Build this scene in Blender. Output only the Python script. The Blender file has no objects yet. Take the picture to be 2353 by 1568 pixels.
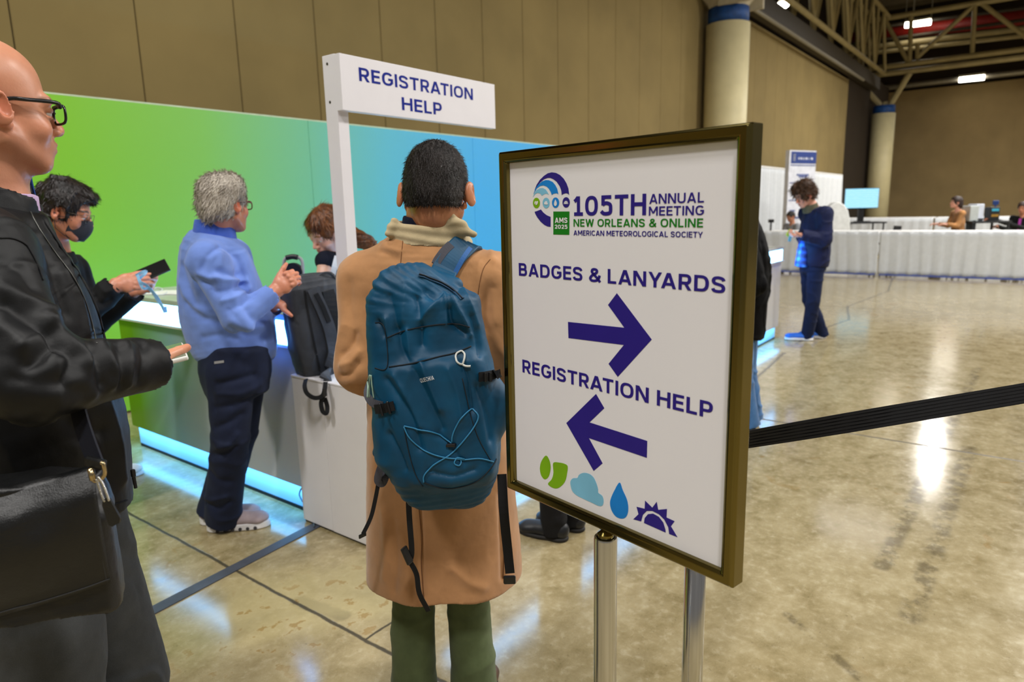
import bpy, bmesh, math, os
import numpy as np
from mathutils import Vector, Matrix
from mathutils.bvhtree import BVHTree
import openvdb

SC = bpy.context.scene
COL = SC.collection
V = lambda *a: np.array(a, dtype=float)

# ------------------------------------------------------------------ camera
FW, FH, FPX, CAMZ = 2353, 1568, 1569.0, 1.55
AZ, PITCH, ROLL = math.radians(37.5), math.radians(10.95), math.radians(1.33)
FWD = V(math.cos(AZ)*math.cos(PITCH), math.sin(AZ)*math.cos(PITCH), -math.sin(PITCH))
_r0 = V(math.sin(AZ), -math.cos(AZ), 0)
_u0 = np.cross(_r0, FWD)
RIGHT = _r0*math.cos(ROLL) - _u0*math.sin(ROLL)
UP = _r0*math.sin(ROLL) + _u0*math.cos(ROLL)
EYE = V(0, 0, CAMZ)
cam_data = bpy.data.cameras.new('camera')
cam = bpy.data.objects.new('camera', cam_data)
COL.objects.link(cam)
M = Matrix(((RIGHT[0], UP[0], -FWD[0], 0), (RIGHT[1], UP[1], -FWD[1], 0), (RIGHT[2], UP[2], -FWD[2], CAMZ), (0, 0, 0, 1)))
cam.matrix_world = M
cam_data.sensor_width = 36.0
cam_data.lens = 36.0*FPX/FW
cam_data.clip_start = 0.05
cam_data.clip_end = 200
cam_data.dof.use_dof = True
cam_data.dof.focus_distance = 1.55
cam_data.dof.aperture_fstop = 4.0
SC.camera = cam

def ray(px, py): return FWD + RIGHT*((px-FW/2)/FPX) - UP*((py-FH/2)/FPX)
def at(px, py, d): return EYE + ray(px, py)*d          # a point at depth d along the view axis
def onz(px, py, z): r = ray(px, py); return EYE + r*((z-CAMZ)/r[2])
def onx(px, py, x): r = ray(px, py); return EYE + r*(x/r[0])
def ony(px, py, y): r = ray(px, py); return EYE + r*(y/r[1])
def unit(v): v = np.asarray(v, float); return v/np.linalg.norm(v)

# ------------------------------------------------------------------ world, lights, exposure
SC.view_settings.view_transform = 'Standard'
SC.view_settings.look = 'None'
SC.view_settings.exposure = 0.14
SC.view_settings.gamma = 1.0
SC.view_settings.use_curve_mapping = False
SC.cycles.use_denoising = True
SC.cycles.max_bounces = 8
SC.cycles.diffuse_bounces = 4
SC.cycles.glossy_bounces = 4
SC.cycles.sample_clamp_indirect = 6.0
world = bpy.data.worlds.new('hall_ambient'); SC.world = world; world.use_nodes = True
world.node_tree.nodes['Background'].inputs[0].default_value = (1.0, 0.96, 0.92, 1)
world.node_tree.nodes['Background'].inputs[1].default_value = 0.16

def area(name, loc, sx, sy, power, color=(1, .97, .93), rot=(0, 0, 0)):
    l = bpy.data.lights.new(name, 'AREA'); l.shape = 'RECTANGLE'; l.size = sx; l.size_y = sy
    l.energy = power; l.color = color
    o = bpy.data.objects.new(name, l); o.location = loc; o.rotation_euler = rot; COL.objects.link(o)
    return o
# rows of high-bay strip lamps hung under the hall roof
LAMPS = [(-3.5, 3.0, 1.4, .5, 330), (-2.5, -2.5, 1.4, .5, 330), (3.0, -3.0, 1.4, .5, 240), (1.5, 3.6, 1.4, .5, 110), (9.5, -2.5, 1.4, .5, 520),
         (8.5, -9, 1.4, .5, 420), (18, -2.0, 1.4, .5, 760), (18, -9, 1.4, .5, 500), (28, -2.0, 1.4, .5, 850), (28, -11, 1.4, .5, 600), (39, -2.0, 1.4, .5, 700), (39, -10, 1.4, .5, 700),
         (29.6, 2.4, .5, .35, 120), (31.3, 2.6, .5, .35, 120), (33.4, 2.8, .5, .35, 120), (22.4, 3.7, .12, 2.2, 30)]
for x, y, sx, sy, p in LAMPS:
    area('high_bay_lamp', (x, y, 8.6), sx, sy, p*1.15)

# ------------------------------------------------------------------ materials
def lin(c):
    if isinstance(c, str): c = tuple(int(c[i:i+2], 16) for i in (0, 2, 4))
    out = []
    for v in c:
        v = v/255.0
        out.append(v/12.92 if v <= 0.04045 else ((v+0.055)/1.055)**2.4)
    return (*out, 1.0)

class NT:
    def __init__(s, name):
        s.m = bpy.data.materials.new(name); s.m.use_nodes = True
        s.t = s.m.node_tree; s.b = s.t.nodes['Principled BSDF']
    def n(s, typ, **kw):
        nd = s.t.nodes.new(typ)
        for k, v in kw.items(): setattr(nd, k, v)
        return nd
    def l(s, a, b): s.t.links.new(a, b)
    def val(s, sock, v):
        if hasattr(v, 'is_output') or isinstance(v, bpy.types.NodeSocket): s.l(v, sock)
        else: sock.default_value = v
    def math(s, op, a, b=0.0, c=None, clamp=False):
        nd = s.n('ShaderNodeMath', operation=op, use_clamp=clamp)
        s.val(nd.inputs[0], a); s.val(nd.inputs[1], b)
        if c is not None: s.val(nd.inputs[2], c)
        return nd.outputs[0]
    def mix(s, f, a, b, mode='MIX'):
        nd = s.n('ShaderNodeMix', data_type='RGBA', blend_type=mode)
        s.val(nd.inputs[0], f); s.val(nd.inputs[6], a); s.val(nd.inputs[7], b)
        return nd.outputs[2]
    def coord(s, which='Object'):
        return s.n('ShaderNodeTexCoord').outputs[which]
    def noise(s, vec, scale, detail=3, rough=.55, dist=0.0, mapscale=None):
        if mapscale is not None:
            mp = s.n('ShaderNodeMapping'); mp.inputs['Scale'].default_value = mapscale; s.l(vec, mp.inputs[0]); vec = mp.outputs[0]
        nd = s.n('ShaderNodeTexNoise'); s.l(vec, nd.inputs['Vector'])
        nd.inputs['Scale'].default_value = scale; nd.inputs['Detail'].default_value = detail
        nd.inputs['Roughness'].default_value = rough; nd.inputs['Distortion'].default_value = dist
        return nd.outputs['Fac']
    def ramp(s, fac, stops):
        nd = s.n('ShaderNodeValToRGB'); s.l(fac, nd.inputs[0])
        e = nd.color_ramp.elements
        while len(e) < len(stops): e.new(0.5)
        for el, (p, c) in zip(e, stops): el.position = p; el.color = c
        return nd.outputs[0]
    def smooth(s, v, lo, hi, a=0.0, b=1.0):
        nd = s.n('ShaderNodeMapRange', interpolation_type='SMOOTHSTEP')
        s.val(nd.inputs[0], v); nd.inputs[1].default_value = lo; nd.inputs[2].default_value = hi
        nd.inputs[3].default_value = a; nd.inputs[4].default_value = b
        return nd.outputs[0]
    def bump(s, h, strength=.3, dist=.01):
        nd = s.n('ShaderNodeBump'); s.l(h, nd.inputs['Height'])
        nd.inputs['Strength'].default_value = strength; nd.inputs['Distance'].default_value = dist
        s.l(nd.outputs[0], s.b.inputs['Normal']); return nd

MATS = {}
def mat(name, color, rough=.6, metal=0.0, var=0.06, vscale=8, bump=0.0, bscale=200, spec=.5, sheen=0.0, coat=0.0, mapscale=None, emit=None, estr=0.0):
    if name in MATS: return MATS[name]
    t = NT(name); c = lin(color); tc = t.coord()
    f = t.noise(tc, vscale, 3, mapscale=mapscale)
    d = tuple(max(0, v*(1-var*2)) for v in c[:3])+(1,); u = tuple(min(1, v*(1+var*2)) for v in c[:3])+(1,)
    t.l(t.ramp(f, [(.25, d), (.75, u)]), t.b.inputs['Base Color'])
    t.b.inputs['Roughness'].default_value = rough; t.b.inputs['Metallic'].default_value = metal
    t.b.inputs['Specular IOR Level'].default_value = spec
    if sheen: t.b.inputs['Sheen Weight'].default_value = sheen; t.b.inputs['Sheen Roughness'].default_value = .5
    if coat: t.b.inputs['Coat Weight'].default_value = coat; t.b.inputs['Coat Roughness'].default_value = .08
    if bump: t.bump(t.noise(tc, bscale, 2, mapscale=mapscale), bump, .004)
    if emit is not None:
        t.b.inputs['Emission Color'].default_value = lin(emit); t.b.inputs['Emission Strength'].default_value = estr
    MATS[name] = t.m
    return t.m

def cloth(name, color, rough=.85, weave=900, bump=.25, var=.08, vscale=14, sheen=.15, fleck=0.0, spec=.25):
    if name in MATS: return MATS[name]
    t = NT(name); c = lin(color); tc = t.coord()
    big = t.noise(tc, vscale, 4); fine = t.noise(tc, weave, 2, .7)
    d = tuple(v*(1-var*2) for v in c[:3])+(1,); u = tuple(min(1, v*(1+var*2)) for v in c[:3])+(1,)
    base = t.ramp(big, [(.3, d), (.7, u)])
    if fleck:
        fl = t.smooth(fine, .45, .72); base = t.mix(t.math('MULTIPLY', fl, fleck), base, tuple(min(1, v*2.6+.02) for v in c[:3])+(1,))
    t.l(base, t.b.inputs['Base Color'])
    t.b.inputs['Roughness'].default_value = rough; t.b.inputs['Specular IOR Level'].default_value = spec
    t.b.inputs['Sheen Weight'].default_value = sheen*min(1, sum(c[:3])*2.0)
    med = t.noise(tc, 60, 3)
    h = t.math('ADD', t.math('MULTIPLY', fine, .25), t.math('MULTIPLY', med, .5))
    t.bump(h, bump, .004)
    MATS[name] = t.m
    return t.m

def skin_mat(name='skin'):
    if name in MATS: return MATS[name]
    t = NT(name); a = t.n('ShaderNodeAttribute', attribute_name='Col')
    tc = t.coord(); f = t.noise(tc, 45, 4, .6)
    f2 = t.noise(tc, 260, 2, .6)
    col = t.mix(.35, a.outputs['Color'], t.mix(1.0, a.outputs['Color'], t.ramp(f, [(.3, (.86, .74, .70, 1)), (.7, (1.08, 1.06, 1.04, 1))]), 'MULTIPLY'))
    t.l(col, t.b.inputs['Base Color']); t.b.inputs['Roughness'].default_value = .36
    t.b.inputs['Specular IOR Level'].default_value = .45
    t.b.inputs['Subsurface Weight'].default_value = .12; t.b.inputs['Subsurface Radius'].default_value = (.012, .005, .003)
    t.b.inputs['Subsurface Scale'].default_value = .6
    t.bump(t.math('ADD', f2, t.math('MULTIPLY', f, .6)), .12, .002)
    MATS[name] = t.m
    return t.m

def hair_mat(name, color, hi, rough=.45, scale=(220, 220, 40), strength=.8):
    if name in MATS: return MATS[name]
    t = NT(name); tc = t.coord()
    f = t.noise(tc, 1.0, 3, .6, 1.2, mapscale=scale)
    g = t.noise(tc, 18, 3)
    t.l(t.ramp(t.math('MULTIPLY', t.math('ADD', f, t.math('MULTIPLY', g, .5)), .66), [(.38, lin(color)), (.66, lin(hi))]), t.b.inputs['Base Color'])
    t.b.inputs['Roughness'].default_value = rough; t.b.inputs['Specular IOR Level'].default_value = .4
    t.bump(f, strength, .004)
    MATS[name] = t.m
    return t.m

# ------------------------------------------------------------------ object helpers
def empty(name, loc=(0, 0, 0)):
    o = bpy.data.objects.new(name, None); o.empty_display_size = .1; o.location = loc; COL.objects.link(o); return o
def tag(o, label=None, cat=None, group=None, kind=None):
    if label: o['label'] = label
    if cat: o['category'] = cat
    if group: o['group'] = group
    if kind: o['kind'] = kind
    return o
def thing(name, label, cat, loc=(0, 0, 0), group=None):
    return tag(empty(name, tuple(loc)), label, cat, group)
def link(name, me, m=None, parent=None, smooth=False, label=None):
    o = bpy.data.objects.new(name, me); COL.objects.link(o)
    if m is not None:
        if isinstance(m, (list, tuple)):
            for x in m: me.materials.append(x)
        else: me.materials.append(m)
    if smooth:
        me.polygons.foreach_set('use_smooth', np.ones(len(me.polygons), dtype=bool))
    if parent is not None:
        o.parent = parent
        pm = Matrix.Identity(4); q = parent
        while q is not None:
            pm = Matrix.Translation(q.location) @ pm; q = q.parent
        # parents carry only translation; child geometry is given in world space
        me.transform(pm.inverted())
    if label: o['label'] = label
    return o
def obj_bm(name, bm, m, parent=None, smooth=False, label=None):
    me = bpy.data.meshes.new(name); bmesh.ops.recalc_face_normals(bm, faces=bm.faces[:]); bm.to_mesh(me); bm.free()
    return link(name, me, m, parent, smooth, label)
def pydata(name, vs, fs, m, parent=None, smooth=False, label=None):
    me = bpy.data.meshes.new(name); me.from_pydata([tuple(map(float, v)) for v in vs], [], fs); me.update()
    return link(name, me, m, parent, smooth, label)

def frame_from(x=None, z=None, y=None):
    """3x3 matrix with columns = axes; give two."""
    if x is not None and z is not None:
        z = unit(z); x = unit(np.asarray(x)-z*np.dot(x, z)); y = np.cross(z, x)
    elif y is not None and z is not None:
        z = unit(z); y = unit(np.asarray(y)-z*np.dot(y, z)); x = np.cross(y, z)
    return np.array([x, y, z]).T
def add_box(bm, c, size, R=None, bev=0.0, seg=2):
    r = bmesh.ops.create_cube(bm, size=1.0)
    vs = r['verts']
    for v in vs: v.co = Vector((v.co.x*size[0], v.co.y*size[1], v.co.z*size[2]))
    if bev:
        es = list({e for v in vs for e in v.link_edges})
        rr = bmesh.ops.bevel(bm, geom=es, offset=bev, segments=seg, affect='EDGES', profile=.5)
        vs = list({v for f in rr['faces'] for v in f.verts} | {v for v in vs if v.is_valid})
        # bevel keeps all verts of this island: gather by flood
        seen = set(vs); st = list(vs)
        while st:
            q = st.pop()
            for e in q.link_edges:
                w = e.other_vert(q)
                if w not in seen: seen.add(w); st.append(w)
        vs = list(seen)
    R = np.eye(3) if R is None else R
    for v in vs:
        p = R @ np.array(v.co) + np.asarray(c); v.co = Vector(p)
    return vs
def box(name, lo, hi, m, parent=None, bev=0.0, label=None):
    bm = bmesh.new(); lo = np.asarray(lo, float); hi = np.asarray(hi, float)
    add_box(bm, (lo+hi)/2, hi-lo, None, bev); return obj_bm(name, bm, m, parent, label=label)
def add_cyl(bm, a, b, r, r2=None, n=20, cap=True):
    a = np.asarray(a, float); b = np.asarray(b, float); r2 = r if r2 is None else r2
    d = unit(b-a); s = np.cross(d, V(0, 0, 1) if abs(d[2]) < .9 else V(1, 0, 0)); s = unit(s); t = np.cross(d, s)
    A = [bm.verts.new(a + r*(math.cos(2*math.pi*i/n)*s + math.sin(2*math.pi*i/n)*t)) for i in range(n)]
    B = [bm.verts.new(b + r2*(math.cos(2*math.pi*i/n)*s + math.sin(2*math.pi*i/n)*t)) for i in range(n)]
    for i in range(n):
        j = (i+1) % n; bm.faces.new((A[i], A[j], B[j], B[i]))
    if cap: bm.faces.new(A[::-1]); bm.faces.new(B)
def lathe(bm, prof, c=(0, 0, 0), axis=(0, 0, 1), n=32):
    z = unit(axis); s = unit(np.cross(z, V(0, 0, 1) if abs(z[2]) < .9 else V(1, 0, 0))); t = np.cross(z, s); c = np.asarray(c, float)
    rings = []
    for r, h in prof:
        rings.append([bm.verts.new(c + z*h + r*(math.cos(2*math.pi*i/n)*s+math.sin(2*math.pi*i/n)*t)) for i in range(n)])
    for A, B in zip(rings, rings[1:]):
        for i in range(n):
            j = (i+1) % n; bm.faces.new((A[i], A[j], B[j], B[i]))
    bm.faces.new(rings[0][::-1]); bm.faces.new(rings[-1])
def smooth_path(pts, n=8, closed=False):
    """Catmull-Rom through the points."""
    P = [np.asarray(p, float) for p in pts]
    if len(P) < 3: return P
    out = []; m = len(P)
    rng = range(m if closed else m-1)
    for i in rng:
        if closed: p0, p1, p2, p3 = P[(i-1) % m], P[i], P[(i+1) % m], P[(i+2) % m]
        else: p0, p1, p2, p3 = P[max(i-1, 0)], P[i], P[i+1], P[min(i+2, m-1)]
        for k in range(n):
            t = k/n
            out.append(.5*((2*p1)+(-p0+p2)*t+(2*p0-5*p1+4*p2-p3)*t*t+(-p0+3*p1-3*p2+p3)*t**3))
    if not closed: out.append(P[-1])
    return out
def add_tube(bm, pts, r, n=8, closed=False):
    P = [np.asarray(p, float) for p in pts]; m = len(P)
    rs = r if hasattr(r, '__len__') else [r]*m
    T = [unit(P[(i+1) % m]-P[i-1]) if closed else unit(P[min(i+1, m-1)]-P[max(i-1, 0)]) for i in range(m)]
    s = np.cross(T[0], V(0, 0, 1) if abs(T[0][2]) < .9 else V(1, 0, 0)); s = unit(s); rings = []
    for i in range(m):
        s = unit(s-T[i]*np.dot(s, T[i])); t = np.cross(T[i], s)
        rings.append([bm.verts.new(P[i]+rs[i]*(math.cos(2*math.pi*k/n)*s+math.sin(2*math.pi*k/n)*t)) for k in range(n)])
    R2 = rings + ([rings[0]] if closed else [])
    for A, B in zip(R2, R2[1:]):
        for i in range(n):
            j = (i+1) % n; bm.faces.new((A[i], A[j], B[j], B[i]))
    if not closed: bm.faces.new(rings[0][::-1]); bm.faces.new(rings[-1])
def add_ribbon(bm, pts, nrm, w, th=.003):
    """flat strap along pts; nrm = list of outward normals (or one); width w, thickness th"""
    P = [np.asarray(p, float) for p in pts]; m = len(P)
    ws = w if hasattr(w, '__len__') else [w]*m
    N = [np.asarray(nrm[i] if isinstance(nrm, list) else nrm, float) for i in range(m)]
    rings = []
    for i in range(m):
        T = unit(P[min(i+1, m-1)]-P[max(i-1, 0)]); n_ = unit(N[i]-T*np.dot(N[i], T)); s = np.cross(T, n_)
        rings.append([bm.verts.new(P[i]+s*(ws[i]/2*a)+n_*(th/2*b)) for a, b in ((-1, -1), (1, -1), (1, 1), (-1, 1))])
    for A, B in zip(rings, rings[1:]):
        for i in range(4):
            j = (i+1) % 4; bm.faces.new((A[i], A[j], B[j], B[i]))
    bm.faces.new(rings[0][::-1]); bm.faces.new(rings[-1])
def add_prism(bm, outline, depth_vec, map2=None):
    """outline: list of 3d points (planar), extruded by depth_vec"""
    A = [bm.verts.new(np.asarray(p, float)) for p in outline]
    B = [bm.verts.new(np.asarray(p, float)+np.asarray(depth_vec, float)) for p in outline]
    n = len(A)
    for i in range(n):
        j = (i+1) % n; bm.faces.new((A[i], A[j], B[j], B[i]))
    from mathutils.geometry import tessellate_polygon
    for t in tessellate_polygon([[Vector(p) for p in outline]]):
        try: bm.faces.new([A[i] for i in t][::-1]); bm.faces.new([B[i] for i in t])
        except ValueError: pass

# lettering: a squared grotesk drawn as strokes; ink box stretched to width x height in the plane of the sign
def _se(cx, cy, rx, ry, a0, a1, n=22, p=2.5):
    out = []
    for k in range(n+1):
        a = math.radians(a0+(a1-a0)*k/n); c, s_ = math.cos(a), math.sin(a)
        out.append((cx+rx*math.copysign(abs(c)**(2/p), c), cy+ry*math.copysign(abs(s_)**(2/p), s_)))
    return out
def glyph(ch, t):
    h = t/2; T = 1-h; v = lambda x, y0=0, y1=1: ('d', x, y0, x, y1, t); b = lambda x0, x1, y: ('h', x0, x1, y); D = lambda x0, y0, x1, y1, k=1.06: ('d', x0, y0, x1, y1, t*k)
    G = {
     'A': (.84, [D(h*1.05, 0, .42-t*.06, 1), D(.84-h*1.05, 0, .42+t*.06, 1), b(.2, .64, .28)]),
     'B': (.70, [v(h), b(h, .42, T), b(h, .42, .52), b(h, .42, h), ('c', _se(.40, (T+.52)/2, .26-h+.0, (T-.52)/2, 90, -90)), ('c', _se(.40, (h+.52)/2, .30-h, (.52-h)/2, 90, -90))]),
     'C': (.74, [('c', _se(.40, .5, .40-h, .5-h, 38, 322, 34))]),
     'D': (.76, [v(h), b(h, .36, T), b(h, .36, h), ('c', _se(.34, .5, .42-h, .5-h, 90, -90))]),
     'E': (.60, [v(h), b(h, .60, T), b(h, .56, .515), b(h, .60, h)]), 'F': (.58, [v(h), b(h, .58, T), b(h, .54, .5)]),
     'G': (.78, [('c', _se(.40, .5, .40-h, .5-h, 38, 325, 34)), b(.44, .78, .47), v(.78-h, .20, .47)]),
     'H': (.76, [v(h), v(.76-h), b(h, .76-h, .52)]), 'I': (t, [v(h)]), 'L': (.56, [v(h), b(h, .56, h)]),
     'M': (.92, [v(h), v(.92-h), D(h*1.2, 1, .46, .25), D(.92-h*1.2, 1, .46, .25)]), 'N': (.78, [v(h), v(.78-h), D(h*1.3, 1, .78-h*1.3, 0, 1.15)]),
     'O': (.82, [('c', _se(.41, .5, .41-h, .5-h, 0, 360, 44))]), 'P': (.66, [v(h), b(h, .38, T), b(h, .38, .42), ('c', _se(.36, (T+.42)/2, .30-h, (T-.42)/2, 90, -90))]),
     'Q': (.82, [('c', _se(.41, .5, .41-h, .5-h, 0, 360, 44)), D(.50, .30, .78, -.04)]),
     'R': (.70, [v(h), b(h, .40, T), b(h, .40, .44), ('c', _se(.38, (T+.44)/2, .30-h, (T-.44)/2, 90, -90)), D(.36, .44, .70-h*1.1, 0, 1.12)]),
     'S': (.68, [('s', [(.60, .73), (.53, .85), (.34, T), (.15, .87), (h, .73), (.15, .58), (.34, .515), (.53, .44), (.68-h, .28), (.53, .13), (.34, h), (.14, .13), (.07, .26)])]),
     'T': (.70, [v(.35), b(0, .70, T)]), 'U': (.76, [v(h, .36), v(.76-h, .36), ('c', _se(.38, .38, .38-h, .38-h, 180, 360))]), 'W': (1.1, [D(h, 1, .30, 0), D(.30, 0, .55, 1), D(.55, 1, .80, 0), D(.80, 0, 1.1-h, 1)]),
     'Y': (.78, [v(.39, 0, .42), D(h*1.05, 1, .39, .40), D(.78-h*1.05, 1, .39, .40)]),
     '&': (.80, [('s', [(.76, .03), (.52, .34), (.26, .62), (.20, .76), (.25, .88), (.38, T), (.51, .87), (.54, .75), (.46, .63), (.24, .49), (h, .29), (.15, .13), (.34, h), (.54, .15), (.68, .34), (.72, .50)])]),
     '0': (.72, [('c', _se(.36, .5, .36-h, .5-h, 0, 360, 44))]), '1': (.56, [v(.30), ('s', [(.06, .74), (.16, .82), (.27, .96)]), b(.04, .56, h)]),
     '2': (.64, [('s', [(.08, .72), (.15, .86), (.32, T), (.49, .86), (.64-h, .70), (.48, .50), (.28, .30), (.12, h)]), b(h*.6, .64, h)]),
     '5': (.66, [b(.12, .60, T), v(.12+h*.4, .50, 1), ('s', [(.13, .53), (.25, .60), (.38, .61), (.54, .53), (.66-h, .34), (.54, .15), (.36, h), (.18, .11), (.06, .22)])]),
    }
    return G[ch]
KERN = {'YA': .17, 'AY': .17, 'TA': .12, 'AT': .12, 'RA': .05, 'LA': .0, 'RT': .04, 'AN': .03, 'TY': .08, 'ET': .03}
def text_part(name, s, origin, ex, ey, width, height, m, parent, t=.18, gap=.13):
    ex = np.asarray(ex, float); ey = np.asarray(ey, float); q = []; zz = []; x = 0.0; prev = ''
    for ch in s:
        if ch == ' ': x += .34; prev = ''; continue
        w, st = glyph(ch, t); x -= KERN.get(prev+ch, 0); prev = ch; z0 = len(q)
        for si, k in enumerate(st):
            if k[0] == 'd': _, x0, y0, x1, y1, tt = k; q.append([(x+x0-tt/2, y0), (x+x0+tt/2, y0), (x+x1+tt/2, y1), (x+x1-tt/2, y1)])
            elif k[0] == 'h': _, x0, x1, y = k; q.append([(x+x0, y-t/2), (x+x1, y-t/2), (x+x1, y+t/2), (x+x0, y+t/2)])
            else:
                P = [V(a, b_, 0) for a, b_ in k[1]]; P = smooth_path(P, 5) if k[0] == 's' else P; closed = np.linalg.norm(P[0]-P[-1]) < 1e-6; L = []
                for i in range(len(P)):
                    d = P[1]-P[-2] if closed and i in (0, len(P)-1) else P[min(i+1, len(P)-1)]-P[max(i-1, 0)]; d = d/np.linalg.norm(d); n_ = V(-d[1], d[0], 0)*t/2; L.append((P[i]+n_, P[i]-n_))
                for a, b_ in zip(L, L[1:]): q.append([(x+p[0], p[1]) for p in (a[0], b_[0], b_[1], a[1])])
            zz += [si*4e-5]*(len(q)-len(zz))
        x += w+gap
    A = np.array(q); hi = A.reshape(-1, 2).max(0); lo = A.reshape(-1, 2).min(0); sx = width/(hi[0]-lo[0]); sy = height
    vs = np.asarray(origin)+((A[..., 0:1]-lo[0])*sx)*ex+A[..., 1:2]*sy*ey+np.array(zz)[:, None, None]*np.cross(ex, ey)
    return pydata(name, vs.reshape(-1, 3), [(4*i, 4*i+1, 4*i+2, 4*i+3) for i in range(len(A))], m, parent)
# ------------------------------------------------------------------ implicit-surface modelling
def _hash(i, j, k, seed):
    h = (i*374761393 + j*668265263 + k*2147483647 + seed*1274126177) & 0xffffffff
    h = ((h ^ (h >> 13))*1274126177) & 0xffffffff
    return ((h ^ (h >> 16)) & 0xffff)/32767.5-1.0
def noise3(P, seed=0):
    """value noise, P (n,3) -> (n,) in about [-1,1]"""
    P = np.asarray(P); f = np.floor(P); t = P-f; i = f.astype(np.int64); t = t*t*t*(t*(6*t-15)+10)
    r = 0
    for a in (0, 1):
        wa = t[:, 0] if a else 1-t[:, 0]
        for b in (0, 1):
            wb = t[:, 1] if b else 1-t[:, 1]
            for c in (0, 1):
                wc = t[:, 2] if c else 1-t[:, 2]
                r = r + wa*wb*wc*_hash(i[:, 0]+a, i[:, 1]+b, i[:, 2]+c, seed)
    return r
def fbm(P, seed=0, o=3):
    r = 0; a = 1.0
    for k in range(o): r = r + a*noise3(P*(2**k), seed+k*17); a *= .5
    return r/1.75
def ridge(P, seed=0):
    """soft fold profile in [-1,1], crest lines where the noise is near zero"""
    n = noise3(P, seed); return 1-np.minimum(1, np.abs(n)*3.2)*1.6

def cone(a, b, ra, rb=None):
    a = np.asarray(a, float); b = np.asarray(b, float); rb = ra if rb is None else rb; R = max(ra, rb)
    ba = b-a; L2 = max(ba@ba, 1e-12)
    def f(X, Y, Z):
        x, y, z = X-a[0], Y-a[1], Z-a[2]
        t = np.clip((x*ba[0]+y*ba[1]+z*ba[2])/L2, 0, 1)
        return np.sqrt((x-t*ba[0])**2+(y-t*ba[1])**2+(z-t*ba[2])**2)-(ra+(rb-ra)*t)
    return np.minimum(a, b)-R, np.maximum(a, b)+R, f
def chain(pts, rs):
    return fused([cone(p, q, r, s) for p, q, r, s in zip(pts, pts[1:], rs, rs[1:])])
def ell(c, r, R=None):
    c = np.asarray(c, float); r = np.asarray(r, float); R = np.eye(3) if R is None else np.asarray(R)
    ext = np.sqrt(((R*r)**2).sum(1))
    def f(X, Y, Z):
        x, y, z = X-c[0], Y-c[1], Z-c[2]
        q = [R[0, i]*x+R[1, i]*y+R[2, i]*z for i in range(3)]
        k0 = np.sqrt((q[0]/r[0])**2+(q[1]/r[1])**2+(q[2]/r[2])**2)
        k1 = np.sqrt((q[0]/r[0]**2)**2+(q[1]/r[1]**2)**2+(q[2]/r[2]**2)**2)+1e-9
        return k0*(k0-1)/k1
    return c-ext, c+ext, f
def etube(a, b, side, ra, rb, pw=2.0, flat=False, cap=1.0):
    """tube with (super)elliptic sections: side = direction of the first radius; ra, rb = (rx, ry) at the ends"""
    a = np.asarray(a, float); b = np.asarray(b, float); ba = b-a; L = np.linalg.norm(ba); n = ba/L
    u = np.asarray(side, float); u = unit(u-n*(u@n)); v = np.cross(n, u); R = max(*ra, *rb)*1.25
    def f(X, Y, Z):
        x, y, z = X-a[0], Y-a[1], Z-a[2]
        t = x*n[0]+y*n[1]+z*n[2]; tc = np.clip(t/L, 0, 1)
        rx = ra[0]+(rb[0]-ra[0])*tc; ry = ra[1]+(rb[1]-ra[1])*tc; m = np.minimum(rx, ry)
        du = np.abs(x*u[0]+y*u[1]+z*u[2])/rx; dv = np.abs(x*v[0]+y*v[1]+z*v[2])/ry
        if flat:
            q = (du**pw+dv**pw)**(1/pw); return np.maximum((q-1)*m, np.abs(t-L/2)-L/2)
        w = np.abs(t-tc*L)/(m*cap)
        q = (du**pw+dv**pw+w**pw)**(1/pw)
        return (q-1)*m
    return np.minimum(a, b)-R, np.maximum(a, b)+R, f
def fused(ps):
    """several primitives as one (plain minimum, so neighbours do not swell where they meet)"""
    def f(X, Y, Z):
        d = ps[0][2](X, Y, Z)
        for p in ps[1:]: d = np.minimum(d, p[2](X, Y, Z))
        return d
    return np.min([p[0] for p in ps], axis=0), np.max([p[1] for p in ps], axis=0), f
def loft(st, side, pw=2.0, flat=False, cap=.3):
    A = smooth_path([np.concatenate([p[0], p[1]]) for p in st], 3)
    A = [(a[:3], (max(a[3], .004), max(a[4], .004))) for a in A]; n = len(A)-2
    return fused([etube(p[0], q[0], side, p[1], q[1], pw, flat, cap) for p, q in zip(A, A[1:])])
def rbox(c, half, R=None, r=.01):
    c = np.asarray(c, float); h = np.asarray(half, float); R = np.eye(3) if R is None else np.asarray(R)
    ext = np.abs(R) @ h
    def f(X, Y, Z):
        x, y, z = X-c[0], Y-c[1], Z-c[2]
        q = [np.abs(R[0, i]*x+R[1, i]*y+R[2, i]*z)-(h[i]-r) for i in range(3)]
        return np.sqrt(sum(np.maximum(e, 0)**2 for e in q))+np.minimum(np.maximum(np.maximum(q[0], q[1]), q[2]), 0)-r
    return c-ext, c+ext, f
def halfspace(p, n):
    p = np.asarray(p, float); n = unit(n)
    return None, None, (lambda X, Y, Z: (X-p[0])*n[0]+(Y-p[1])*n[1]+(Z-p[2])*n[2])

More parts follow.
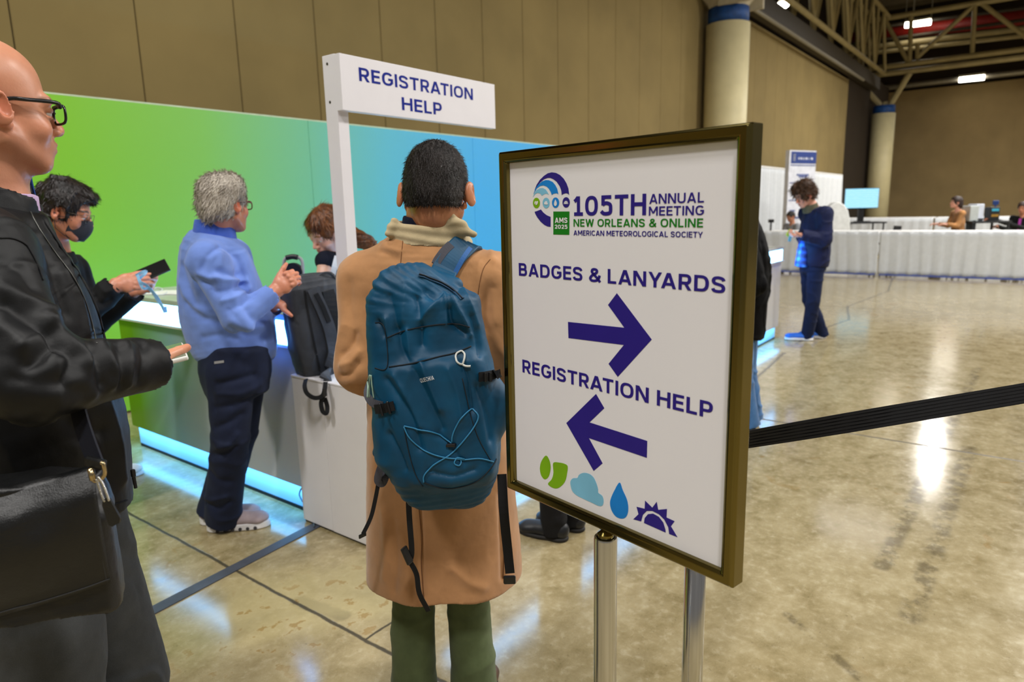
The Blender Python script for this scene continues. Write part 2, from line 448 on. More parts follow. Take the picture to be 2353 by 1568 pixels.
class Clay:
    def __init__(s, h): s.h = h; s.ops = []
    def add(s, prims, k=.02):
        for p in (prims if isinstance(prims, list) else [prims]): s.ops.append(('u', p, k))
        return s
    def sub(s, prims, k=.01):
        for p in (prims if isinstance(prims, list) else [prims]): s.ops.append(('s', p, k))
        return s
    def cut(s, p, n):                   # remove everything on the side n points to
        s.ops.append(('c', halfspace(p, n), 0)); return s
    def mesh(s):
        h = s.h
        los = np.array([o[1][0] for o in s.ops if o[0] == 'u']); his = np.array([o[1][1] for o in s.ops if o[0] == 'u'])
        lo = los.min(0)-4*h; hi = his.max(0)+4*h
        dim = np.ceil((hi-lo)/h).astype(int)+1
        ax = [(lo[i]+h*np.arange(dim[i])).astype(np.float32) for i in range(3)]
        D = np.full(dim, 1.0, np.float32)
        for op, (a, b, f), k in s.ops:
            if op == 'c':
                d = f(ax[0][:, None, None], ax[1][None, :, None], ax[2][None, None, :]); np.maximum(D, d, out=D); continue
            pad = k+3*h
            i0 = np.maximum(np.floor((a-pad-lo)/h).astype(int), 0); i1 = np.minimum(np.ceil((b+pad-lo)/h).astype(int)+1, dim)
            if (i1 <= i0).any(): continue
            sl = tuple(slice(i0[i], i1[i]) for i in range(3))
            d = f(ax[0][sl[0]][:, None, None], ax[1][sl[1]][None, :, None], ax[2][sl[2]][None, None, :]).astype(np.float32)
            S = D[sl]
            if op == 'u':
                q = np.clip(.5+.5*(d-S)/k, 0, 1); D[sl] = d+(S-d)*q-k*q*(1-q)
            else:
                d = -d; q = np.clip(.5-.5*(d-S)/k, 0, 1); D[sl] = d+(S-d)*q+k*q*(1-q)
        B = 3*h
        np.clip(D, -B, B, out=D)
        g = openvdb.FloatGrid(B); g.copyFromArray(D)
        pts, quads = g.convertToQuads(0.0)
        pts = np.asarray(pts, float)*h+lo; quads = np.asarray(quads, np.int64)
        return relax(pts, quads, 2), quads
def relax(P, Q, it=2, lam=.5):
    n = len(P)
    E = np.concatenate([Q[:, [0, 1]], Q[:, [1, 2]], Q[:, [2, 3]], Q[:, [3, 0]]]); E = np.concatenate([E, E[:, ::-1]])
    cnt = np.bincount(E[:, 0], minlength=n).astype(float); cnt[cnt == 0] = 1
    for k in range(it):
        for l_ in (lam, -lam*1.04):
            A = np.stack([np.bincount(E[:, 0], P[E[:, 1], i], n) for i in range(3)], 1)/cnt[:, None]
            P = P+(A-P)*l_
    return P
def normals(P, Q):
    fn = np.cross(P[Q[:, 2]]-P[Q[:, 0]], P[Q[:, 3]]-P[Q[:, 1]])
    N = np.zeros_like(P)
    for i in range(4):
        for c in range(3): N[:, c] += np.bincount(Q[:, i], fn[:, c], len(P))
    return N/(np.linalg.norm(N, axis=1, keepdims=True)+1e-12)
def outward(P, Q):
    """make quads face outward (signed volume > 0)"""
    a, b, c, d = (P[Q[:, i]] for i in range(4))
    vol = np.einsum('ij,ij->i', a, np.cross(b, c)).sum()+np.einsum('ij,ij->i', a, np.cross(c, d)).sum()
    return Q if vol > 0 else Q[:, ::-1]
def quad_mesh(name, P, Q, col=None):
    me = bpy.data.meshes.new(name); Q = np.ascontiguousarray(Q)
    me.vertices.add(len(P)); me.vertices.foreach_set('co', np.ascontiguousarray(P, np.float32).ravel())
    me.loops.add(Q.size); me.loops.foreach_set('vertex_index', Q.astype(np.int32).ravel())
    me.polygons.add(len(Q)); me.polygons.foreach_set('loop_start', np.arange(0, Q.size, 4, dtype=np.int32))
    me.update(calc_edges=True); me.validate()
    if col is not None:
        at_ = me.color_attributes.new('Col', 'FLOAT_COLOR', 'POINT')
        at_.data.foreach_set('color', np.concatenate([col, np.ones((len(col), 1))], 1).astype(np.float32).ravel())
    return me
def clay_obj(name, clay, m, parent=None, disp=None, label=None):
    """disp(P, N) -> displacement along the normal"""
    P, Q = clay.mesh(); Q = outward(P, Q)
    if disp is not None:
        N = normals(P, Q); P = P+N*disp(P, N)[:, None]
    o = link(name, quad_mesh(name, P, Q), m, parent, True, label)
    SURF[o.name] = (P, Q)
    return o
SURF = {}
def surf_bvh(*objs):
    vs = []; fs = []; k = 0
    for o in objs:
        P, Q = SURF[o.name]; vs.append(P); fs.append(Q+k); k += len(P)
    P = np.concatenate(vs); Q = np.concatenate(fs)
    return BVHTree.FromPolygons([Vector(p) for p in P], [tuple(int(i) for i in q) for q in Q])
def onto(bvh, px, py, lift=.002, fallback=None):
    """point of the modelled surface seen at a pixel, lifted off it; returns point, normal"""
    r = ray(px, py); hit = bvh.ray_cast(Vector(EYE), Vector(unit(r)))
    if hit[0] is None:
        if fallback is None: return None, None
        return at(px, py, fallback), -unit(r)
    n = np.array(hit[1]); n = n if n@r < 0 else -n
    return np.array(hit[0])+n*lift, n
def trace(bvh, pix, lift=.002, n=6, fallback=1.5, soft=1):
    """polyline of pixels laid onto a surface"""
    pp = smooth_path([V(*p) for p in pix], n)
    out = [onto(bvh, p[0], p[1], lift, fallback) for p in pp]
    A = np.array([o[0] for o in out]); N = np.array([o[1] for o in out])
    for _ in range(soft):
        A[1:-1] = (A[:-2]+2*A[1:-1]+A[2:])/4; N[1:-1] = (N[:-2]+2*N[1:-1]+N[2:])/4
    return list(A), [unit(n) for n in N]

def strands(P, Q, count, length, dirf, m, name, parent, width=.0009, seed=0, keep=None, lift=.25, wave=0.0):
    """short hairs lying over a hair surface: thin blades, joined as one mesh; dirf(points) -> lay direction"""
    rng = np.random.default_rng(seed); N = normals(P, Q)
    a = np.linalg.norm(np.cross(P[Q[:, 2]]-P[Q[:, 0]], P[Q[:, 3]]-P[Q[:, 1]]), axis=1)
    w = a if keep is None else a*keep(P[Q].mean(1))
    i = rng.choice(len(Q), count, p=w/w.sum()); uvw = rng.random((count, 2))
    q = Q[i]; b = (P[q[:, 0]]*(1-uvw[:, :1])+P[q[:, 1]]*uvw[:, :1])*(1-uvw[:, 1:])+(P[q[:, 3]]*(1-uvw[:, :1])+P[q[:, 2]]*uvw[:, :1])*uvw[:, 1:]
    n = N[q[:, 0]]; d = dirf(b); d = d-n*(d*n).sum(1, keepdims=True); d = d/(np.linalg.norm(d, axis=1, keepdims=True)+1e-9)
    d = d+rng.normal(0, .22, d.shape); l = length*(.6+.8*rng.random((count, 1)))
    s = np.cross(d, n); s = s/(np.linalg.norm(s, axis=1, keepdims=True)+1e-9)*width
    mid = b+d*l*.55+n*l*lift*.8; tip = b+d*l+n*l*lift*(.5+wave*rng.normal(0, 1, (count, 1)))
    b = b-n*.001
    vs = np.stack([b-s, b+s, mid+s*.8, mid-s*.8, tip+s*.15, tip-s*.15], 1).reshape(-1, 3)
    k = np.arange(count)[:, None]*6
    fs = np.concatenate([k+np.array([[0, 1, 2, 3]]), k+np.array([[3, 2, 4, 5]])])
    return link(name, quad_mesh(name, vs, fs), m, parent)

def poly_dist(P, L):
    d = np.full(len(P), 9.0)
    for a, b in zip(L, L[1:]):
        ba = b-a; t = np.clip(((P-a) @ ba)/max(ba @ ba, 1e-12), 0, 1); d = np.minimum(d, np.linalg.norm(P-a-t[:, None]*ba, axis=1))
    return d
def creased(name, clay, m, parent=None, creases=(), disp=None, label=None, sharp=1.7):
    """sculpt folds along lines laid on the surface: creases = (pixel polyline, height, half width)"""
    P, Q = clay.mesh(); Q = outward(P, Q); N = normals(P, Q); B = P
    if disp is not None: P = P+N*disp(P, N)[:, None]
    bv = BVHTree.FromPolygons([Vector(p) for p in B], [tuple(int(i) for i in q) for q in Q])
    tot = np.zeros(len(P))
    for pix, amp, w in creases:
        L = [onto(bv, q[0], q[1], 0)[0] for q in smooth_path([V(*p) for p in pix], 5)]; L = [q for q in L if q is not None]
        if len(L) < 2: continue
        d = poly_dist(B, L); near = d < 3*w; tot[near] += amp*np.exp(-(d[near]/w)**sharp)
    P = P+N*tot[:, None]
    o = link(name, quad_mesh(name, P, Q), m, parent, True, label); SURF[o.name] = (P, Q)
    return o
# ------------------------------------------------------------------ the hall
def floor_material():
    t = NT('polished_concrete'); tc = t.coord()
    sep = t.n('ShaderNodeSeparateXYZ'); t.l(tc, sep.inputs[0]); x, y = sep.outputs[0], sep.outputs[1]
    big = t.noise(tc, .55, 4, .6); med = t.noise(tc, 6.5, 8, .72, .1); sml = t.noise(tc, 26, 4, .7)
    grit = t.n('ShaderNodeTexVoronoi'); t.l(tc, grit.inputs['Vector']); grit.inputs['Scale'].default_value = 130
    base = t.ramp(t.math('ADD', t.math('MULTIPLY', big, .38), t.math('MULTIPLY', med, .62)),
                  [(.36, lin((122, 108, 74))), (.46, lin((146, 132, 97))), (.54, lin((160, 146, 111))), (.66, lin((178, 166, 132)))])
    base = t.mix(t.math('MULTIPLY', t.smooth(sml, .5, .75), .35), base, lin((196, 186, 158)))
    rust = t.math('MULTIPLY', t.smooth(t.noise(tc, 5.5, 4, .6, 1.2), .6, .7), t.smooth(t.noise(tc, .8, 2), .45, .62))
    base = t.mix(t.math('MULTIPLY', rust, .55), base, lin((138, 102, 40)))
    pale = t.smooth(grit.outputs['Distance'], .0, .22, 1, 0)
    rnd = t.smooth(grit.outputs['Color'], .58, .7)
    base = t.mix(t.math('MULTIPLY', t.math('MULTIPLY', pale, rnd), .55), base, lin((214, 205, 178)))
    drk = t.smooth(t.noise(tc, 60, 3, .6), .64, .72)
    base = t.mix(t.math('MULTIPLY', drk, .35), base, lin((84, 72, 48)))
    # saw-cut joints of the slab, wobbling edges
    wob = t.math('MULTIPLY', t.math('SUBTRACT', t.noise(tc, 7, 5, .7), .5), .035)
    joints = None
    for (ax, c, w, lo, hi) in (('x', 1.452, .0085, -3, 12), ('y', 1.831, .006, 1.452, 1.72), ('x', 4.9, .011, -20, 2.2), ('y', -4.4, .008, -2, 40), ('x', 11.0, .012, -20, 12)):
        a, b = (x, y) if ax == 'x' else (y, x)
        d = t.math('ABSOLUTE', t.math('ADD', t.math('SUBTRACT', a, c), t.math('MULTIPLY', wob, .55)))
        m = t.math('MULTIPLY', t.smooth(d, w*.5, w*1.3, 1, 0), t.math('MULTIPLY', t.math('GREATER_THAN', b, lo), t.math('LESS_THAN', b, hi)))
        joints = m if joints is None else t.math('MAXIMUM', joints, m)
    def seg(p, q, w, soft=.5, wobble=1.0):
        ax, ay = p[0], p[1]; bx, by = q[0]-p[0], q[1]-p[1]; L2 = bx*bx+by*by
        px = t.math('ADD', t.math('SUBTRACT', x, ax), t.math('MULTIPLY', wob, wobble)); py = t.math('ADD', t.math('SUBTRACT', y, ay), t.math('MULTIPLY', wob, wobble))
        h = t.math('DIVIDE', t.math('ADD', t.math('MULTIPLY', px, bx), t.math('MULTIPLY', py, by)), L2, clamp=True)
        dx = t.math('SUBTRACT', px, t.math('MULTIPLY', h, bx)); dy = t.math('SUBTRACT', py, t.math('MULTIPLY', h, by))
        d = t.math('SQRT', t.math('ADD', t.math('MULTIPLY', dx, dx), t.math('MULTIPLY', dy, dy)))
        return t.smooth(d, w*(1-soft), w*(1+soft), 1, 0)
    # patched filler beside the joint
    patch = t.math('MULTIPLY', seg((1.47, 2.25), (1.50, 2.02), .035, .3, 1.6), .8)
    base = t.mix(patch, base, lin((96, 86, 62)))
    # pale worn patch with ochre spots near the tape
    worn = t.math('MULTIPLY', seg((1.35, 2.35), (1.75, 2.05), .24, .6, 6), .55)
    base = t.mix(worn, base, lin((186, 174, 128)))
    sp = t.math('MULTIPLY', seg((1.25, 2.2), (1.75, 1.95), .3, .5, 2), t.smooth(t.noise(tc, 13, 3, .6), .58, .64))
    base = t.mix(t.math('MULTIPLY', sp, .6), base, lin((134, 102, 38)))
    # old crack far out, and lift-truck wheel marks
    cracks = None
    for p, q in (((15.6, 2.25), (13.3, 1.97)), ((13.3, 1.97), (11.1, 2.17)), ((11.1, 2.17), (9.84, 1.89)), ((9.84, 1.89), (9.1, 2.0)), ((9.1, 2.0), (7.86, 2.03)), ((7.3, 2.0), (6.1, 1.9)), ((6.1, 1.9), (5.6, 1.78))):
        m = seg(p, q, .016, .6, 1.5); cracks = m if cracks is None else t.math('MAXIMUM', cracks, m)
    base = t.mix(t.math('MULTIPLY', cracks, .75), base, lin((70, 60, 44)))
    brk = t.smooth(t.noise(tc, 9, 4, .7), .40, .60)
    trk = t.math('MAXIMUM', t.math('MAXIMUM', seg((7.5, .32), (3.1, .395), .036, .5, .3), seg((5.0, .215), (2.75, .24), .04, .5, .3)), t.math('MULTIPLY', seg((6.5, .05), (2.2, -.25), .05, .7, .6), .35))
    base = t.mix(t.math('MULTIPLY', t.math('MULTIPLY', trk, brk), .55), base, lin((66, 58, 44)))
    base = t.mix(t.math('MULTIPLY', t.math('MULTIPLY', seg((2.5, .62), (2.25, .30), .018, .6, .5), brk), .5), base, lin((60, 52, 40)))
    base = t.mix(t.math('MULTIPLY', joints, .88), base, lin((44, 38, 26)))
    t.l(base, t.b.inputs['Base Color'])
    r = t.math('ADD', t.math('MULTIPLY', med, .16), t.math('ADD', t.math('MULTIPLY', joints, .4), .06))
    t.l(r, t.b.inputs['Roughness']); t.b.inputs['Specular IOR Level'].default_value = .5
    h = t.math('SUBTRACT', t.math('MULTIPLY', t.noise(tc, 14, 3), .12), joints)
    t.bump(h, .12, .01)
    return t.m
fl = box('floor', (-8, -32, -.12), (58, 12, 0), floor_material()); tag(fl, kind='structure')

wall_m = cloth('brown_wall_fabric', (138, 120, 76), rough=.9, weave=420, bump=.2, var=.05, vscale=.8, sheen=.05)
dark_wall = cloth('dark_brown_wall', (46, 36, 24), rough=.9, weave=420, var=.05, vscale=.8)  # brown wall with the corner's shade put in its colour; upper walls share it
def panel_wall(name, x0, x1, y, z1, pw, off):
    bm = bmesh.new(); add_box(bm, ((x0+x1)/2, y+.16, z1/2), (x1-x0, .2, z1))
    x = off
    while x < x1:
        a, b = max(x+.006, x0), min(x+pw-.006, x1)
        if b > a+.02: add_box(bm, ((a+b)/2, y+.05, z1/2), (b-a, .1, z1), None, .006, 1)
        x += pw
    return tag(obj_bm(name, bm, wall_m), kind='structure')
panel_wall('wall_back', -8, 38.6, 8.2, 7.45, 1.213, 2.755-1.213*9)
tag(box('wall_corner_shade', (38.6, 8.25, 0), (50, 8.6, 8.4), dark_wall), kind='structure')  # panel added for the shaded corner, its shade painted as dark brown
def far_wall():
    bm = bmesh.new(); add_box(bm, (52.2, -11, 4.2), (.3, 41, 8.4))
    y = -31
    while y < 8: add_box(bm, (52.02, y+.6, 4.2), (.1, 1.211, 8.38), None, .001, 1); y += 1.213
    return tag(obj_bm('wall_far', bm, cloth('far_wall_fabric', (156, 134, 92), rough=.9, weave=420, var=.05, vscale=.8)), kind='structure')
far_wall()
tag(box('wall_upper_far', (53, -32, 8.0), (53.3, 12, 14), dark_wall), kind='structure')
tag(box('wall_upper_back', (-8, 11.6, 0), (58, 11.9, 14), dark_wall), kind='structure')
ceil_m = mat('roof_deck', (112, 98, 70), .8, var=.1, vscale=.6)
def ceiling():
    bm = bmesh.new(); add_box(bm, (25, -10, 14.1), (68, 46, .2))
    for i in range(48): add_box(bm, (25.0-24+i*1.25, -10, 13.75), (.14, 46, .5))
    return tag(obj_bm('ceiling', bm, ceil_m), kind='structure')
ceiling()

# steel roof members
steel = mat('cream_steel', (160, 146, 104), .55, var=.07, vscale=2)
silver = mat('galvanised_tube', (150, 146, 134), .4, .6, var=.05)
dark_steel = mat('dark_track_steel', (52, 44, 30), .6, var=.1)
cream = mat('cream_column_paint', (214, 202, 156), .55, var=.03, vscale=3)
bluem = mat('blue_band_paint', (14, 66, 130), .6, var=.2, vscale=6)

def tubes(name, segs, r, m, parent, n=8, label=None):
    bm = bmesh.new()
    for s in segs:
        a, b = s[0], s[1]; rr = s[2] if len(s) > 2 else r
        add_cyl(bm, a, b, rr, n=n)
    return obj_bm(name, bm, m, parent, smooth=False, label=label)
# truss over the panel wall
T1 = thing('roof_truss', 'cream steel roof truss running along the top of the brown wall', 'truss', (20, 7.9, 7.5))
for yy in (7.55, 8.3):
    tubes('chord', [((12, yy, 8.35), (44, yy, 8.35))], .11, steel, T1)
    tubes('chord', [((12, yy, 11.3), (44, yy, 11.3))], .11, steel, T1)
xs = [14+3.0*k for k in range(11)]
for k, x in enumerate(xs[:-1]):
    for yy in (7.55, 8.3):
        tubes('strut', [((x, yy, 8.4), (x+1.5, yy, 11.25))], .085, steel, T1)
        tubes('strut', [((x+3, yy, 8.4), (x+1.5, yy, 11.25))], .085, steel, T1)
    tubes('strut', [((x, 7.55, 8.4), (x, 7.55, 11.25))], .08, steel, T1)
bm = bmesh.new(); add_box(bm, (26, 7.95, 7.86), (36, .42, .62)); obj_bm('partition_track', bm, dark_steel, T1)
tubes('track_rail', [((12, 7.62, 7.42), (39, 7.62, 7.42))], .07, silver, T1)

T2 = thing('roof_truss', 'cream steel roof truss crossing the hall above the far column', 'truss', (44.3, 0, 8.4))
def X2(px, py): return onx(px, py, 44.3)
ch = [((1962, 163), (2353, 112)), ((1968, 178), (2353, 128)), ((1968, 53), (2259, 5))]
for p, q in ch:
    a, b = X2(*p), X2(*q); b = b+(b-a)*1.6; b[2] = a[2]; tubes('chord', [(a, b)], .14, steel, T2)
for p, q in (((1964, 160), (2030, 47)), ((2034, 47), (2085, 140)), ((2094, 34), (2090, 142)), ((2110, 130), (2238, 12)), ((2240, 12), (2234, 122)),
             ((2256, 8), (2353, 82)), ((1972, 53), (1966, 165)), ((1984, 60), (1980, 165)), ((2353, 82), (2390, 110)), ((2108, 100), (2108, 135))):
    tubes('strut', [(X2(*p), X2(*q))], .11, steel, T2)
# columns
def column(x, y, zt, label, struts, loc_r=.6):
    t = thing('round_column', label, 'column', (x, y, 0))
    bm = bmesh.new(); lathe(bm, [(loc_r, 0), (loc_r, zt)], (x, y, 0), n=40); obj_bm('shaft', bm, cream, t, True).data
    bm = bmesh.new(); lathe(bm, [(loc_r*.93, zt), (loc_r*.93, zt+.42)], (x, y, 0), n=40); obj_bm('blue_band', bm, bluem, t, True)
    if struts: tubes('capital_brace', struts, .16, steel, t)
    return t
c2 = ony(2020, 400, 7.55)
zt2 = ony(2022, 257, 7.55)[2]
column(c2[0], 7.55, zt2, 'far round cream column with a blue band at the corner of the hall',
       [(V(c2[0], 7.75, zt2+.45), X2(1966, 181)), (V(c2[0], 7.25, zt2+.45), X2(2090, 168)), (V(c2[0], 7.6, zt2+.5), V(c2[0], 7.4, zt2+.5))])
c1 = ony(1668, 200, 7.55); zt1 = ony(1668, 55, 7.55)[2]
col1 = column(c1[0], 7.55, zt1, 'near round cream column with a blue band, rising behind the framed sign', None)
bm = bmesh.new(); lathe(bm, [(.58, 0), (.62, .1), (1.25, .75), (1.25, .95)], (c1[0], 7.55, zt1+.42), n=8)
for sx in (-1, 1):
    add_box(bm, (c1[0]+sx*.55, 7.2, zt1+1.2), (.12, .9, 1.6), None, .02)
    add_cyl(bm, (c1[0]+sx*.4, 7.5, zt1+.9), (c1[0]+sx*2.2, 7.55, zt1+2.4), .16)
obj_bm('capital', bm, mat('pale_gusset', (176, 166, 140), .6), col1)
# roof-level services and lamps
red = mat('red_duct_paint', (150, 32, 22), .55, var=.12)
t = thing('roof_duct', 'long red duct behind the far roof truss', 'duct', (49, 0, 10))
a, b = onx(1968, 84, 49.5), onx(2353, 38, 49.5); bm = bmesh.new(); add_cyl(bm, a+V(0, .8, 0), b+(b-a)*1.2, .42, n=16); obj_bm('duct_shell', bm, red, t, True)
for k, (pa, pb, r) in enumerate([((1975, 112), (2353, 66), .16), ((1975, 125), (2353, 82), .12), ((1990, 97), (2353, 46), .09), ((1990, 66), (2353, 18), .1)]):
    a, b = onx(*pa, 48.4), onx(*pb, 48.4)
    p = tubes('service_pipe', [(a+(a-b)*.2, b+(b-a)*1.2)], r, steel if k < 2 else dark_steel, None, 10)
    tag(p, ['cream pipe under the red duct, upper one', 'cream pipe under the red duct, lower one', 'thin dark pipe just below the red duct', 'thin dark pipe just above the red duct'][k], 'pipe')
lampw = mat('lamp_diffuser', (255, 250, 240), .5, emit=(255, 246, 230), estr=14)
lamph = mat('lamp_housing', (170, 166, 150), .5)
def strip_lamp(pa, pb, x, label, r=.14, hang=False):
    a, b = onx(*pa, x), onx(*pb, x); t = thing('strip_lamp', label, 'lamp', (a+b)/2)
    bm = bmesh.new(); add_cyl(bm, a, b, r, n=12); obj_bm('diffuser', bm, lampw, t)
    bm = bmesh.new(); add_box(bm, (a+b)/2+V(0, 0, r+.06), (.3, abs(b[1]-a[1])*1.05, .12)); obj_bm('housing', bm, lamph, t)
    if hang:
        bm = bmesh.new()
        for q in (a, b): add_cyl(bm, q+V(0, 0, r), V(q[0], q[1], 13.6), .02, n=6)
        obj_bm('hanger', bm, lamph, t)
    return t
pipe_a, pipe_b = onx(1990, 207, 50), onx(2353, 165, 50)
tag(tubes('lamp_rail', [(pipe_a, pipe_b+(pipe_b-pipe_a)*.8)], .16, silver, None), 'pale rail carrying the lamp on the far wall', 'rail')
strip_lamp((2204, 184), (2262, 178), 49.78, 'bright strip lamp fixed to the pale rail on the far wall')
strip_lamp((2080, 58), (2096, 57), 47.5, 'short bright lamp beside the red duct, left of a longer one', .15, True)
strip_lamp((2098, 56), (2139, 51), 47.5, 'longer bright lamp in front of the red duct', .15, True)
p = ony(1797, 11, 9.5); t = thing('high_bay_lamp', 'round bright lamp hanging behind the wall truss', 'lamp', p)
bm = bmesh.new(); lathe(bm, [(.02, .1), (.26, .05), (.28, -.05), (.2, -.12), (.02, -.14)], p, n=20); obj_bm('diffuser', bm, lampw, t)
bm = bmesh.new(); lathe(bm, [(.1, .1), (.14, .12), (.1, .4), (.02, .5)], p, n=16); obj_bm('housing', bm, lamph, t)

# ------------------------------------------------------------------ green to blue backdrop wall
def backdrop():
    t = NT('backdrop_print'); tc = t.coord(); sep = t.n('ShaderNodeSeparateXYZ'); t.l(tc, sep.inputs[0])
    f = t.math('DIVIDE', t.math('ADD', sep.outputs[0], 0.0), 8.0)
    c = t.ramp(f, [(.09, lin((122, 184, 14))), (.27, lin((124, 190, 34))), (.40, lin((122, 188, 78))), (.53, lin((108, 182, 138))), (.66, lin((86, 180, 196))), (.85, lin((60, 170, 226)))])
    t.l(c, t.b.inputs['Base Color']); t.b.inputs['Roughness'].default_value = .5
    o = thing('backdrop_wall', 'tall printed backdrop wall fading from lime green to sky blue', 'backdrop wall', (0, 0, 0))
    zt = 2.43
    for i in range(4):
        x0 = -.6+i*2.44
        obj = box('printed_panel', (x0, 5.7, 0.02), (x0+2.437, 5.78, zt), t.m, o, .003)
    box('top_rail', (-.6, 5.70, zt), (9.15, 5.78, zt+.012), mat('pale_edge', (190, 205, 170), .5), o)
    return o
backdrop()

# ------------------------------------------------------------------ registration counters
white_lam = mat('white_laminate', (226, 224, 226), .35, var=.01, spec=.5)
top_lam = mat('countertop_laminate', (186, 190, 184), .25, var=.03)
shadow_gap = mat('black_plinth', (14, 16, 22), .6)
def glow_mat(name, col, st):
    m = bpy.data.materials.new(name); m.use_nodes = True; nt = m.node_tree; b = nt.nodes['Principled BSDF']
    b.inputs['Base Color'].default_value = (.8, .9, 1, 1); b.inputs['Emission Color'].default_value = (*col, 1); b.inputs['Emission Strength'].default_value = st
    return m
band_m = glow_mat('lit_acrylic_band', (.15, .50, 1.0), 11)
def kick_mat():
    t = NT('lit_frosted_kick'); sep = t.n('ShaderNodeSeparateXYZ'); g = t.n('ShaderNodeNewGeometry'); t.l(g.outputs['Position'], sep.inputs[0])
    s = t.smooth(sep.outputs[2], .02, .135, .42, 1.15)
    t.b.inputs['Base Color'].default_value = lin((120, 180, 220)); t.b.inputs['Emission Color'].default_value = (.17, .52, .90, 1); t.l(s, t.b.inputs['Emission Strength'])
    t.b.inputs['Roughness'].default_value = .4
    return t.m
kick_m = kick_mat()
def panel_grad():
    t = NT('counter_front_print'); g = t.n('ShaderNodeNewGeometry'); sep = t.n('ShaderNodeSeparateXYZ'); t.l(g.outputs['Position'], sep.inputs[0])
    f = t.math('DIVIDE', t.math('SUBTRACT', 4.9, sep.outputs[1]), 2.0)
    c = t.ramp(f, [(.0, lin((112, 160, 10))), (.10, lin((106, 158, 30))), (.22, lin((120, 164, 130))), (.36, lin((140, 172, 190))), (.55, lin((178, 182, 190))), (.8, lin((206, 204, 204)))])
    t.l(c, t.b.inputs['Base Color']); t.b.inputs['Roughness'].default_value = .25
    return t.m
cA = thing('registration_counter', 'lit registration counter with green to white front, facing the man in blue', 'counter', (2.3, 3.85, 0))
box('front_panel', (2.0, 2.86, .137), (2.56, 4.87, .895), panel_grad(), cA, .003)
box('light_band', (1.985, 2.86, .907), (2.58, 4.825, 1.03), band_m, cA)
box('ledge', (1.965, 2.86, .893), (2.58, 4.88, .907), white_lam, cA)
box('countertop', (1.97, 2.86, 1.031), (2.62, 4.87, 1.062), top_lam, cA, .003)
box('kick_light', (2.015, 2.87, .018), (2.5, 4.81, .135), kick_m, cA)
box('plinth', (2.01, 2.87, 0), (2.5, 4.80, .018), shadow_gap, cA)
cB = thing('registration_counter', 'long lit white registration counter with a purple sun logo at its far end', 'counter', (5.3, 2.6, 0))
box('front_panel', (2.56, 2.31, .137), (8.12, 2.85, .895), white_lam, cB, .003)
box('light_band', (2.56, 2.295, .907), (8.09, 2.85, 1.03), band_m, cB)
box('ledge', (2.56, 2.28, .893), (8.13, 2.85, .907), white_lam, cB)
box('countertop', (2.56, 2.28, 1.031), (8.12, 2.855, 1.062), top_lam, cB, .003)
box('kick_light', (2.60, 2.325, .018), (8.05, 2.8, .135), kick_m, cB)
box('plinth', (2.60, 2.32, 0), (8.05, 2.8, .018), shadow_gap, cB)
# LED strips under the counter fronts, the glow on the concrete
area('kick_led', (1.985, 3.84, .131), .11, 1.95, 5, (.10, .50, 1.0))
area('kick_led', (5.3, 2.29, .131), 5.4, .11, 13, (.10, .50, 1.0))
low = thing('low_counter', 'low white box counter holding the grey backpack', 'counter', (2.2, 2.58, 0))
box('front_panel', (1.93, 2.31, .012), (2.56, 2.615, .765), white_lam, low, .003)
box('side_panel', (1.932, 2.619, .012), (2.56, 2.855, .765), white_lam, low, .003)
box('top_panel', (1.928, 2.305, .765), (2.56, 2.857, .775), white_lam, low, .002)
box('plinth', (1.94, 2.32, 0), (2.5, 2.85, .012), shadow_gap, low)

# sign post with the hanging panel
post_m = mat('white_sign_paint', (232, 230, 236), .5, var=.01)
navy = mat('navy_lettering', (8, 32, 138), .7, spec=.2)
sp = thing('registration_help_sign', 'white post with a white panel lettered REGISTRATION HELP', 'sign', (2.03, 2.49, .775))
box('post', (2.0, 2.452, .775), (2.058, 2.532, 2.215), post_m, sp, .002)
box('sign_panel', (1.998, 2.415, 1.982), (3.045, 2.452, 2.212), post_m, sp, .0015)
for k, (px, py) in enumerate(((752, 147), (758.5, 235))):
    p = onx(px, py, 2.0); bm = bmesh.new(); add_cyl(bm, p-V(.0015, 0, 0), p+V(.004, 0, 0), .006, n=12); obj_bm('screw', bm, mat('screw_zinc', (90, 88, 84), .4, .8), sp)
def on_panel(px, py): return ony(px, py, 2.415)
for s, (l, r, lt, lb) in {'REGISTRATION': (825.5, 1086.5, 154.7, 186.1), 'HELP': (923.9, 1014.6, 223.2, 253.0)}.items():
    a = on_panel(l, lb); b = on_panel(r, 220 if s[0] == 'R' else 240); c = on_panel(l, lt)
    text_part('lettering', s, V(a[0], 2.4144, a[2]), V(1, 0, 0), V(0, 0, 1), b[0]-a[0], c[2]-a[2], navy, sp, .178)

# sun logo on the far end of the long counter
def flat_shape(name, outline, m, parent, depth):
    bm = bmesh.new(); add_prism(bm, outline, depth); return obj_bm(name, bm, m, parent)
purple = mat('indigo_print', (40, 30, 120), .5)
sun_c = ony(1742, 722, 2.31); R = .20
pts = []
for k in range(0, 19):
    a = math.pi*k/18; r = R*(1.0 if k % 2 else 1.38); pts.append(V(sun_c[0]+r*math.cos(a), 2.3095, sun_c[2]+r*math.sin(a)))
for k in range(18, -1, -1):
    a = math.pi*k/18; pts.append(V(sun_c[0]+R*.84*math.cos(a), 2.3095, sun_c[2]+R*.84*math.sin(a)))
flat_shape('sun_ray_logo', pts, purple, cB, V(0, -.002, 0))
flat_shape('sun_disc_logo', [V(sun_c[0]+R*.7*math.cos(math.pi*k/18), 2.3095, sun_c[2]+R*.7*math.sin(math.pi*k/18)) for k in range(19)], purple, cB, V(0, -.002, 0))

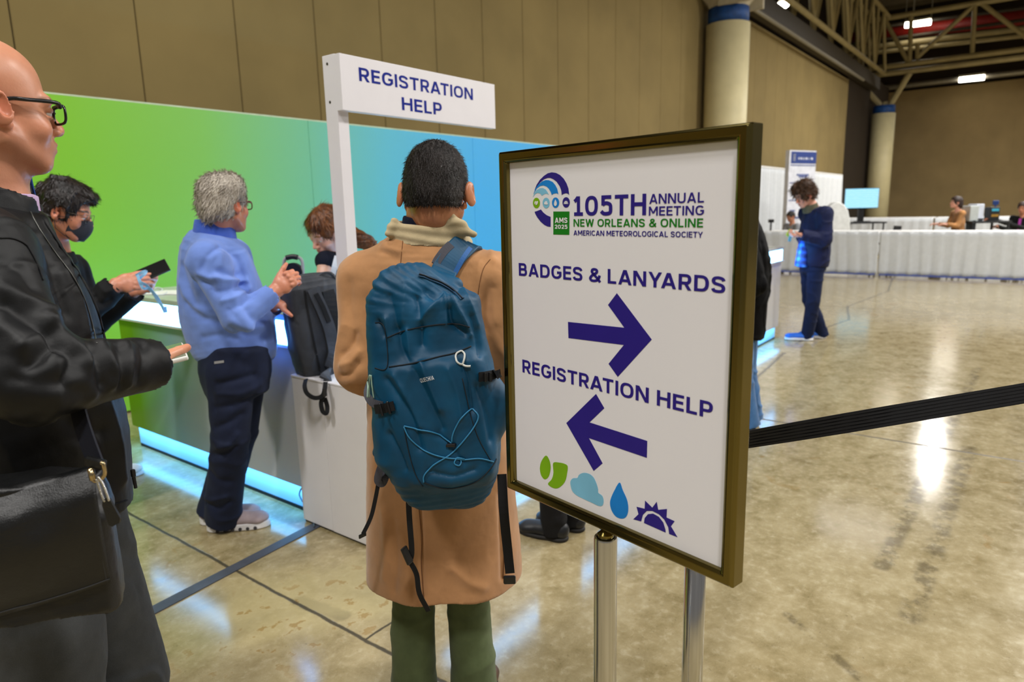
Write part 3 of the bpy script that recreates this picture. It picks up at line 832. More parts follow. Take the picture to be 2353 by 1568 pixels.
# tape on the floor and a loose cable
tape_m = mat('grey_gaffer_tape', (70, 74, 84), .5, var=.08, vscale=20)
a, b = onz(378, 1391, 0), onz(722, 1211, 0); d = unit(b-a)
bm = bmesh.new(); add_ribbon(bm, [a-d*1.2, a-d*.5, a, (a+b)/2, b, b+d*.06], V(0, 0, 1), [.062, .06, .062, .058, .06, .06], .004)
o = obj_bm('floor_tape', bm, tape_m)
o.data.transform(Matrix.Translation((0, 0, .003))); tag(o, 'dark grey tape strip running across the concrete to the counter corner', 'tape')
pp = [onx(713, 1098, 1.99), onx(697, 1116, 1.985), onx(688, 1136, 1.98), onx(697, 1155, 1.975), onx(710, 1170, 1.97), onx(719, 1190, 1.965), onz(722, 1211, .012)]
bm = bmesh.new(); add_tube(bm, smooth_path(pp, 6), .004, 8)
tag(obj_bm('loose_cable', bm, mat('grey_cable', (60, 72, 84), .5), None, True), 'thin dark cable curling out of the counter base', 'cable')
# ------------------------------------------------------------------ framed directional sign on its pole
gold = mat('antique_brass', (122, 110, 62), .16, 1.0, var=.06, vscale=3)
chrome = mat('brushed_steel', (206, 206, 206), .2, 1.0, var=.05, vscale=4, mapscale=(60, 60, .5))
d0 = 1.4211
S0 = at(1171, 376, d0); SEX = unit(V(-.2100, -.9777, 0)); SEZ = V(0, 0, 1); SN = np.cross(SEX, SEZ)   # SN faces the viewer
SW, SH = .533, .6985
def S(u, v, lift=0.0): return S0+SEX*u-SEZ*v+SN*lift
def uv(px, py):
    r = ray(px, py); k = ((S0-EYE)@SN)/(r@SN); p = EYE+r*k-S0; return np.array([p@SEX, -p[2]])
es = thing('sign_stand', 'brass framed directional sign with arrows on a steel pole, in front of the camel coat', 'sign stand', S(SW/2, SH)*V(1, 1, 0))
bm = bmesh.new()
# frame: profile swept round the rectangle (lip, slope, outer wall)
prof = [(0, .002), (0, .009), (-.006, .013), (-.019, .013), (-.024, .008), (-.024, -.022), (0, -.022)]
corn = [(0, 0, -1, -1), (SW, 0, 1, -1), (SW, SH, 1, 1), (0, SH, -1, 1)]
rings = []
for (u, v, a, b) in corn:
    rings.append([bm.verts.new(S(u-a*o, v-b*o, z)) for o, z in prof])
for i in range(4):
    A, B = rings[i], rings[(i+1) % 4]
    for k in range(len(prof)):
        j = (k+1) % len(prof); bm.faces.new((A[k], A[j], B[j], B[k]))
fr = obj_bm('frame', bm, gold, es)
mod = fr.modifiers.new('b', 'BEVEL'); mod.width = .0018; mod.segments = 2; mod.limit_method = 'ANGLE'; mod.angle_limit = .4
paper = mat('poster_paper', (236, 234, 239), .42, var=.008, vscale=3)
# the poster bulges a little behind its clear cover
nu, nv = 24, 32; vs = []; fs = []
for j in range(nv+1):
    for i in range(nu+1):
        u, v = SW*i/nu, SH*j/nv
        w = .0018*math.sin(3*v/SH*math.pi+1.0+u*3)*math.exp(-((v-.09)/.08)**2)
        vs.append(S(u, v, .0002+w*0.06))
for j in range(nv):
    for i in range(nu):
        a = j*(nu+1)+i; fs.append((a, a+nu+1, a+nu+2, a+1))
pydata('poster', vs, fs, paper, es, True)
box_b = bmesh.new(); add_box(box_b, S(SW/2, SH/2, -.012), (SW, .018, SH), np.array([SEX, SN, SEZ]).T); obj_bm('back_board', box_b, mat('sign_back', (60, 52, 40), .6), es)
ind = mat('indigo_ink', (38, 20, 130), .45, var=.03)
grn = mat('green_ink', (10, 124, 22), .45, var=.03)
LIFT = .0008
def stext(s, px_l, px_r, y_lt, y_lb, m, bold=.18, y_r=None):
    a = uv(px_l, y_lb); c = uv(px_l, y_lt); b = uv(px_r, (y_lb if y_r is None else y_r))
    return text_part('lettering', s, S(a[0], a[1], LIFT), SEX, SEZ, b[0]-a[0], a[1]-c[1], m, es, bold)
stext('105TH', 1318.5, 1485.0, 451.8, 496.4, ind, .185)
stext('ANNUAL', 1492.4, 1618.0, 446.3, 468.8, ind, .165)
stext('MEETING', 1491.3, 1618.0, 475.0, 495.8, ind, .165)
stext('NEW ORLEANS & ONLINE', 1318.5, 1616.0, 503.7, 520.9, grn, .17)
stext('AMERICAN METEOROLOGICAL SOCIETY', 1318.5, 1615.6, 529.4, 540.9, ind, .17)
stext('BADGES & LANYARDS', 1193, 1667.4, 604.5, 633.4, ind, .18, 660)
stext('REGISTRATION HELP', 1201.3, 1638.5, 826.2, 855.4, ind, .18, 945)
def poly(name, pix, m, lift=LIFT-.0004, org=(0, 0), sc=1.0, curve=False, sub=4):
    q = [uv(org[0]+p[0]/sc, org[1]+p[1]/sc) for p in pix]
    if curve: q = smooth_path([V(a[0], a[1], 0) for a in q], sub, True)
    return flat_shape(name, [S(p[0], p[1], lift) for p in q], m, es, SN*.0003)
poly('arrow', [(1305.6, 740), (1435, 753.4), (1397.6, 701), (1418, 674), (1498, 780.5), (1420, 866.4), (1398.8, 836.3), (1434, 793), (1306.7, 777)], ind)
poly('arrow', [(1301.8, 972.5), (1370, 905.6), (1389, 938.3), (1355, 971), (1487.7, 1013.7), (1486.7, 1052.4), (1353.6, 1007), (1385, 1065), (1364.6, 1082.5)], ind)
lime = mat('lime_ink', (124, 178, 10), .45); sky = mat('sky_ink', (124, 190, 222), .45); azure = mat('azure_ink', (8, 128, 214), .45)
O8, s8 = (1140, 780), 1.990
LEAF1 = [(228, 532), (243, 550), (250, 580), (247, 610), (238, 632), (222, 640), (207, 622), (201, 590), (208, 558)]
LEAF2 = [(262, 566), (290, 564), (315, 570), (328, 582), (325, 615), (318, 645), (305, 665), (285, 680), (262, 680), (238, 662), (255, 640), (263, 610)]
CLOUD = [(342, 670), (341, 650), (352, 636), (372, 634), (380, 620), (400, 611), (425, 615), (445, 630), (458, 655), (467, 685), (468, 702), (485, 715), (492, 735), (490, 755), (480, 763), (465, 760), (440, 748), (405, 732), (370, 714), (350, 695)]
DROP = [(565, 655), (580, 690), (598, 730), (605, 765), (603, 795), (592, 815), (572, 820), (548, 810), (530, 785), (522, 755), (525, 730), (540, 695)]
SUNR = [(628, 823), (652, 800), (643, 766), (680, 775), (682, 738), (715, 770), (735, 743), (742, 780), (782, 776), (780, 815), (817, 832), (800, 855), (830, 905), (792, 890), (788, 860), (770, 825), (745, 800), (715, 785), (690, 785), (672, 803), (664, 833)]
SUND = [(677, 840), (680, 818), (695, 800), (718, 797), (745, 812), (765, 838), (775, 870), (776, 884)]
poly('leaf_icon', LEAF1, lime, org=O8, sc=s8, curve=True); poly('leaf_icon', LEAF2, lime, org=O8, sc=s8, curve=True)
poly('cloud_icon', CLOUD, sky, org=O8, sc=s8, curve=True); poly('drop_icon', DROP, azure, org=O8, sc=s8, curve=True)
poly('sun_icon', SUNR, ind, org=O8, sc=s8); poly('sun_icon', SUND, ind, org=O8, sc=s8)
# meeting emblem
O5, s5 = (1180, 380), 4.706
poly('emblem_arch', [(230, 270), (250, 215), (285, 160), (330, 115), (370, 88), (415, 76), (460, 82), (505, 105), (545, 145), (575, 195), (595, 250), (604, 322), (590, 308), (571, 302), (545, 308), (524, 322), (518, 270), (500, 225), (470, 180), (435, 152), (400, 137), (370, 137), (330, 152), (290, 185), (255, 230)], ind, org=O5, sc=s5)
poly('emblem_arch', [(218, 310), (235, 262), (270, 210), (310, 175), (350, 160), (385, 162), (425, 180), (455, 215), (475, 255), (488, 315), (470, 303), (450, 305), (430, 310), (416, 322), (405, 290), (385, 255), (360, 230), (325, 218), (290, 225), (255, 250)], azure, org=O5, sc=s5)
poly('emblem_arch', [(213, 345), (225, 305), (250, 270), (285, 248), (320, 246), (350, 262), (370, 290), (383, 318), (365, 308), (345, 308), (325, 318), (310, 330), (290, 305), (262, 298), (235, 312)], sky, org=O5, sc=s5)
poly('emblem_arch', [(230, 503), (255, 495), (280, 485), (298, 478), (325, 512), (360, 540), (403, 558), (403, 666), (370, 662), (335, 645), (295, 610), (260, 565), (240, 530)], ind, org=O5, sc=s5)
for (cx, cy), m in zip(((250, 408), (355, 408), (457, 405), (571, 402)), (lime, sky, azure, ind)):
    c = uv(O5[0]+cx/s5, O5[1]+cy/s5); r = (uv(O5[0]+cx/s5, O5[1]+(cy+57)/s5)-c)[1]
    flat_shape('emblem_badge', [S(c[0]+r*math.cos(a), c[1]+r*math.sin(a), LIFT-.0004) for a in np.linspace(0, 2*math.pi, 29)[:-1]], m, es, SN*.0003)
def mini(shapes, cx, cy, size):
    """small white copy of a bottom-row icon inside an emblem badge"""
    qs = [[uv(O8[0]+p[0]/s8, O8[1]+p[1]/s8) for p in sh] for sh in shapes]; A = np.concatenate(qs); mid = (A.min(0)+A.max(0))/2; k = size/(A.max(0)-A.min(0)).max()
    c = uv(O5[0]+cx/s5, O5[1]+cy/s5)
    for q in qs: flat_shape('badge_icon', [S(*(c+(p-mid)*k), LIFT+.0002) for p in q], paper, es, SN*.0003)
mini([LEAF1, LEAF2], 250, 408, .0105); mini([CLOUD], 355, 406, .0105); mini([DROP], 457, 405, .0125); mini([SUNR, SUND], 571, 400, .0125)
poly('emblem_block', [(1272, 486.2), (1309, 486.2), (1308.6, 539.8), (1272, 539)], grn)
LIFT = .0012
stext('AMS', 1276, 1304.8, 500.5, 512.5, paper, .2); stext('2025', 1275.6, 1304.8, 516.5, 526, paper, .2)
# neck and pole
pt = S(*uv(1387, 1236), -.008); ax = V(pt[0], pt[1], 0)
sb = S(uv(1387, 1200)[0], SH+.024, -.006)
ax = V(sb[0], sb[1], 0)+SN*0.0
bm = bmesh.new(); lathe(bm, [(.0235, 0.012), (.0235, pt[2]-.004), (.0225, pt[2]), (.0185, pt[2]), (.0180, pt[2]-.05)], ax, n=32); obj_bm('pole', bm, chrome, es, True)
bm = bmesh.new(); lathe(bm, [(.006, pt[2]-.03), (.017, pt[2]-.005), (.017, pt[2]+.008), (.008, pt[2]+.016), (.009, sb[2]-.004)], ax, n=24); obj_bm('pole_neck', bm, gold, es, True)
bm = bmesh.new(); lathe(bm, [(.15, 0), (.15, .012), (.13, .022), (.05, .035), (.03, .06), (.024, .06)], ax, n=40); obj_bm('base', bm, chrome, es, True)
for o in list(es.children):
    if o.name.startswith('pole') or o.name.startswith('base'):
        m_ = o.modifiers.new('e', 'EDGE_SPLIT'); m_.split_angle = .6
# belt post behind the sign and its belt
q2 = at(1595, 1400, 1.58); bp = thing('belt_post', 'steel belt barrier post standing behind the framed sign', 'barrier post', (q2[0], q2[1], 0))
ax2 = V(q2[0], q2[1], 0)
bm = bmesh.new(); lathe(bm, [(.024, .012), (.024, .95)], ax2, n=32); obj_bm('pole', bm, chrome, bp, True)
bm = bmesh.new(); lathe(bm, [(.028, .95), (.031, .955), (.031, 1.045), (.026, 1.055), (.004, 1.057)], ax2, n=32); obj_bm('belt_head', bm, mat('black_plastic', (18, 18, 20), .4), bp, True)
bm = bmesh.new(); lathe(bm, [(.14, 0), (.14, .012), (.12, .022), (.05, .035), (.03, .06), (.025, .06)], ax2, n=40); obj_bm('base', bm, chrome, bp, True)
belt_m = cloth('black_belt_webbing', (20, 20, 22), .6, weave=500, bump=.3)
bA, bB = at(1608, 1029, 1.585), at(2353, 904, 1.60)
dv = bB-bA; L = 1.9; bm = bmesh.new()
for k in range(7):                         # ribbed webbing: seven stripes woven side by side
    pass
pts = []; nn = []; ex = unit(dv)
for i in range(13):
    f = i/12*1.8; p = bA+dv*f+V(0, 0, 0); pts.append(p)
    nrm = -ray(1900, 960); nrm = unit(nrm-ex*(nrm@ex)); tw = .75*max(0, 1-f*1.6)
    nrm = unit(nrm*math.cos(tw)+np.cross(ex, nrm)*math.sin(tw)*1.0); nn.append(nrm)
add_ribbon(bm, pts, nn, .047, .0022)
for k in range(6):
    off = (k-2.5)*.0078
    P2 = []
    for i in range(13):
        T = unit(pts[min(i+1, 12)]-pts[max(i-1, 0)]); s = np.cross(T, nn[i]); P2.append(pts[i]+unit(s)*off+nn[i]*.0013)
    add_ribbon(bm, P2, nn, .0048, .0016)
blt = obj_bm('barrier_belt', bm, belt_m); tag(blt, 'black ribbed barrier belt stretched from behind the sign to the right edge', 'belt')
# ------------------------------------------------------------------ people: shared builders
HN = V(math.cos(AZ), math.sin(AZ), 0)                 # horizontal heading of the view
HR = V(math.sin(AZ), -math.cos(AZ), 0)                # horizontal right of the view
def W(px, py, D): r = ray(px, py); return EYE + r*(D/(r@HN))       # point on the upright plane at forward distance D
def mpp(D, px, py): return np.linalg.norm(W(px+1, py, D)-W(px, py, D))   # metres per pixel there
def azv(deg): a = math.radians(deg); return V(math.cos(a), math.sin(a), 0)
def rot(axis, deg):
    return np.array(Matrix.Rotation(math.radians(deg), 3, Vector(axis)))
def head_frame(az, pitch=0, roll=0):
    """columns: right, forward, up.  pitch > 0 looks down, roll > 0 tips to its right"""
    f = azv(az); r = V(f[1], -f[0], 0); u = V(0, 0, 1)
    R = np.array([r, f, u]).T
    R = rot(r, -pitch) @ R
    return rot(R[:, 1], roll) @ R
def local_clay(h): return Clay(h)
def xf(prim, c, R, s):
    """a primitive made in head space, moved to the world"""
    a, b, f = prim; c = np.asarray(c, float)
    cs = np.array([[x, y, z] for x in (a[0], b[0]) for y in (a[1], b[1]) for z in (a[2], b[2])])*s @ R.T + c
    def g(X, Y, Z):
        x, y, z = (X-c[0])/s, (Y-c[1])/s, (Z-c[2])/s
        return f(R[0, 0]*x+R[1, 0]*y+R[2, 0]*z, R[0, 1]*x+R[1, 1]*y+R[2, 1]*z, R[0, 2]*x+R[1, 2]*y+R[2, 2]*z)*s
    return cs.min(0), cs.max(0), g
def head_prims(female=False, top=.118, jaw=1.0, nose=1.0, ear=0.0):
    A = []; J = jaw
    def u(p, k): A.append(('u', p, k))
    def d(p, k): A.append(('s', p, k))
    u(ell((0, -.012, top-.083), (.075, .098, .083)), .01)
    u(ell((0, .028, -.018), (.064, .060, .080)), .03)
    for s in (-1, 1):
        u(cone((s*.056*J, -.004, -.052), (s*.024*J, .062, -.097), .018, .016), .022)
        u(ell((s*.040, .056, -.034), (.025, .026, .026)), .02)
    u(ell((0, .068, -.098), (.026, .022, .018)), .02)
    u(ell((0, .040, -.075), (.045, .045, .030)), .025)
    u(cone((-.040, .077, .020), (.040, .077, .020), .013), .014)
    for s in (-1, 1): d(ell((s*.032, .096, -.001), (.020, .013, .013)), .012)
    for s in (-1, 1):
        u(ell((s*.0315, .0785, .0045), (.0155, .0145, .0085)), .003)
        u(ell((s*.0315, .0780, -.0100), (.0150, .0130, .0050)), .004)
    u(cone((0, .086, .014), (0, .108*1, -.026), .0075, .0105*nose), .010)
    u(ell((0, .110, -.030), (.0115*nose, .0105, .0095)), .006)
    for s in (-1, 1): u(ell((s*.0120*nose, .099, -.034), (.0085, .0115, .0075)), .006)
    for s in (-1, 1): d(ell((s*.0065, .103, -.0425), (.0038, .0055, .0035)), .002)
    u(ell((0, .080, -.062), (.030, .020, .022)), .018)
    u(ell((0, .0955, -.0585), (.021, .0085, .0055)), .005)
    u(ell((0, .0940, -.0705), (.018, .0085, .0065)), .005)
    d(ell((0, .1040, -.0640), (.024, .0060, .0017)), .0025)
    for s in (-1, 1):                                   # ears
        Rr = rot((0, 0, 1), s*-32) @ rot((1, 0, 0), 10)
        u(ell((s*(.083+ear), -.016, -.006), (.0075+ear*.2, .021, .033), Rr), .006)
        d(ell((s*(.090+ear*1.1), -.010, -.002), (.006, .012, .020), Rr), .004)
        if ear: u(ell((s*.080, -.004, -.008), (.010, .010, .016)), .008)
        u(ell((s*.079, -.002, -.010), (.006, .006, .008)), .004)
        u(ell((s*.078, -.006, -.034), (.006, .010, .010)), .004)
    return A
EYE_WHITE = V(.72, .68, .64)
def eyeball(c, R, s, side, iris, look=(0, 0)):
    n = 12; vs = []; cols = []; Q = []
    ce = np.asarray(c)+R @ (V(side*.0315, .0775, -.0015)*s); ax = unit(R @ V(look[0], 1, look[1])); x = unit(np.cross(ax, R[:, 2])); z = np.cross(x, ax)
    rings = 10
    for i in range(rings+1):
        th = math.pi*i/rings*.98+.01
        for k in range(n):
            a = 2*math.pi*k/n; vs.append(ce+.0125*s*(math.cos(th)*ax+math.sin(th)*(math.cos(a)*x+math.sin(a)*z)))
            cols.append(V(.004, .004, .004) if i < 1 else (V(*iris) if i < 2 else EYE_WHITE))
    for i in range(rings):
        for k in range(n):
            j = (k+1) % n; Q.append((i*n+k, i*n+j, (i+1)*n+j, (i+1)*n+k))
    return np.array(vs), np.array(Q), np.array(cols)
def build_head(c, R, neck, s=1.0, h=.003, skin=(205, 152, 124), lips=(176, 96, 88), stubble=0.0, brow=(60, 44, 34), iris=(.12, .07, .03),
               nr=.056, eyes=True, female=False, top=.118, jaw=1.0, nose=1.0, look=(0, -.1), blush=.35, browz=.021, ear=0.0):
    cl = Clay(h*1.0)
    for op, p, k in head_prims(female, top, jaw, nose, ear): cl.ops.append((op, xf(p, c, R, s), k*s))
    cl.ops.append(('u', cone(c+R @ (V(0, -.030, -.055)*s), neck, nr*.96, nr), .028))
    cl.ops.append(('u', cone(neck, neck+V(0, 0, -.06), nr, nr*1.25), .03))
    P, Q = cl.mesh(); Q = outward(P, Q)
    L = (P-c) @ R/s
    base = np.array(lin(skin)[:3]); col = np.tile(base, (len(P), 1))
    def blend(mask, colr): 
        nonlocal col
        col = col*(1-mask[:, None])+np.asarray(colr)[None]*mask[:, None]
    def blob(cc, rr): return np.exp(-(((L-np.array(cc))/np.array(rr))**2).sum(1))
    redder = base*V(1.0, .62, .55)
    blend(np.clip(blob((0, .11, -.03), (.02, .02, .016)), 0, 1)*blush, redder)
    for sd in (-1, 1):
        blend(blob((sd*.046, .06, -.034), (.025, .03, .022))*blush*.7, redder); blend(blob((sd*.084, -.012, -.006), (.014, .03, .04))*min(1, blush*1.3), redder)
    if stubble:
        m = np.clip((-.036-L[:, 2])/.02, 0, 1)*np.clip((L[:, 1]+.02)/.03, 0, 1)*np.clip((L[:, 2]+.16)/.03, 0, 1); blend(m*stubble, base*V(.52, .47, .46))
    lipc = np.array(lin(lips)[:3])
    m = np.maximum(blob((0, .101, -.0585), (.018, .012, .0055)), blob((0, .099, -.0705), (.016, .012, .0062))); blend(np.clip(m*1.5, 0, 1), lipc)
    bc = np.array(lin(brow)[:3])
    for sd in (-1, 1):
        d = np.abs(L[:, 2]-(browz+.006*(1-((np.abs(L[:, 0])-.034)/.022)**2)))
        m = np.clip(1-d/.0052, 0, 1)*np.clip((np.abs(L[:, 0])-.012)/.006, 0, 1)*np.clip((.058-np.abs(L[:, 0]))/.008, 0, 1)*(L[:, 1] > .05); blend(np.clip(m*1.6, 0, .9), bc)
    parts = [(P, Q, col)]
    if eyes:
        for sd in (-1, 1): parts.append(eyeball(c, R, s, sd, iris, look))
    return parts
def hand_parts(w, d, n, right, scale=1.0, curl=(.5, .5, .55, .6), spread=.05, thumb=(.55, .75, .35), tcurl=.3, fore=None, h=.0026, skin=(205, 152, 124), joints=(1.0, 1.15, .8)):
    w = np.asarray(w, float); d = unit(d); n = unit(n-d*(np.dot(n, d))); s = np.cross(d, n)*(1 if right else -1); k = scale
    cl = Clay(h)
    if fore is not None: cl.add(etube(w+unit(np.asarray(fore)-w)*.10, w, n, (.036*k, .036*k), (.024*k, .030*k)), .01)
    cl.add(etube(w-d*.005*k, w+d*.040*k, s, (.028*k, .018*k), (.036*k, .016*k)), .012*k)
    cl.add(etube(w+d*.035*k, w+d*.084*k, s, (.036*k, .0155*k), (.040*k, .0125*k)), .012*k)
    tb = w+d*.022*k+s*.024*k+n*.006*k
    t1 = unit(d*thumb[0]+s*thumb[1]+n*thumb[2]); 
    t2 = unit(t1*math.cos(tcurl)+unit(d*.8+n*.4-s*.3)*math.sin(tcurl)); t3 = unit(t2*math.cos(tcurl*.8)+unit(d*.7+n*.5-s*.5)*math.sin(tcurl*.8))
    a = tb+t1*.040*k; b = a+t2*.032*k; e = b+t3*.022*k
    cl.add(cone(tb, a, .0165*k, .0125*k), .010*k); cl.add(cone(a, b, .0122*k, .0108*k), .004*k); cl.add(cone(b, e, .0108*k, .0080*k), .003*k)
    tips = []
    for i, (off, base, ln, r) in enumerate(((.029, .084, .072, .0094), (.0095, .088, .080, .0096), (-.0105, .085, .074, .0092), (-.029, .078, .059, .0082))):
        p = w+d*base*k+s*off*k*.98; dd = unit(d+s*(off/.029)*spread); ang = 0; L = [ln*.47, ln*.31, ln*.24]; rr = [r, r*.94, r*.86, r*.68]
        for q in range(3):
            ang += curl[i]*joints[q]; v = unit(dd*math.cos(ang)+n*math.sin(ang)); p2 = p+v*L[q]*k
            cl.add(cone(p-v*(.012*k if q == 0 else 0), p2, rr[q]*k, rr[q+1]*k), .0045*k if q == 0 else .0025*k); p = p2
        tips.append(p)
    P, Q = cl.mesh(); Q = outward(P, Q)
    base = np.array(lin(skin)[:3]); col = np.tile(base, (len(P), 1))
    for tp in tips+[e]:
        m = np.exp(-((P-tp)**2).sum(1)/.012**2)*.45; col = col*(1-m[:, None])+(base*V(1.02, .72, .66))[None]*m[:, None]
    m = np.clip(fbm(P*60, 5), -1, 1)*.08; col = col*(1+m[:, None])
    return [(P, Q, col)]
def core_parts(J, skin, h=.009, scale=1.0):
    """the body under the clothes: trunk, arms, legs"""
    cl = Clay(h); c = lambda a, b, r, q=None: cl.add(cone(a, b, r*scale, (q or r)*scale), .03)
    side = J['shR']-J['shL']
    cl.add(loft([(J['hip'], (.13*scale, .08*scale)), (J['mid'], (.11*scale, .07*scale)), (J['chest'], (.13*scale, .085*scale)), (J['neck']-V(0, 0, .06), (.10*scale, .06*scale))], side), .03)
    c(J['neck']-V(0, 0, .07), J['neck'], .05)
    for s in 'RL':
        c(J['neck']-V(0, 0, .05), J['sh'+s], .045, .045); c(J['sh'+s], J['el'+s], .042, .036); c(J['el'+s], J['wr'+s], .034, .024)
        if 'kn'+s in J: c(J['hj'+s], J['kn'+s], .065, .048); c(J['kn'+s], J['an'+s], .046, .034)
    P, Q = cl.mesh(); Q = outward(P, Q); return [(P, Q, np.tile(np.array(lin(skin)[:3]), (len(P), 1)))]
def join_parts(name, parts, m, parent):
    P = np.concatenate([p[0] for p in parts]); C = np.concatenate([p[2] for p in parts]); k = 0; Qs = []
    for p in parts: Qs.append(np.asarray(p[1])+k); k += len(p[0])
    o = link(name, quad_mesh(name, P, np.concatenate(Qs), C), m, parent, True)
    SURF[o.name] = (P, np.concatenate(Qs)); return o
def cloth_disp(amp, f=9.0, seed=0, A=None, fine=.0012, hem=None):
    """soft creases: ridged noise in stretched coordinates"""
    A = np.eye(3) if A is None else np.asarray(A)
    def g(P, N):
        q = (P @ A.T)*f; q = q+.55*np.stack([noise3(q*.7, seed+3), noise3(q*.7, seed+4), noise3(q*.7, seed+5)], 1)
        return amp*(.75*ridge(q, seed)-.25)+fine*fbm(P*45, seed+9)
    return g
def sleeves(cl, J, s, rs, re, rw, cuff, k=.028, inner=True, elb=None):
    """tapered sleeve shoulder > elbow > cuff; cuff = distance kept free before the wrist"""
    sh, el, wr = J['sh'+s], J['el'+s], J['wr'+s]; d = unit(wr-el); end = wr-d*cuff
    cl.add(cone(sh, el, rs, re), k)
    n = np.cross(d, V(0, 0, 1) if abs(d[2]) < .9 else V(1, 0, 0))
    cl.add(etube(el, end, n, (re, re), (rw, rw), 2.0, True), k)
    return (end, d, n, rw)
def hollow(cl, e, depth=.02, wall=.004):
    end, d, n, rw = e; cl.sub(etube(end-d*depth, end+d*.03, n, (rw-wall, rw-wall), (rw-wall, rw-wall), 2.0, True), .003)
def shoe(name, heel, dirv, L, m_up, m_sole, parent, w=.048, h=.09, h_=.004, sole_h=.028, boots=False):
    """trainer standing on the floor: upper with a sole part"""
    d = unit(V(dirv[0], dirv[1], 0)); s = V(d[1], -d[0], 0); u = V(0, 0, 1); g = V(heel[0], heel[1], 0)
    cl = Clay(h_)
    cl.add(etube(g+d*.03*1+u*(sole_h+.018), g+d*(L-.05)+u*(sole_h+.012), s, (w*.80, .032), (w*.92, .024)), .02)
    cl.add(ell(g+d*.055+u*(h*.72), (w*.82, .058, h*.46), np.array([s, d, u]).T), .025)
    cl.add(ell(g+d*(L*.52)+u*(h*.52), (w*.72, .085, h*.34), np.array([s, d, u]).T), .025)
    cl.add(ell(g+d*(L-.055)+u*(sole_h+.012), (w*.95, .055, .027), np.array([s, d, u]).T), .02)
    cl.cut(g+u*(sole_h-.004), -u)
    o = clay_obj(name, cl, m_up, parent)
    c2 = Clay(h_)
    c2.add(etube(g+d*.045, g+d*(L*.5), s, (w*.82, .1), (w*.80, .1)), .02); c2.add(ell(g+d*.05, (w*.86, .052, .1), np.array([s, d, u]).T), .02)
    c2.add(ell(g+d*(L-.09), (w*1.04, .095, .1), np.array([s, d, u]).T), .03)
    c2.cut(g+u*sole_h, u); c2.cut(g+u*.002, -u)
    so = clay_obj('sole', c2, m_sole, o)
    return o
def trousers(name, J, m, parent, r_hip=(.165, .115), rk=.075, ra=.07, rt=.092, top=None, h=.006, disp=.006, seed=1, floor_gap=.025, pw=2.2, sep=None, fz=6):
    cl = Clay(h); side = J['hjR']-J['hjL']
    t = J['hip']+V(0, 0, .12) if top is None else top
    cl.add(etube(J['hip']-V(0, 0, .02), t, side, r_hip, (r_hip[0]*.92, r_hip[1]*.92), pw, False), .03)
    for s in 'RL':
        cl.add(cone(J['hj'+s], J['kn'+s], rt, rk), .012 if s == 'L' else .028)
        d = unit(J['an'+s]-J['kn'+s]); e = J['an'+s]+d*((J['an'+s][2]-floor_gap)/max(.2, -d[2]))
        cl.add(etube(J['kn'+s], e, side, (rk, rk), (ra, ra), 2.0, True), .008)
    A = np.diag([1.0, 1.0, 1.35])
    o = clay_obj(name, cl, m, parent, cloth_disp(disp, fz, seed, A))
    return o
def hair_cap(c, R, s, thick=.012, front=.066, low=-.05, h=.004, extra=(), cuts=(), grow=(1, 1, 1), top=.118):
    """hair as an offset of the skull, opened over the face"""
    cl = Clay(h)
    g = np.array(grow)
    cl.ops.append(('u', xf(ell((0, -.012, top-.083), (V(.075, .098, .083)+thick)*g), c, R, s), .01))
    cl.ops.append(('u', xf(ell((0, -.045, -.012), (V(.066, .056, .062)+thick*.7)*g), c, R, s), .03))
    for p, k in extra: cl.ops.append(('u', xf(p, c, R, s), k))
    # open the face below the hairline, and trim at the nape
    cl.ops.append(('s', xf(rbox((0, .120, -.06), (.20, .120-.002+.02, .06+.09), None, .05), c, R, s), .012)) if front is None else \
        cl.ops.append(('s', xf(rbox((0, front+.10, -.055), (.2, .108, .110), rot((1, 0, 0), -12), .03), c, R, s), .012))
    for sd in (-1, 1): cl.ops.append(('s', xf(ell((sd*.088, .006, -.014), (.022, .030, .036)), c, R, s), .008))
    for p, k in cuts: cl.ops.append(('s', xf(p, c, R, s), k))
    cl.ops.append(('c', halfspace(np.asarray(c)+R @ (V(0, -.06, low)*s), R @ V(0, .35, -1.0)), 0))
    return cl
def hair_disp(c, R, s, amp=.004, f=(60, 60, 14), seed=3, big=.0, bf=18, center=(0, -.03, .12)):
    """strand-like relief running away from the crown"""
    def g(P, N):
        L = (P-c) @ R/s; d = L-np.array(center); r = np.linalg.norm(d, axis=1); a = np.arctan2(d[:, 1], d[:, 0])
        q = np.stack([a*f[0]/8+noise3(L*30, seed+1)*.7, r*f[2], d[:, 2]*f[1]*.3], 1)
        return amp*noise3(q, seed)+amp*.5*noise3(q*2.3, seed+5)+big*noise3(L*bf, seed+7)
    return g
SKIN = skin_mat()
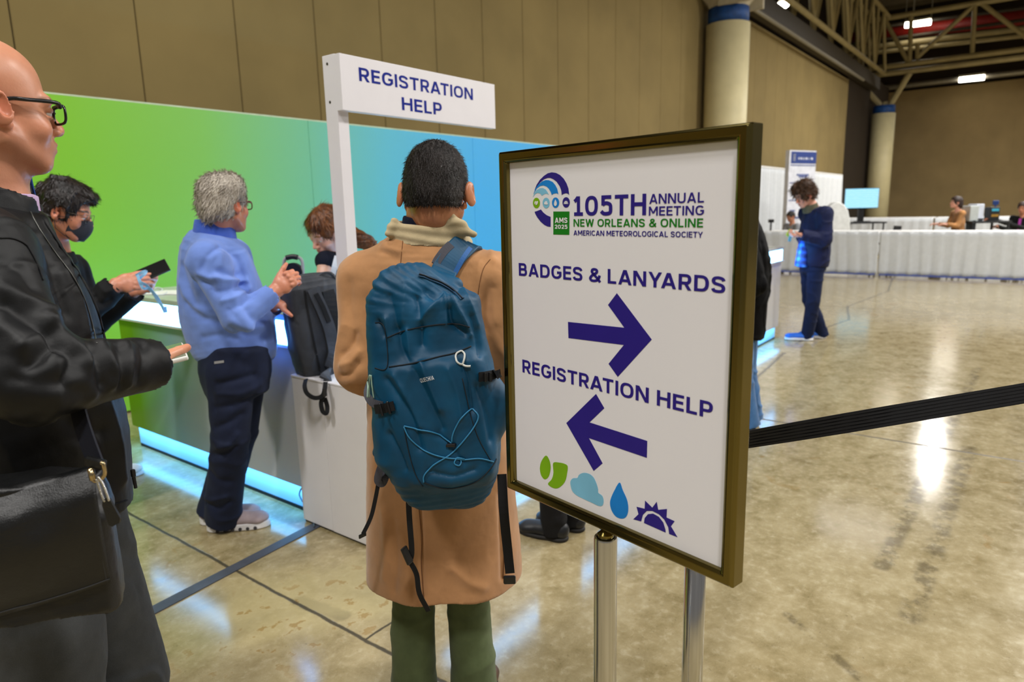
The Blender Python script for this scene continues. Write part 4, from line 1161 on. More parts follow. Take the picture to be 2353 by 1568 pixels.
def specs(c, R, s, m, parent, lens_m=None, w=.0255, hgt=.018, thick=.0026, zc=-.002, yc=.101, temple_z=.006, arm=.95, bar=0.0):
    """spectacles: rims, bridge and temples; lenses as a part"""
    o = None; bm = bmesh.new(); T = lambda x, y, z: np.asarray(c)+R @ (V(x, y, z)*s)
    for sd in (-1, 1):
        ring = []
        for k in range(24):
            a = 2*math.pi*k/24; cx = abs(math.cos(a))**.6*math.copysign(1, math.cos(a)); sz = abs(math.sin(a))**.6*math.copysign(1, math.sin(a))
            x = sd*.034+w*cx; ring.append(T(x, yc-.10*max(0, abs(x)-.03)**1.0*.35, zc+hgt*sz))
        add_tube(bm, ring, thick*s, 8, True)
        add_tube(bm, smooth_path([T(sd*(.034+w), yc-.010, zc+hgt*.6), T(sd*.070, yc-.020, temple_z+.004), T(sd*.0790, .03, temple_z+.002), T(sd*.0765, .005, temple_z+.001), T(sd*.0745, -.028, temple_z-.010)], 4), thick*arm*s, 8)
        if bar: add_tube(bm, [T(sd*(.034-w*.9), yc+.001, zc+hgt*.92), T(sd*.034, yc+.001, zc+hgt*1.02), T(sd*(.034+w*1.02), yc-.011, zc+hgt*.95)], bar*s, 8)
    add_tube(bm, [T(-.009, yc+.001, zc+.006), T(0, yc+.004, zc+.009), T(.009, yc+.001, zc+.006)], thick*s, 8)
    o = obj_bm('spectacles', bm, m, parent, True)
    if lens_m:
        for sd in (-1, 1):
            bm = bmesh.new(); out = []
            for k in range(20):
                a = 2*math.pi*k/20; out.append(T(sd*.034+w*.97*abs(math.cos(a))**.6*math.copysign(1, math.cos(a)), yc-.001, zc+hgt*.97*abs(math.sin(a))**.6*math.copysign(1, math.sin(a))))
            add_prism(bm, out, R[:, 1]*-.0012); obj_bm('lens', bm, lens_m, o)
    return o
def glass_mat():
    m = bpy.data.materials.new('spectacle_glass'); m.use_nodes = True; b = m.node_tree.nodes['Principled BSDF']
    b.inputs['Transmission Weight'].default_value = 1; b.inputs['Roughness'].default_value = .02; b.inputs['IOR'].default_value = 1.02; b.inputs['Base Color'].default_value = (1, 1, 1, 1); b.inputs['Specular IOR Level'].default_value = .9
    return m
LENS = glass_mat()
black_frame = mat('black_acetate', (14, 14, 16), .25, spec=.6)
def phone(name, c, dx, dy, w, l, m, parent=None, th=.008, screen=None):
    """c centre, dx width direction, dy length direction; screen on the dx x dy side"""
    dx = unit(dx); dy = unit(dy-dx*np.dot(dx, dy)); dz = np.cross(dx, dy); bm = bmesh.new()
    add_box(bm, c, (w, l, th), np.array([dx, dy, dz]).T, .003, 2); o = obj_bm(name, bm, m, parent)
    if screen:
        bm = bmesh.new(); add_box(bm, np.asarray(c)+dz*(th/2+.0003), (w*.92, l*.94, .0006), np.array([dx, dy, dz]).T); obj_bm('screen', bm, screen, o)
    return o
def base_J(ground, az, H, **over):
    """standing skeleton in the world; over replaces joints"""
    f = azv(az); r = V(f[1], -f[0], 0); u = V(0, 0, 1); s = H/1.75; g = V(ground[0], ground[1], 0)
    J = dict(hip=g+u*.93*s, mid=g+u*1.10*s, chest=g+u*1.28*s, neck=g+u*1.47*s, head=g+u*1.635*s+f*.02)
    for k, t in (('R', 1), ('L', -1)):
        J['sh'+k] = g+r*t*.185*s+u*1.41*s; J['el'+k] = g+r*t*.23*s+u*1.12*s-f*.02; J['wr'+k] = g+r*t*.22*s+u*.88*s+f*.06
        J['hj'+k] = g+r*t*.085*s+u*.88*s; J['kn'+k] = g+r*t*.095*s+u*.48*s+f*.015; J['an'+k] = g+r*t*.10*s+u*.09
    J['f'] = f; J['r'] = r; J.update(over); return J
def at_neck(o_prims): return o_prims
# ================================================================== man in the camel coat, seen from behind
def ring_stations(rows, D):
    """rows: (left px, right px, y px, half depth m) -> loft stations on the upright plane at D"""
    st = []
    for l, r, y, hd in rows:
        a, b = W(l, y, D), W(r, y, D); st.append(((a+b)/2, (np.linalg.norm(b-a)/2, hd)))
    return st
def coat_man():
    D = 1.86
    c = W(1003, 446, 1.86); R = head_frame(33, 16, 1)
    J = dict(neck=W(990, 535, 1.88), chest=W(992, 660, D), mid=W(1000, 780, D), hip=W(1012, 900, D),
             shL=W(845, 645, D), elL=W(826, 845, 1.80), wrL=W(880, 800, 2.06), shR=W(1140, 645, D), elR=W(1162, 850, 1.80), wrR=W(1110, 800, 2.06),
             hjL=W(962, 980, D), hjR=W(1070, 980, D), knL=W(950, 1400, D), knR=W(1076, 1400, D))
    for s in 'LR': J['an'+s] = V(J['kn'+s][0], J['kn'+s][1], .09)+HR*(-.012 if s == 'L' else .012)
    root = thing('person', 'man in a camel coat seen from behind with a teal backpack on one shoulder', 'person', V(J['hip'][0], J['hip'][1], 0))
    sk = (196, 134, 98)
    parts = build_head(c, R, W(990, 520, 1.89), 1.0, .003, sk, stubble=.5, nr=.060, eyes=True, ear=.011) + core_parts(J, sk)
    for s in 'LR':
        d = unit(W(1000, 790, 2.25)-J['wr'+s]); parts += hand_parts(J['wr'+s], d, V(0, 0, 1) if s == 'R' else V(0, 0, 1), s == 'R', 1.0, (.5,)*4, fore=J['el'+s], skin=sk)
    body = join_parts('body', parts, SKIN, root)
    hc = hair_cap(c, R, 1.0, .0095, .062, -.046, .003, top=.122, grow=(.96, 1.02, 1.03), extra=[(ell((0, -.058, -.024), (.062, .049, .046)), .03)], cuts=[(ell((sd*.094, -.014, -.012), (.020, .030, .038)), .006) for sd in (-1, 1)])
    clay_obj('hair', hc, hair_mat('short_black_hair', (16, 13, 12), (54, 46, 42), .38, (260, 260, 260), 1.0), root, hair_disp(c, R, 1.0, .0022, (70, 50, 26), 3, .0012, 40, (.01, -.07, .10)))
    hp, hq = SURF['hair']; crown = c+R @ V(.012, -.075, .095)
    strands(hp, hq, 9000, .011, lambda b: (b-crown)+R[:, 2]*-.06+np.cross(R[:, 2], b-crown)*.5, MATS['short_black_hair'], 'hair_strands', root, .0007, 1, lift=.35)
    # coat
    camel = cloth('camel_wool', (184, 135, 91), .95, weave=1100, bump=.35, var=.05, sheen=.35, spec=.12)
    cl = Clay(.005)
    st = ring_stations([(905, 1075, 553, .078), (872, 1105, 572, .090), (850, 1125, 606, .108), (848, 1136, 680, .128), (846, 1140, 780, .135), (846, 1152, 900, .138), (846, 1172, 1040, .148), (846, 1186, 1180, .158), (848, 1196, 1290, .165), (850, 1198, 1400, .168)], D)
    cl.add(loft(st, HR, 2.3), .03)
    for s in 'LR':
        cl.add(cone(W(990, 612, D), J['sh'+s], .058, .072), .035)
        e = sleeves(cl, J, s, .074, .064, .052, .02, .03); hollow(cl, e)
    zh = .487
    bot = st[-1][0]
    cl.cut(V(0, 0, zh), V(0, 0, -1))
    inner = [(p[0], (p[1][0]-.014, p[1][1]-.014)) for p in st[-4:]]
    cl.sub(loft([inner[-2], (V(inner[-1][0][0], inner[-1][0][1], zh-.2), inner[-1][1])], HR, 2.3), .004)
    def disp(P, N):
        q = P-J['chest']; x = q @ HR; z = P[:, 2]
        low = np.clip((1.05-z)/.5, 0, 1)
        a = np.arctan2((P-bot) @ HN, (P-bot) @ HR)
        d = .004*low*np.sin(a*6+1.3+.8*noise3(P*2.2, 4))
        d = d+.002*ridge(np.stack([x*5, z*2.4+x*2, q @ HN*5], 1), 12)*np.clip((z-.8)/.2, 0, 1)
        arm = np.clip((np.abs(x)-.15)/.04, 0, 1)*np.clip((z-.95)/.1, 0, 1)
        d = d+arm*.004*ridge(np.stack([x*3, z*7+x*6, q @ HN*6], 1), 31)
        return d+.001*fbm(P*40, 3)
    q = lambda *L: [(740+a/2.6125, 300+b/2.6125) for a, b in L]
    CR = [(q((160, 920), (165, 990), (170, 1100), (200, 1260)), -.008, .020), 
          (q((205, 1220), (165, 1300), (120, 1340)), -.007, .010), (q((215, 1400), (165, 1470), (110, 1480)), -.007, .010), (q((220, 1330), (170, 1390), (110, 1410)), .006, .010),
          (q((370, 690), (420, 715), (460, 730)), .005, .010), (q((360, 730), (410, 750), (450, 765)), -.004, .010), (q((1010, 950), (970, 1060), (950, 1180)), -.011, .018), (q((1040, 800), (1020, 950), (1040, 1150)), .006, .014),
          (q((960, 640), (1000, 690), (1030, 770)), .006, .012), ([(862, 930), (868, 1020), (862, 1120)], -.006, .012), ([(880, 1180), (885, 1260), (880, 1330)], .006, .014), ([(905, 1200), (912, 1290), (905, 1360)], -.006, .014),
          ([(1150, 1140), (1153, 1230), (1156, 1330)], -.007, .008), ([(966, 1160), (970, 1250), (972, 1370)], -.006, .006), ([(955, 1160), (960, 1250), (962, 1370)], .004, .008), ([(1040, 1310), (1080, 1340), (1110, 1350)], .006, .014)]
    coat = creased('coat', cl, camel, root, CR, disp)
    bv = surf_bvh(coat)
    seam_m = cloth('camel_seam', (120, 80, 48), .95, bump=.1)
    def seam(pix, r=.0011, nm='coat_seam', m=seam_m):
        p, n = trace(bv, pix, .0002); bm = bmesh.new(); add_tube(bm, p, r, 6); return obj_bm(nm, bm, m, coat, True)
    seam([(926, 552), (922, 590), (918, 640)])
    seam([(1127, 596), (1111, 617), (1102, 652), (1098, 690), (1100, 732)])
    seam([(961, 1150), (966, 1200), (970, 1240), (968, 1290), (971, 1340), (974, 1376)], .0016)
    seam([(1147, 1150), (1152, 1200), (1158, 1265), (1156, 1330)], .0014)
    # collar of the knit layer
    cb = cloth('oatmeal_knit', (196, 178, 140), .95, weave=700, bump=.5, sheen=.3)
    cl = Clay(.0035); cc = W(988, 540, 1.86); up = unit(V(0, 0, 1)+HR*.10-HN*.05)
    cl.add(etube(cc-up*.022, cc+up*.030, HR, (.118, .092), (.100, .086), 2.0, True), .01)
    cl.add(cone(W(1030, 500, 1.80), W(1088, 540, 1.80), .018, .010), .03)
    cl.add(cone(W(905, 512, 1.81), W(893, 534, 1.80), .008, .008), .025)
    cl.sub(etube(cc-up*.05, cc+up*.09, HR, (.096, .072), (.090, .076), 2.0, True), .006)
    for q in (0, 1): pass
    clay_obj('collar', cl, cb, root, lambda P, N: .0035*np.sin((P @ up)*260+noise3(P*9, 2)*2)*.5+.003*fbm(P*14, 8))
    cl = Clay(.004); cl.add(etube(cc-up*.02, cc+up*.045, HR, (.080, .070), (.074, .066), 2.0, True), .01); clay_obj('shirt_collar', cl, cloth('navy_shirt', (24, 30, 52), .9), root)
    # trousers and shoes
    trousers('trousers', J, cloth('olive_cotton', (88, 100, 66), .9, var=.08), root, (.14, .11), .066, .074, .075, W(1012, 860, D), .005, .005, 7)
    for s in 'LR': shoe('shoe', J['an'+s]-azv(42)*.07, azv(42+(8 if s == 'L' else -8)), .28, mat('brown_leather', (70, 46, 30), .4), mat('dark_sole', (24, 22, 20), .7), root)
    return coat, bv
COAT, COAT_BVH = coat_man()

# ------------------------------------------------------------------ teal backpack hanging from his right shoulder
def teal_bag():
    teal = cloth('teal_nylon', (2, 68, 100), .5, weave=1300, bump=.2, var=.14, vscale=9, sheen=0, spec=.34)
    teal_d = cloth('dark_teal_nylon', (10, 60, 92), .55, weave=1300, bump=.2, spec=.4)
    blk = cloth('black_webbing', (24, 24, 26), .7, weave=700)
    gry = cloth('grey_webbing', (74, 74, 82), .75, weave=600)
    plast = mat('black_buckle', (20, 20, 22), .35)
    D = 1.615
    root = thing('backpack', 'teal hiking backpack with pale cords hanging on the camel coat', 'backpack', W(1010, 880, D))
    cl = Clay(.0038)
    st = ring_stations([(952, 1064, 640, .030), (896, 1084, 664, .058), (852, 1100, 690, .078), (847, 1106, 715, .086), (846, 1112, 760, .090), (850, 1135, 860, .100), (864, 1148, 950, .106), (880, 1152, 1020, .108), (908, 1148, 1085, .098), (945, 1130, 1128, .075), (985, 1090, 1148, .040)], D)
    cl.add(loft(st, HR, 3.2), .02)
    cl.add(cone(W(985, 640, 1.66), W(1045, 655, 1.66), .020, .018), .02)           # ridge of the lid
    cl.add(chain([W(985, 640, 1.62), W(945, 645, 1.60), W(900, 672, 1.59), W(862, 698, 1.59)], [.010, .012, .012, .010]), .03)
    cl.add(ell(W(1130, 935, 1.58), (.040, .05, .075)), .02)                         # right stretch pocket
    cl.add(cone(W(1140, 905, 1.60), W(1152, 930, 1.58), .014, .02), .02)
    cl.add(etube(W(888, 975, 1.58), W(893, 1045, 1.58), HR, (.030, .04), (.034, .05)), .02)  # left pocket
    cl.add(cone(W(876, 1020, 1.60), W(868, 1040, 1.62), .012, .014), .02)
    # front panel, standing proud
    cl.add(etube(W(1000, 850, 1.520), W(1040, 1085, 1.510), HR, (.085, .022), (.095, .030), 2.6), .03)
    cl.add(etube(W(1000, 1098, 1.545), W(1100, 1080, 1.545), V(0, 0, 1), (.030, .045), (.030, .045), 2.4), .02)  # bottom band
    u_ax = unit(W(985, 640, D)-W(1040, 1150, D))
    def disp(P, N):
        x = (P-W(1000, 850, D)) @ HR; z = (P-W(1000, 850, D)) @ u_ax; y = (P-W(1000, 850, D)) @ HN
        return .0012*ridge(np.stack([x*12-z*4, z*5, y*7], 1), 9)+.0016*fbm(P*24, 2)
    q = lambda *L: [(820+a/4.356, 540+b/4.356) for a, b in L]
    CR = [(q((870, 610), (700, 770), (640, 850)), .009, .012), (q((600, 640), (620, 760), (640, 880), (650, 1100)), -.009, .014), (q((880, 600), (900, 760), (900, 880)), .006, .008),
          (q((950, 640), (1050, 820), (1130, 1000)), .009, .010), (q((920, 740), (960, 880), (1100, 985)), -.009, .011), (q((700, 560), (800, 640), (860, 600)), -.008, .016),
          (q((210, 870), (245, 930), (280, 1010)), -.007, .008), (q((290, 840), (300, 940), (310, 1020)), .006, .008), (q((420, 950), (450, 1130), (520, 1250)), -.006, .010), (q((500, 960), (520, 1100), (530, 1240)), .005, .008),
          (q((330, 620), (380, 800), (400, 940)), -.005, .014), (q((470, 480), (480, 640), (450, 850)), .005, .016), (q((1150, 820), (1200, 1000), (1240, 1200)), -.006, .010), (q((1060, 560), (1130, 700), (1200, 900)), .006, .012),
          ([(948, 845), (965, 880), (990, 930), (1015, 985)], -.006, .012), ([(967, 836), (985, 880), (1010, 940)], .006, .010), ([(887, 873), (920, 920), (946, 962), (965, 1030)], -.006, .012), ([(905, 865), (935, 915), (965, 980)], .005, .010),
          ([(1059, 827), (1070, 850), (1079, 880), (1085, 940)], -.006, .010), ([(1030, 850), (1050, 900), (1060, 960)], .005, .012), ([(1100, 890), (1120, 950), (1130, 1010)], -.006, .012), ([(1010, 1000), (1040, 1030), (1060, 1060)], -.005, .012),
          ([(895, 1000), (915, 1040), (930, 1080)], -.006, .010), ([(990, 1085), (1040, 1095), (1090, 1080)], -.004, .008)]
    bag = creased('main_compartment', cl, teal, root, [(a_, b_*1.6, c_*.85) for a_, b_, c_ in CR], disp, None, 1.25)
    bv = surf_bvh(bag)
    def line(nm, pix, r, m, lift=.001, parent=bag, n=6, hexa=6):
        p, nn = trace(bv, pix, lift, n); bm = bmesh.new(); add_tube(bm, p, r, hexa); return obj_bm(nm, bm, m, parent, True)
    def band(nm, pix, w, m, lift=.002, th=.002, parent=bag, bvh=bv, fb=1.5):
        p, nn = trace(bvh, pix, lift, 6, fb); bm = bmesh.new(); add_ribbon(bm, p, nn, w, th); return obj_bm(nm, bm, m, parent)
    dk = mat('seam_black', (6, 20, 30), .8)
    line('pocket_seam', [(890, 776), (925, 762), (965, 752), (1020, 745), (1055, 745), (1078, 752)], .0016, dk)
    line('pocket_seam', [(894, 844), (930, 839), (965, 832), (1010, 820), (1045, 812), (1082, 796)], .0018, dk)
    line('pocket_seam', [(862, 742), (880, 745), (888, 776), (890, 846), (862, 846)], .0012, dk)
    line('pocket_seam', [(928, 980), (940, 1040), (955, 1090), (972, 1118)], .0012, dk)
    line('pocket_seam', [(1062, 870), (1080, 950), (1100, 1010), (1128, 1060)], .0012, dk)
    line('pocket_seam', [(975, 1109), (1015, 1122), (1055, 1120), (1098, 1105), (1130, 1073), (1140, 1055)], .0015, dk)
    band('zip', [(962, 632), (1000, 645), (1035, 664), (1062, 688)], .010, teal_d, .003)
    line('zip_teeth', [(962, 632), (1000, 645), (1035, 664), (1062, 688)], .0018, dk, .005)
    O6, s6 = (760, 800), 2.0417
    c6 = lambda L: [(O6[0]+a/s6, O6[1]+b/s6) for a, b in L]
    cord = mat('pale_blue_cord', (44, 124, 168), .6)
    for L in ([(345, 365), (400, 378), (480, 395), (540, 425), (570, 445)], [(345, 368), (370, 420), (430, 475), (520, 510), (620, 522), (700, 518), (760, 535)],
              [(570, 440), (575, 400), (610, 330), (650, 292), (668, 288)], [(668, 288), (690, 320), (670, 370), (620, 440), (560, 500), (480, 550), (440, 595), (438, 630)],
              [(590, 515), (580, 540), (600, 552), (612, 535), (598, 515)], [(590, 515), (630, 518)]):
        line('cord', c6(L), .0017, cord, .003)
    p, n = onto(bv, *c6([(570, 450)])[0], .006); bm = bmesh.new(); add_box(bm, p, (.022, .010, .009), np.array([HR, n, np.cross(HR, n)]).T, .003); obj_bm('cord_lock', bm, plast, bag)
    # brand lettering
    a, n = onto(bv, 969, 879, .003); b, _ = onto(bv, 998, 872.5, .003); e = unit(b-a); n = unit(n-e*(n@e))
    text_part('lettering', 'QUECHUA', a, e, unit(np.cross(n, e)), np.linalg.norm(b-a), .0098, mat('white_print', (220, 224, 226), .5), bag, .17)
    lt = [o for o in bag.children if o.name.startswith('lettering')][0]; off = V(*bag.parent.location)
    for v in lt.data.vertices:
        w_ = np.array(v.co)+off; h_ = bv.ray_cast(Vector(EYE), Vector(unit(w_-EYE)))
        if h_[0] is not None: v.co = Vector(np.array(h_[0])-unit(w_-EYE)*(.0016+.0004*(v.index % 2))-off)
    # white pull loop
    O5b, s5b = (820, 540), 4.356
    loop = [(O5b[0]+x/s5b, O5b[1]+y/s5b) for x, y in [(1045, 1165), (1000, 1190), (985, 1230), (995, 1275), (1030, 1300), (1065, 1290), (1080, 1240), (1075, 1195), (1045, 1165)]]
    wl = mat('white_cord', (214, 216, 210), .7)
    line('pull_cord', loop, .0022, wl, .004, hexa=8); line('pull_cord', [(1064, 836), (1072, 840), (1081, 841)], .0025, wl, .005)
    zp = mat('mint_cord', (150, 178, 160), .7)
    for dx in (0, 6, 12): line('pull_cord', [(853+dx*.3, 862), (846+dx, 885), (844+dx*1.5, 914)], .0016, zp, .004)
    # side straps with ladder buckles
    band('side_strap', [(1098, 866), (1118, 864), (1146, 860)], .022, blk, .006, .003)
    p, n = onto(bv, 1108, 866, .009)
    for dx in (-.012, 0, .012):
        bm = bmesh.new(); add_box(bm, p+HR*dx, (.006, .008, .030), np.array([HR, n, np.cross(HR, n)]).T, .002); obj_bm('buckle', bm, plast, bag)
    e2 = unit(W(906, 936, 1.5)-W(868, 946, 1.5))
    band('side_strap', [(866, 940), (885, 938), (908, 932)], .022, blk, .005, .003)
    p, n = onto(bv, 892, 937, .010)
    for dx in (-.010, .008):
        bm = bmesh.new(); add_box(bm, p+e2*dx, (.006, .008, .030), np.array([e2, unit(n-e2*(n@e2)), np.cross(e2, unit(n-e2*(n@e2)))]).T, .002); obj_bm('buckle', bm, plast, bag)
    bm = bmesh.new(); q = smooth_path([W(852, 880, 1.60), W(845, 905, 1.57), W(855, 925, 1.54), W(880, 933, 1.52)], 6); add_ribbon(bm, q, -HN, .020, .002); obj_bm('side_strap', bm, gry, bag)
    # shoulder strap over the coat
    cbv = surf_bvh(bag, COAT)
    p, nn = trace(COAT_BVH, [(1012, 640), (1030, 606), (1050, 580), (1068, 564)], .010, 6, 1.7, 6)
    top = p[-1]; p += [top+HN*.035+HR*.01+V(0, 0, .006), top+HN*.07+HR*.015+V(0, 0, -.006), top+HN*.105+HR*.015+V(0, 0, -.045), top+HN*.125+HR*.01+V(0, 0, -.10), top+HN*.13+V(0, 0, -.18)]
    nn += [unit(V(0, 0, 1)), unit(V(0, 0, 1)+HN*.4), unit(HN+V(0, 0, .7)), unit(HN+V(0, 0, .2)), HN]
    p[0] = W(1012, 648, 1.66); A_ = np.array(p); B_ = np.array(nn)
    for _ in range(5): A_[1:-1] = (A_[:-2]+2*A_[1:-1]+A_[2:])/4; B_[1:-1] = (B_[:-2]+2*B_[1:-1]+B_[2:])/4
    p = list(A_); nn = [unit(b) for b in B_]
    bm = bmesh.new(); add_ribbon(bm, p, nn, .066, .012); so = obj_bm('shoulder_strap', bm, teal, root)
    m_ = so.modifiers.new('bev', 'BEVEL'); m_.width = .004; m_.segments = 2; m_.limit_method = 'ANGLE'
    p3, n3 = trace(COAT_BVH, [(1002, 610), (1016, 588), (1034, 568)], .014, 6, 1.7, 6)
    bm = bmesh.new(); add_ribbon(bm, p3, n3, .022, .006); obj_bm('strap_padding', bm, gry, so)
    p4, n4 = trace(COAT_BVH, [(1042, 632), (1058, 602), (1076, 580)], .012, 6, 1.7, 6)
    bm = bmesh.new(); add_ribbon(bm, p4, n4, .012, .012); obj_bm('strap_edging', bm, mat('blue_edging', (8, 84, 150), .6), so)
    # hanging strap ends
    def hang(nm, pts, w, m, th=.002):
        bm = bmesh.new(); q = smooth_path([W(*a) for a in pts], 6); add_ribbon(bm, q, -HN, w, th); return obj_bm(nm, bm, m, root)
    hang('strap_end', [(887, 1050, 1.60), (873, 1080, 1.58), (868, 1105, 1.58), (878, 1112, 1.585), (886, 1095, 1.59), (890, 1060, 1.62)], .018, gry)
    hang('strap_end', [(870, 1108, 1.585), (862, 1150, 1.59), (852, 1190, 1.59), (834, 1228, 1.58)], .010, blk)
    bm = bmesh.new(); add_box(bm, W(833, 1231, 1.58), (.022, .004, .010), None, .001); obj_bm('strap_tab', bm, plast, root)
    hang('strap_end', [(938, 1100, 1.62), (940, 1180, 1.60), (946, 1265, 1.60), (941, 1290, 1.605)], .014, blk)
    hang('strap_end', [(941, 1290, 1.60), (957, 1320, 1.60), (964, 1365, 1.605), (985, 1405, 1.62)], .013, blk)
    for dx, dy in ((0, 0), (6, 14)): 
        bm = bmesh.new(); add_box(bm, W(932+dx, 1270+dy, 1.592), (.020, .008, .030), rot(HN, -20), .003); obj_bm('buckle', bm, plast, root)
    hang('strap_end', [(1153, 1090, 1.62), (1158, 1180, 1.59), (1166, 1260, 1.60), (1172, 1318, 1.60)], .024, blk)
    bm = bmesh.new(); add_box(bm, W(1171, 1333, 1.60), (.032, .008, .024), np.array([HR, HN, V(0, 0, 1)]).T, .004); obj_bm('buckle', bm, plast, root)
teal_bag()

# ================================================================== bald man in the black jacket, left foreground
def bald_man():
    D = 1.32
    az_ = -8; R = head_frame(3, 1, 0); c = W(-20, 252, D)
    f = azv(az_)
    J = dict(neck=W(-22, 432, D+.0), chest=W(40, 640, D), mid=W(60, 860, D), hip=W(75, 1080, D),
             shR=W(-50, 590, 1.14), elR=W(70, 872, 1.03), wrR=W(308, 846, 1.23), shL=W(10, 560, 1.50), elL=W(90, 830, 1.56), wrL=W(235, 862, 1.44),
             hjR=W(75, 1190, 1.24), hjL=W(150, 1190, 1.40), knR=W(120, 1640, 1.20), knL=W(285, 1560, 1.40))
    for s in 'LR': J['an'+s] = V(J['kn'+s][0], J['kn'+s][1], .09)-f*.06
    root = thing('person', 'bald man in a black jacket and glasses holding a white phone, at the left edge', 'person', V(J['hip'][0], J['hip'][1], 0))
    sk = (206, 146, 116)
    parts = build_head(c, R, W(-40, 425, D), .97, .0025, sk, lips=(170, 92, 84), stubble=.38, brow=(150, 106, 80), nr=.064, top=.133, jaw=1.05, nose=1.28, blush=.5, iris=(.10, .12, .14)) + core_parts(J, sk)
    hd = unit(azv(72)-V(0, 0, .3))
    parts += hand_parts(J['wrR'], hd, unit(V(0, 0, 1)-HN*.15), True, 1.0, (.35, .45, .5, .55), .02, (.35, .92, .14), .15, J['elR'], .0025, sk, (.7, 1.1, .8)) + hand_parts(J['wrL'], azv(75), V(0, 0, 1), False, 1.0, (.5,)*4, fore=J['elL'], skin=sk)
    join_parts('body', parts, SKIN, root)
    jk = cloth('black_softshell', (10, 11, 13), .5, weave=900, bump=.25, var=.14, vscale=7, sheen=.03, fleck=.04, spec=.32)
    cl = Clay(.005)
    side = azv(az_-90)
    def stn(px, py, DD, rx, ry): return (W(px, py, DD), (rx, ry))
    # stations: (centre, (half width across, half depth front-back))
    cl.add(loft([stn(-27, 496, D, .130, .096), stn(-26, 550, D, .165, .112), stn(-18, 640, D, .195, .140), stn(15, 780, D, .195, .160), stn(42, 900, D, .190, .170), stn(64, 1020, D, .188, .178), stn(80, 1180, D, .188, .176)], side, 2.3), .035)
    for s in 'RL':
        cl.add(cone(W(0, 548, D), J['sh'+s], .060, .078), .04)
        JJ = dict(J); JJ['wrR'] = W(364, 836, 1.27)
        e = sleeves(cl, JJ, s, .082, .068, .048, .012, .03); 
        hollow(cl, e)
    cl.cut(W(250, 1172, D), V(0, 0, -1))
    cl.sub(etube(W(80, 1100, D), W(80, 1300, D), side, (.176, .164), (.176, .164), 2.3, True), .004)
    d_up = unit(J['elR']-J['shR']); d_fo = unit(W(364, 836, 1.27)-J['elR'])
    def disp(P, N):
        v1 = P-J['elR']; t = v1 @ d_fo; near = np.clip(1-np.linalg.norm(v1-np.outer(np.clip(t, 0, .35), d_fo), axis=1)/.12, 0, 1)
        fo = ridge(np.stack([t*13+v1[:, 2]*9, v1[:, 2]*5, (v1 @ HN)*7], 1), 21)
        v2 = P-J['shR']; t2 = v2 @ d_up; nu = np.clip(1-np.linalg.norm(v2-np.outer(np.clip(t2, 0, .35), d_up), axis=1)/.13, 0, 1)*(1-near)
        uo = ridge(np.stack([t2*8+(v2 @ HR)*9, (v2 @ HR)*5, (v2 @ HN)*6], 1), 22)
        bo = ridge(np.stack([(v2 @ HR)*7+P[:, 2]*1.5, P[:, 2]*3.5+(v2 @ HR)*2, (v2 @ HN)*5], 1), 23)
        return .005*near*fo+.005*nu*uo+.003*(1-near)*(1-nu)*bo+.0012*fbm(P*42, 3)
    CR = [([(110, 735), (152, 778), (190, 815), (196, 835)], .011, .013), ([(105, 760), (150, 800), (172, 832), (150, 880)], -.012, .012), ([(235, 785), (255, 825), (270, 860), (262, 885)], .008, .010), ([(213, 800), (230, 840), (236, 885)], -.009, .011),
          ([(292, 785), (303, 830), (297, 885)], .006, .009), ([(270, 788), (283, 830), (283, 885)], -.007, .010), ([(325, 785), (333, 830), (325, 880)], -.005, .008), ([(0, 655), (60, 685), (122, 712)], .009, .014), ([(10, 700), (70, 738), (118, 762)], -.010, .014),
          ([(50, 800), (92, 768), (120, 735)], .008, .012), ([(66, 838), (105, 805), (135, 790)], -.010, .012), ([(30, 870), (110, 885), (200, 900)], -.006, .016), ([(0, 745), (40, 775), (60, 800)], .008, .016), ([(100, 500), (150, 590), (188, 690), (205, 770)], .006, .010), ([(75, 520), (118, 610), (150, 720)], -.006, .012),
          ([(10, 600), (50, 620), (80, 660)], -.006, .014), ([(210, 950), (240, 1020), (255, 1110)], -.008, .016), ([(250, 930), (275, 1010), (285, 1100)], .008, .014), ([(150, 960), (190, 1000), (240, 990)], -.008, .016), ([(120, 905), (180, 880), (215, 905)], .006, .014)]
    jo = creased('jacket', cl, jk, root, CR, disp); bv = surf_bvh(jo)
    # collar stands open, blue lining on the far flap, lilac shirt inside
    cl = Clay(.0035); cc = W(-20, 474, D); tilt = unit(V(0, 0, 1)+f*.30)
    cl.add(etube(cc-tilt*.105-f*.012, cc+tilt*.034, side, (.132, .108), (.096, .086), 2.0, True), .01)
    cl.sub(etube(cc-tilt*.08, cc+tilt*.12, side, (.098, .082), (.087, .077), 2.0, True), .006)
    cl.sub(ell(cc+f*.095-HN*.035+tilt*.04, (.05, .05, .075)), .01)
    clay_obj('collar', cl, jk, root, lambda P, N: .003*fbm(P*16, 4))
    bm = bmesh.new(); add_ribbon(bm, smooth_path([W(66, 404, 1.42), W(71, 428, 1.41), W(77, 452, 1.40), W(84, 478, 1.39)], 5), -HN, .010, .003); obj_bm('collar_lining', bm, cloth('blue_lining', (10, 62, 140), .8), root, label='blue collar lining')
    bm = bmesh.new(); add_ribbon(bm, smooth_path([W(54, 402, 1.41), W(60, 428, 1.40), W(66, 452, 1.39), W(76, 482, 1.38)], 5), -HN, [.006]*5+[.016]*5+[.026]*5+[.03], .005); obj_bm('collar_flap', bm, jk, root)
    cl = Clay(.0035); cs = W(-22, 470, D); cl.add(etube(cs-V(0, 0, .03), cs+V(0, 0, .022)+f*.004, side, (.074, .080), (.070, .074), 2.0, True), .01); cl.sub(etube(cs-V(0, 0, .06), cs+V(0, 0, .06), side, (.067, .072), (.064, .067), 2.0, True), .004)
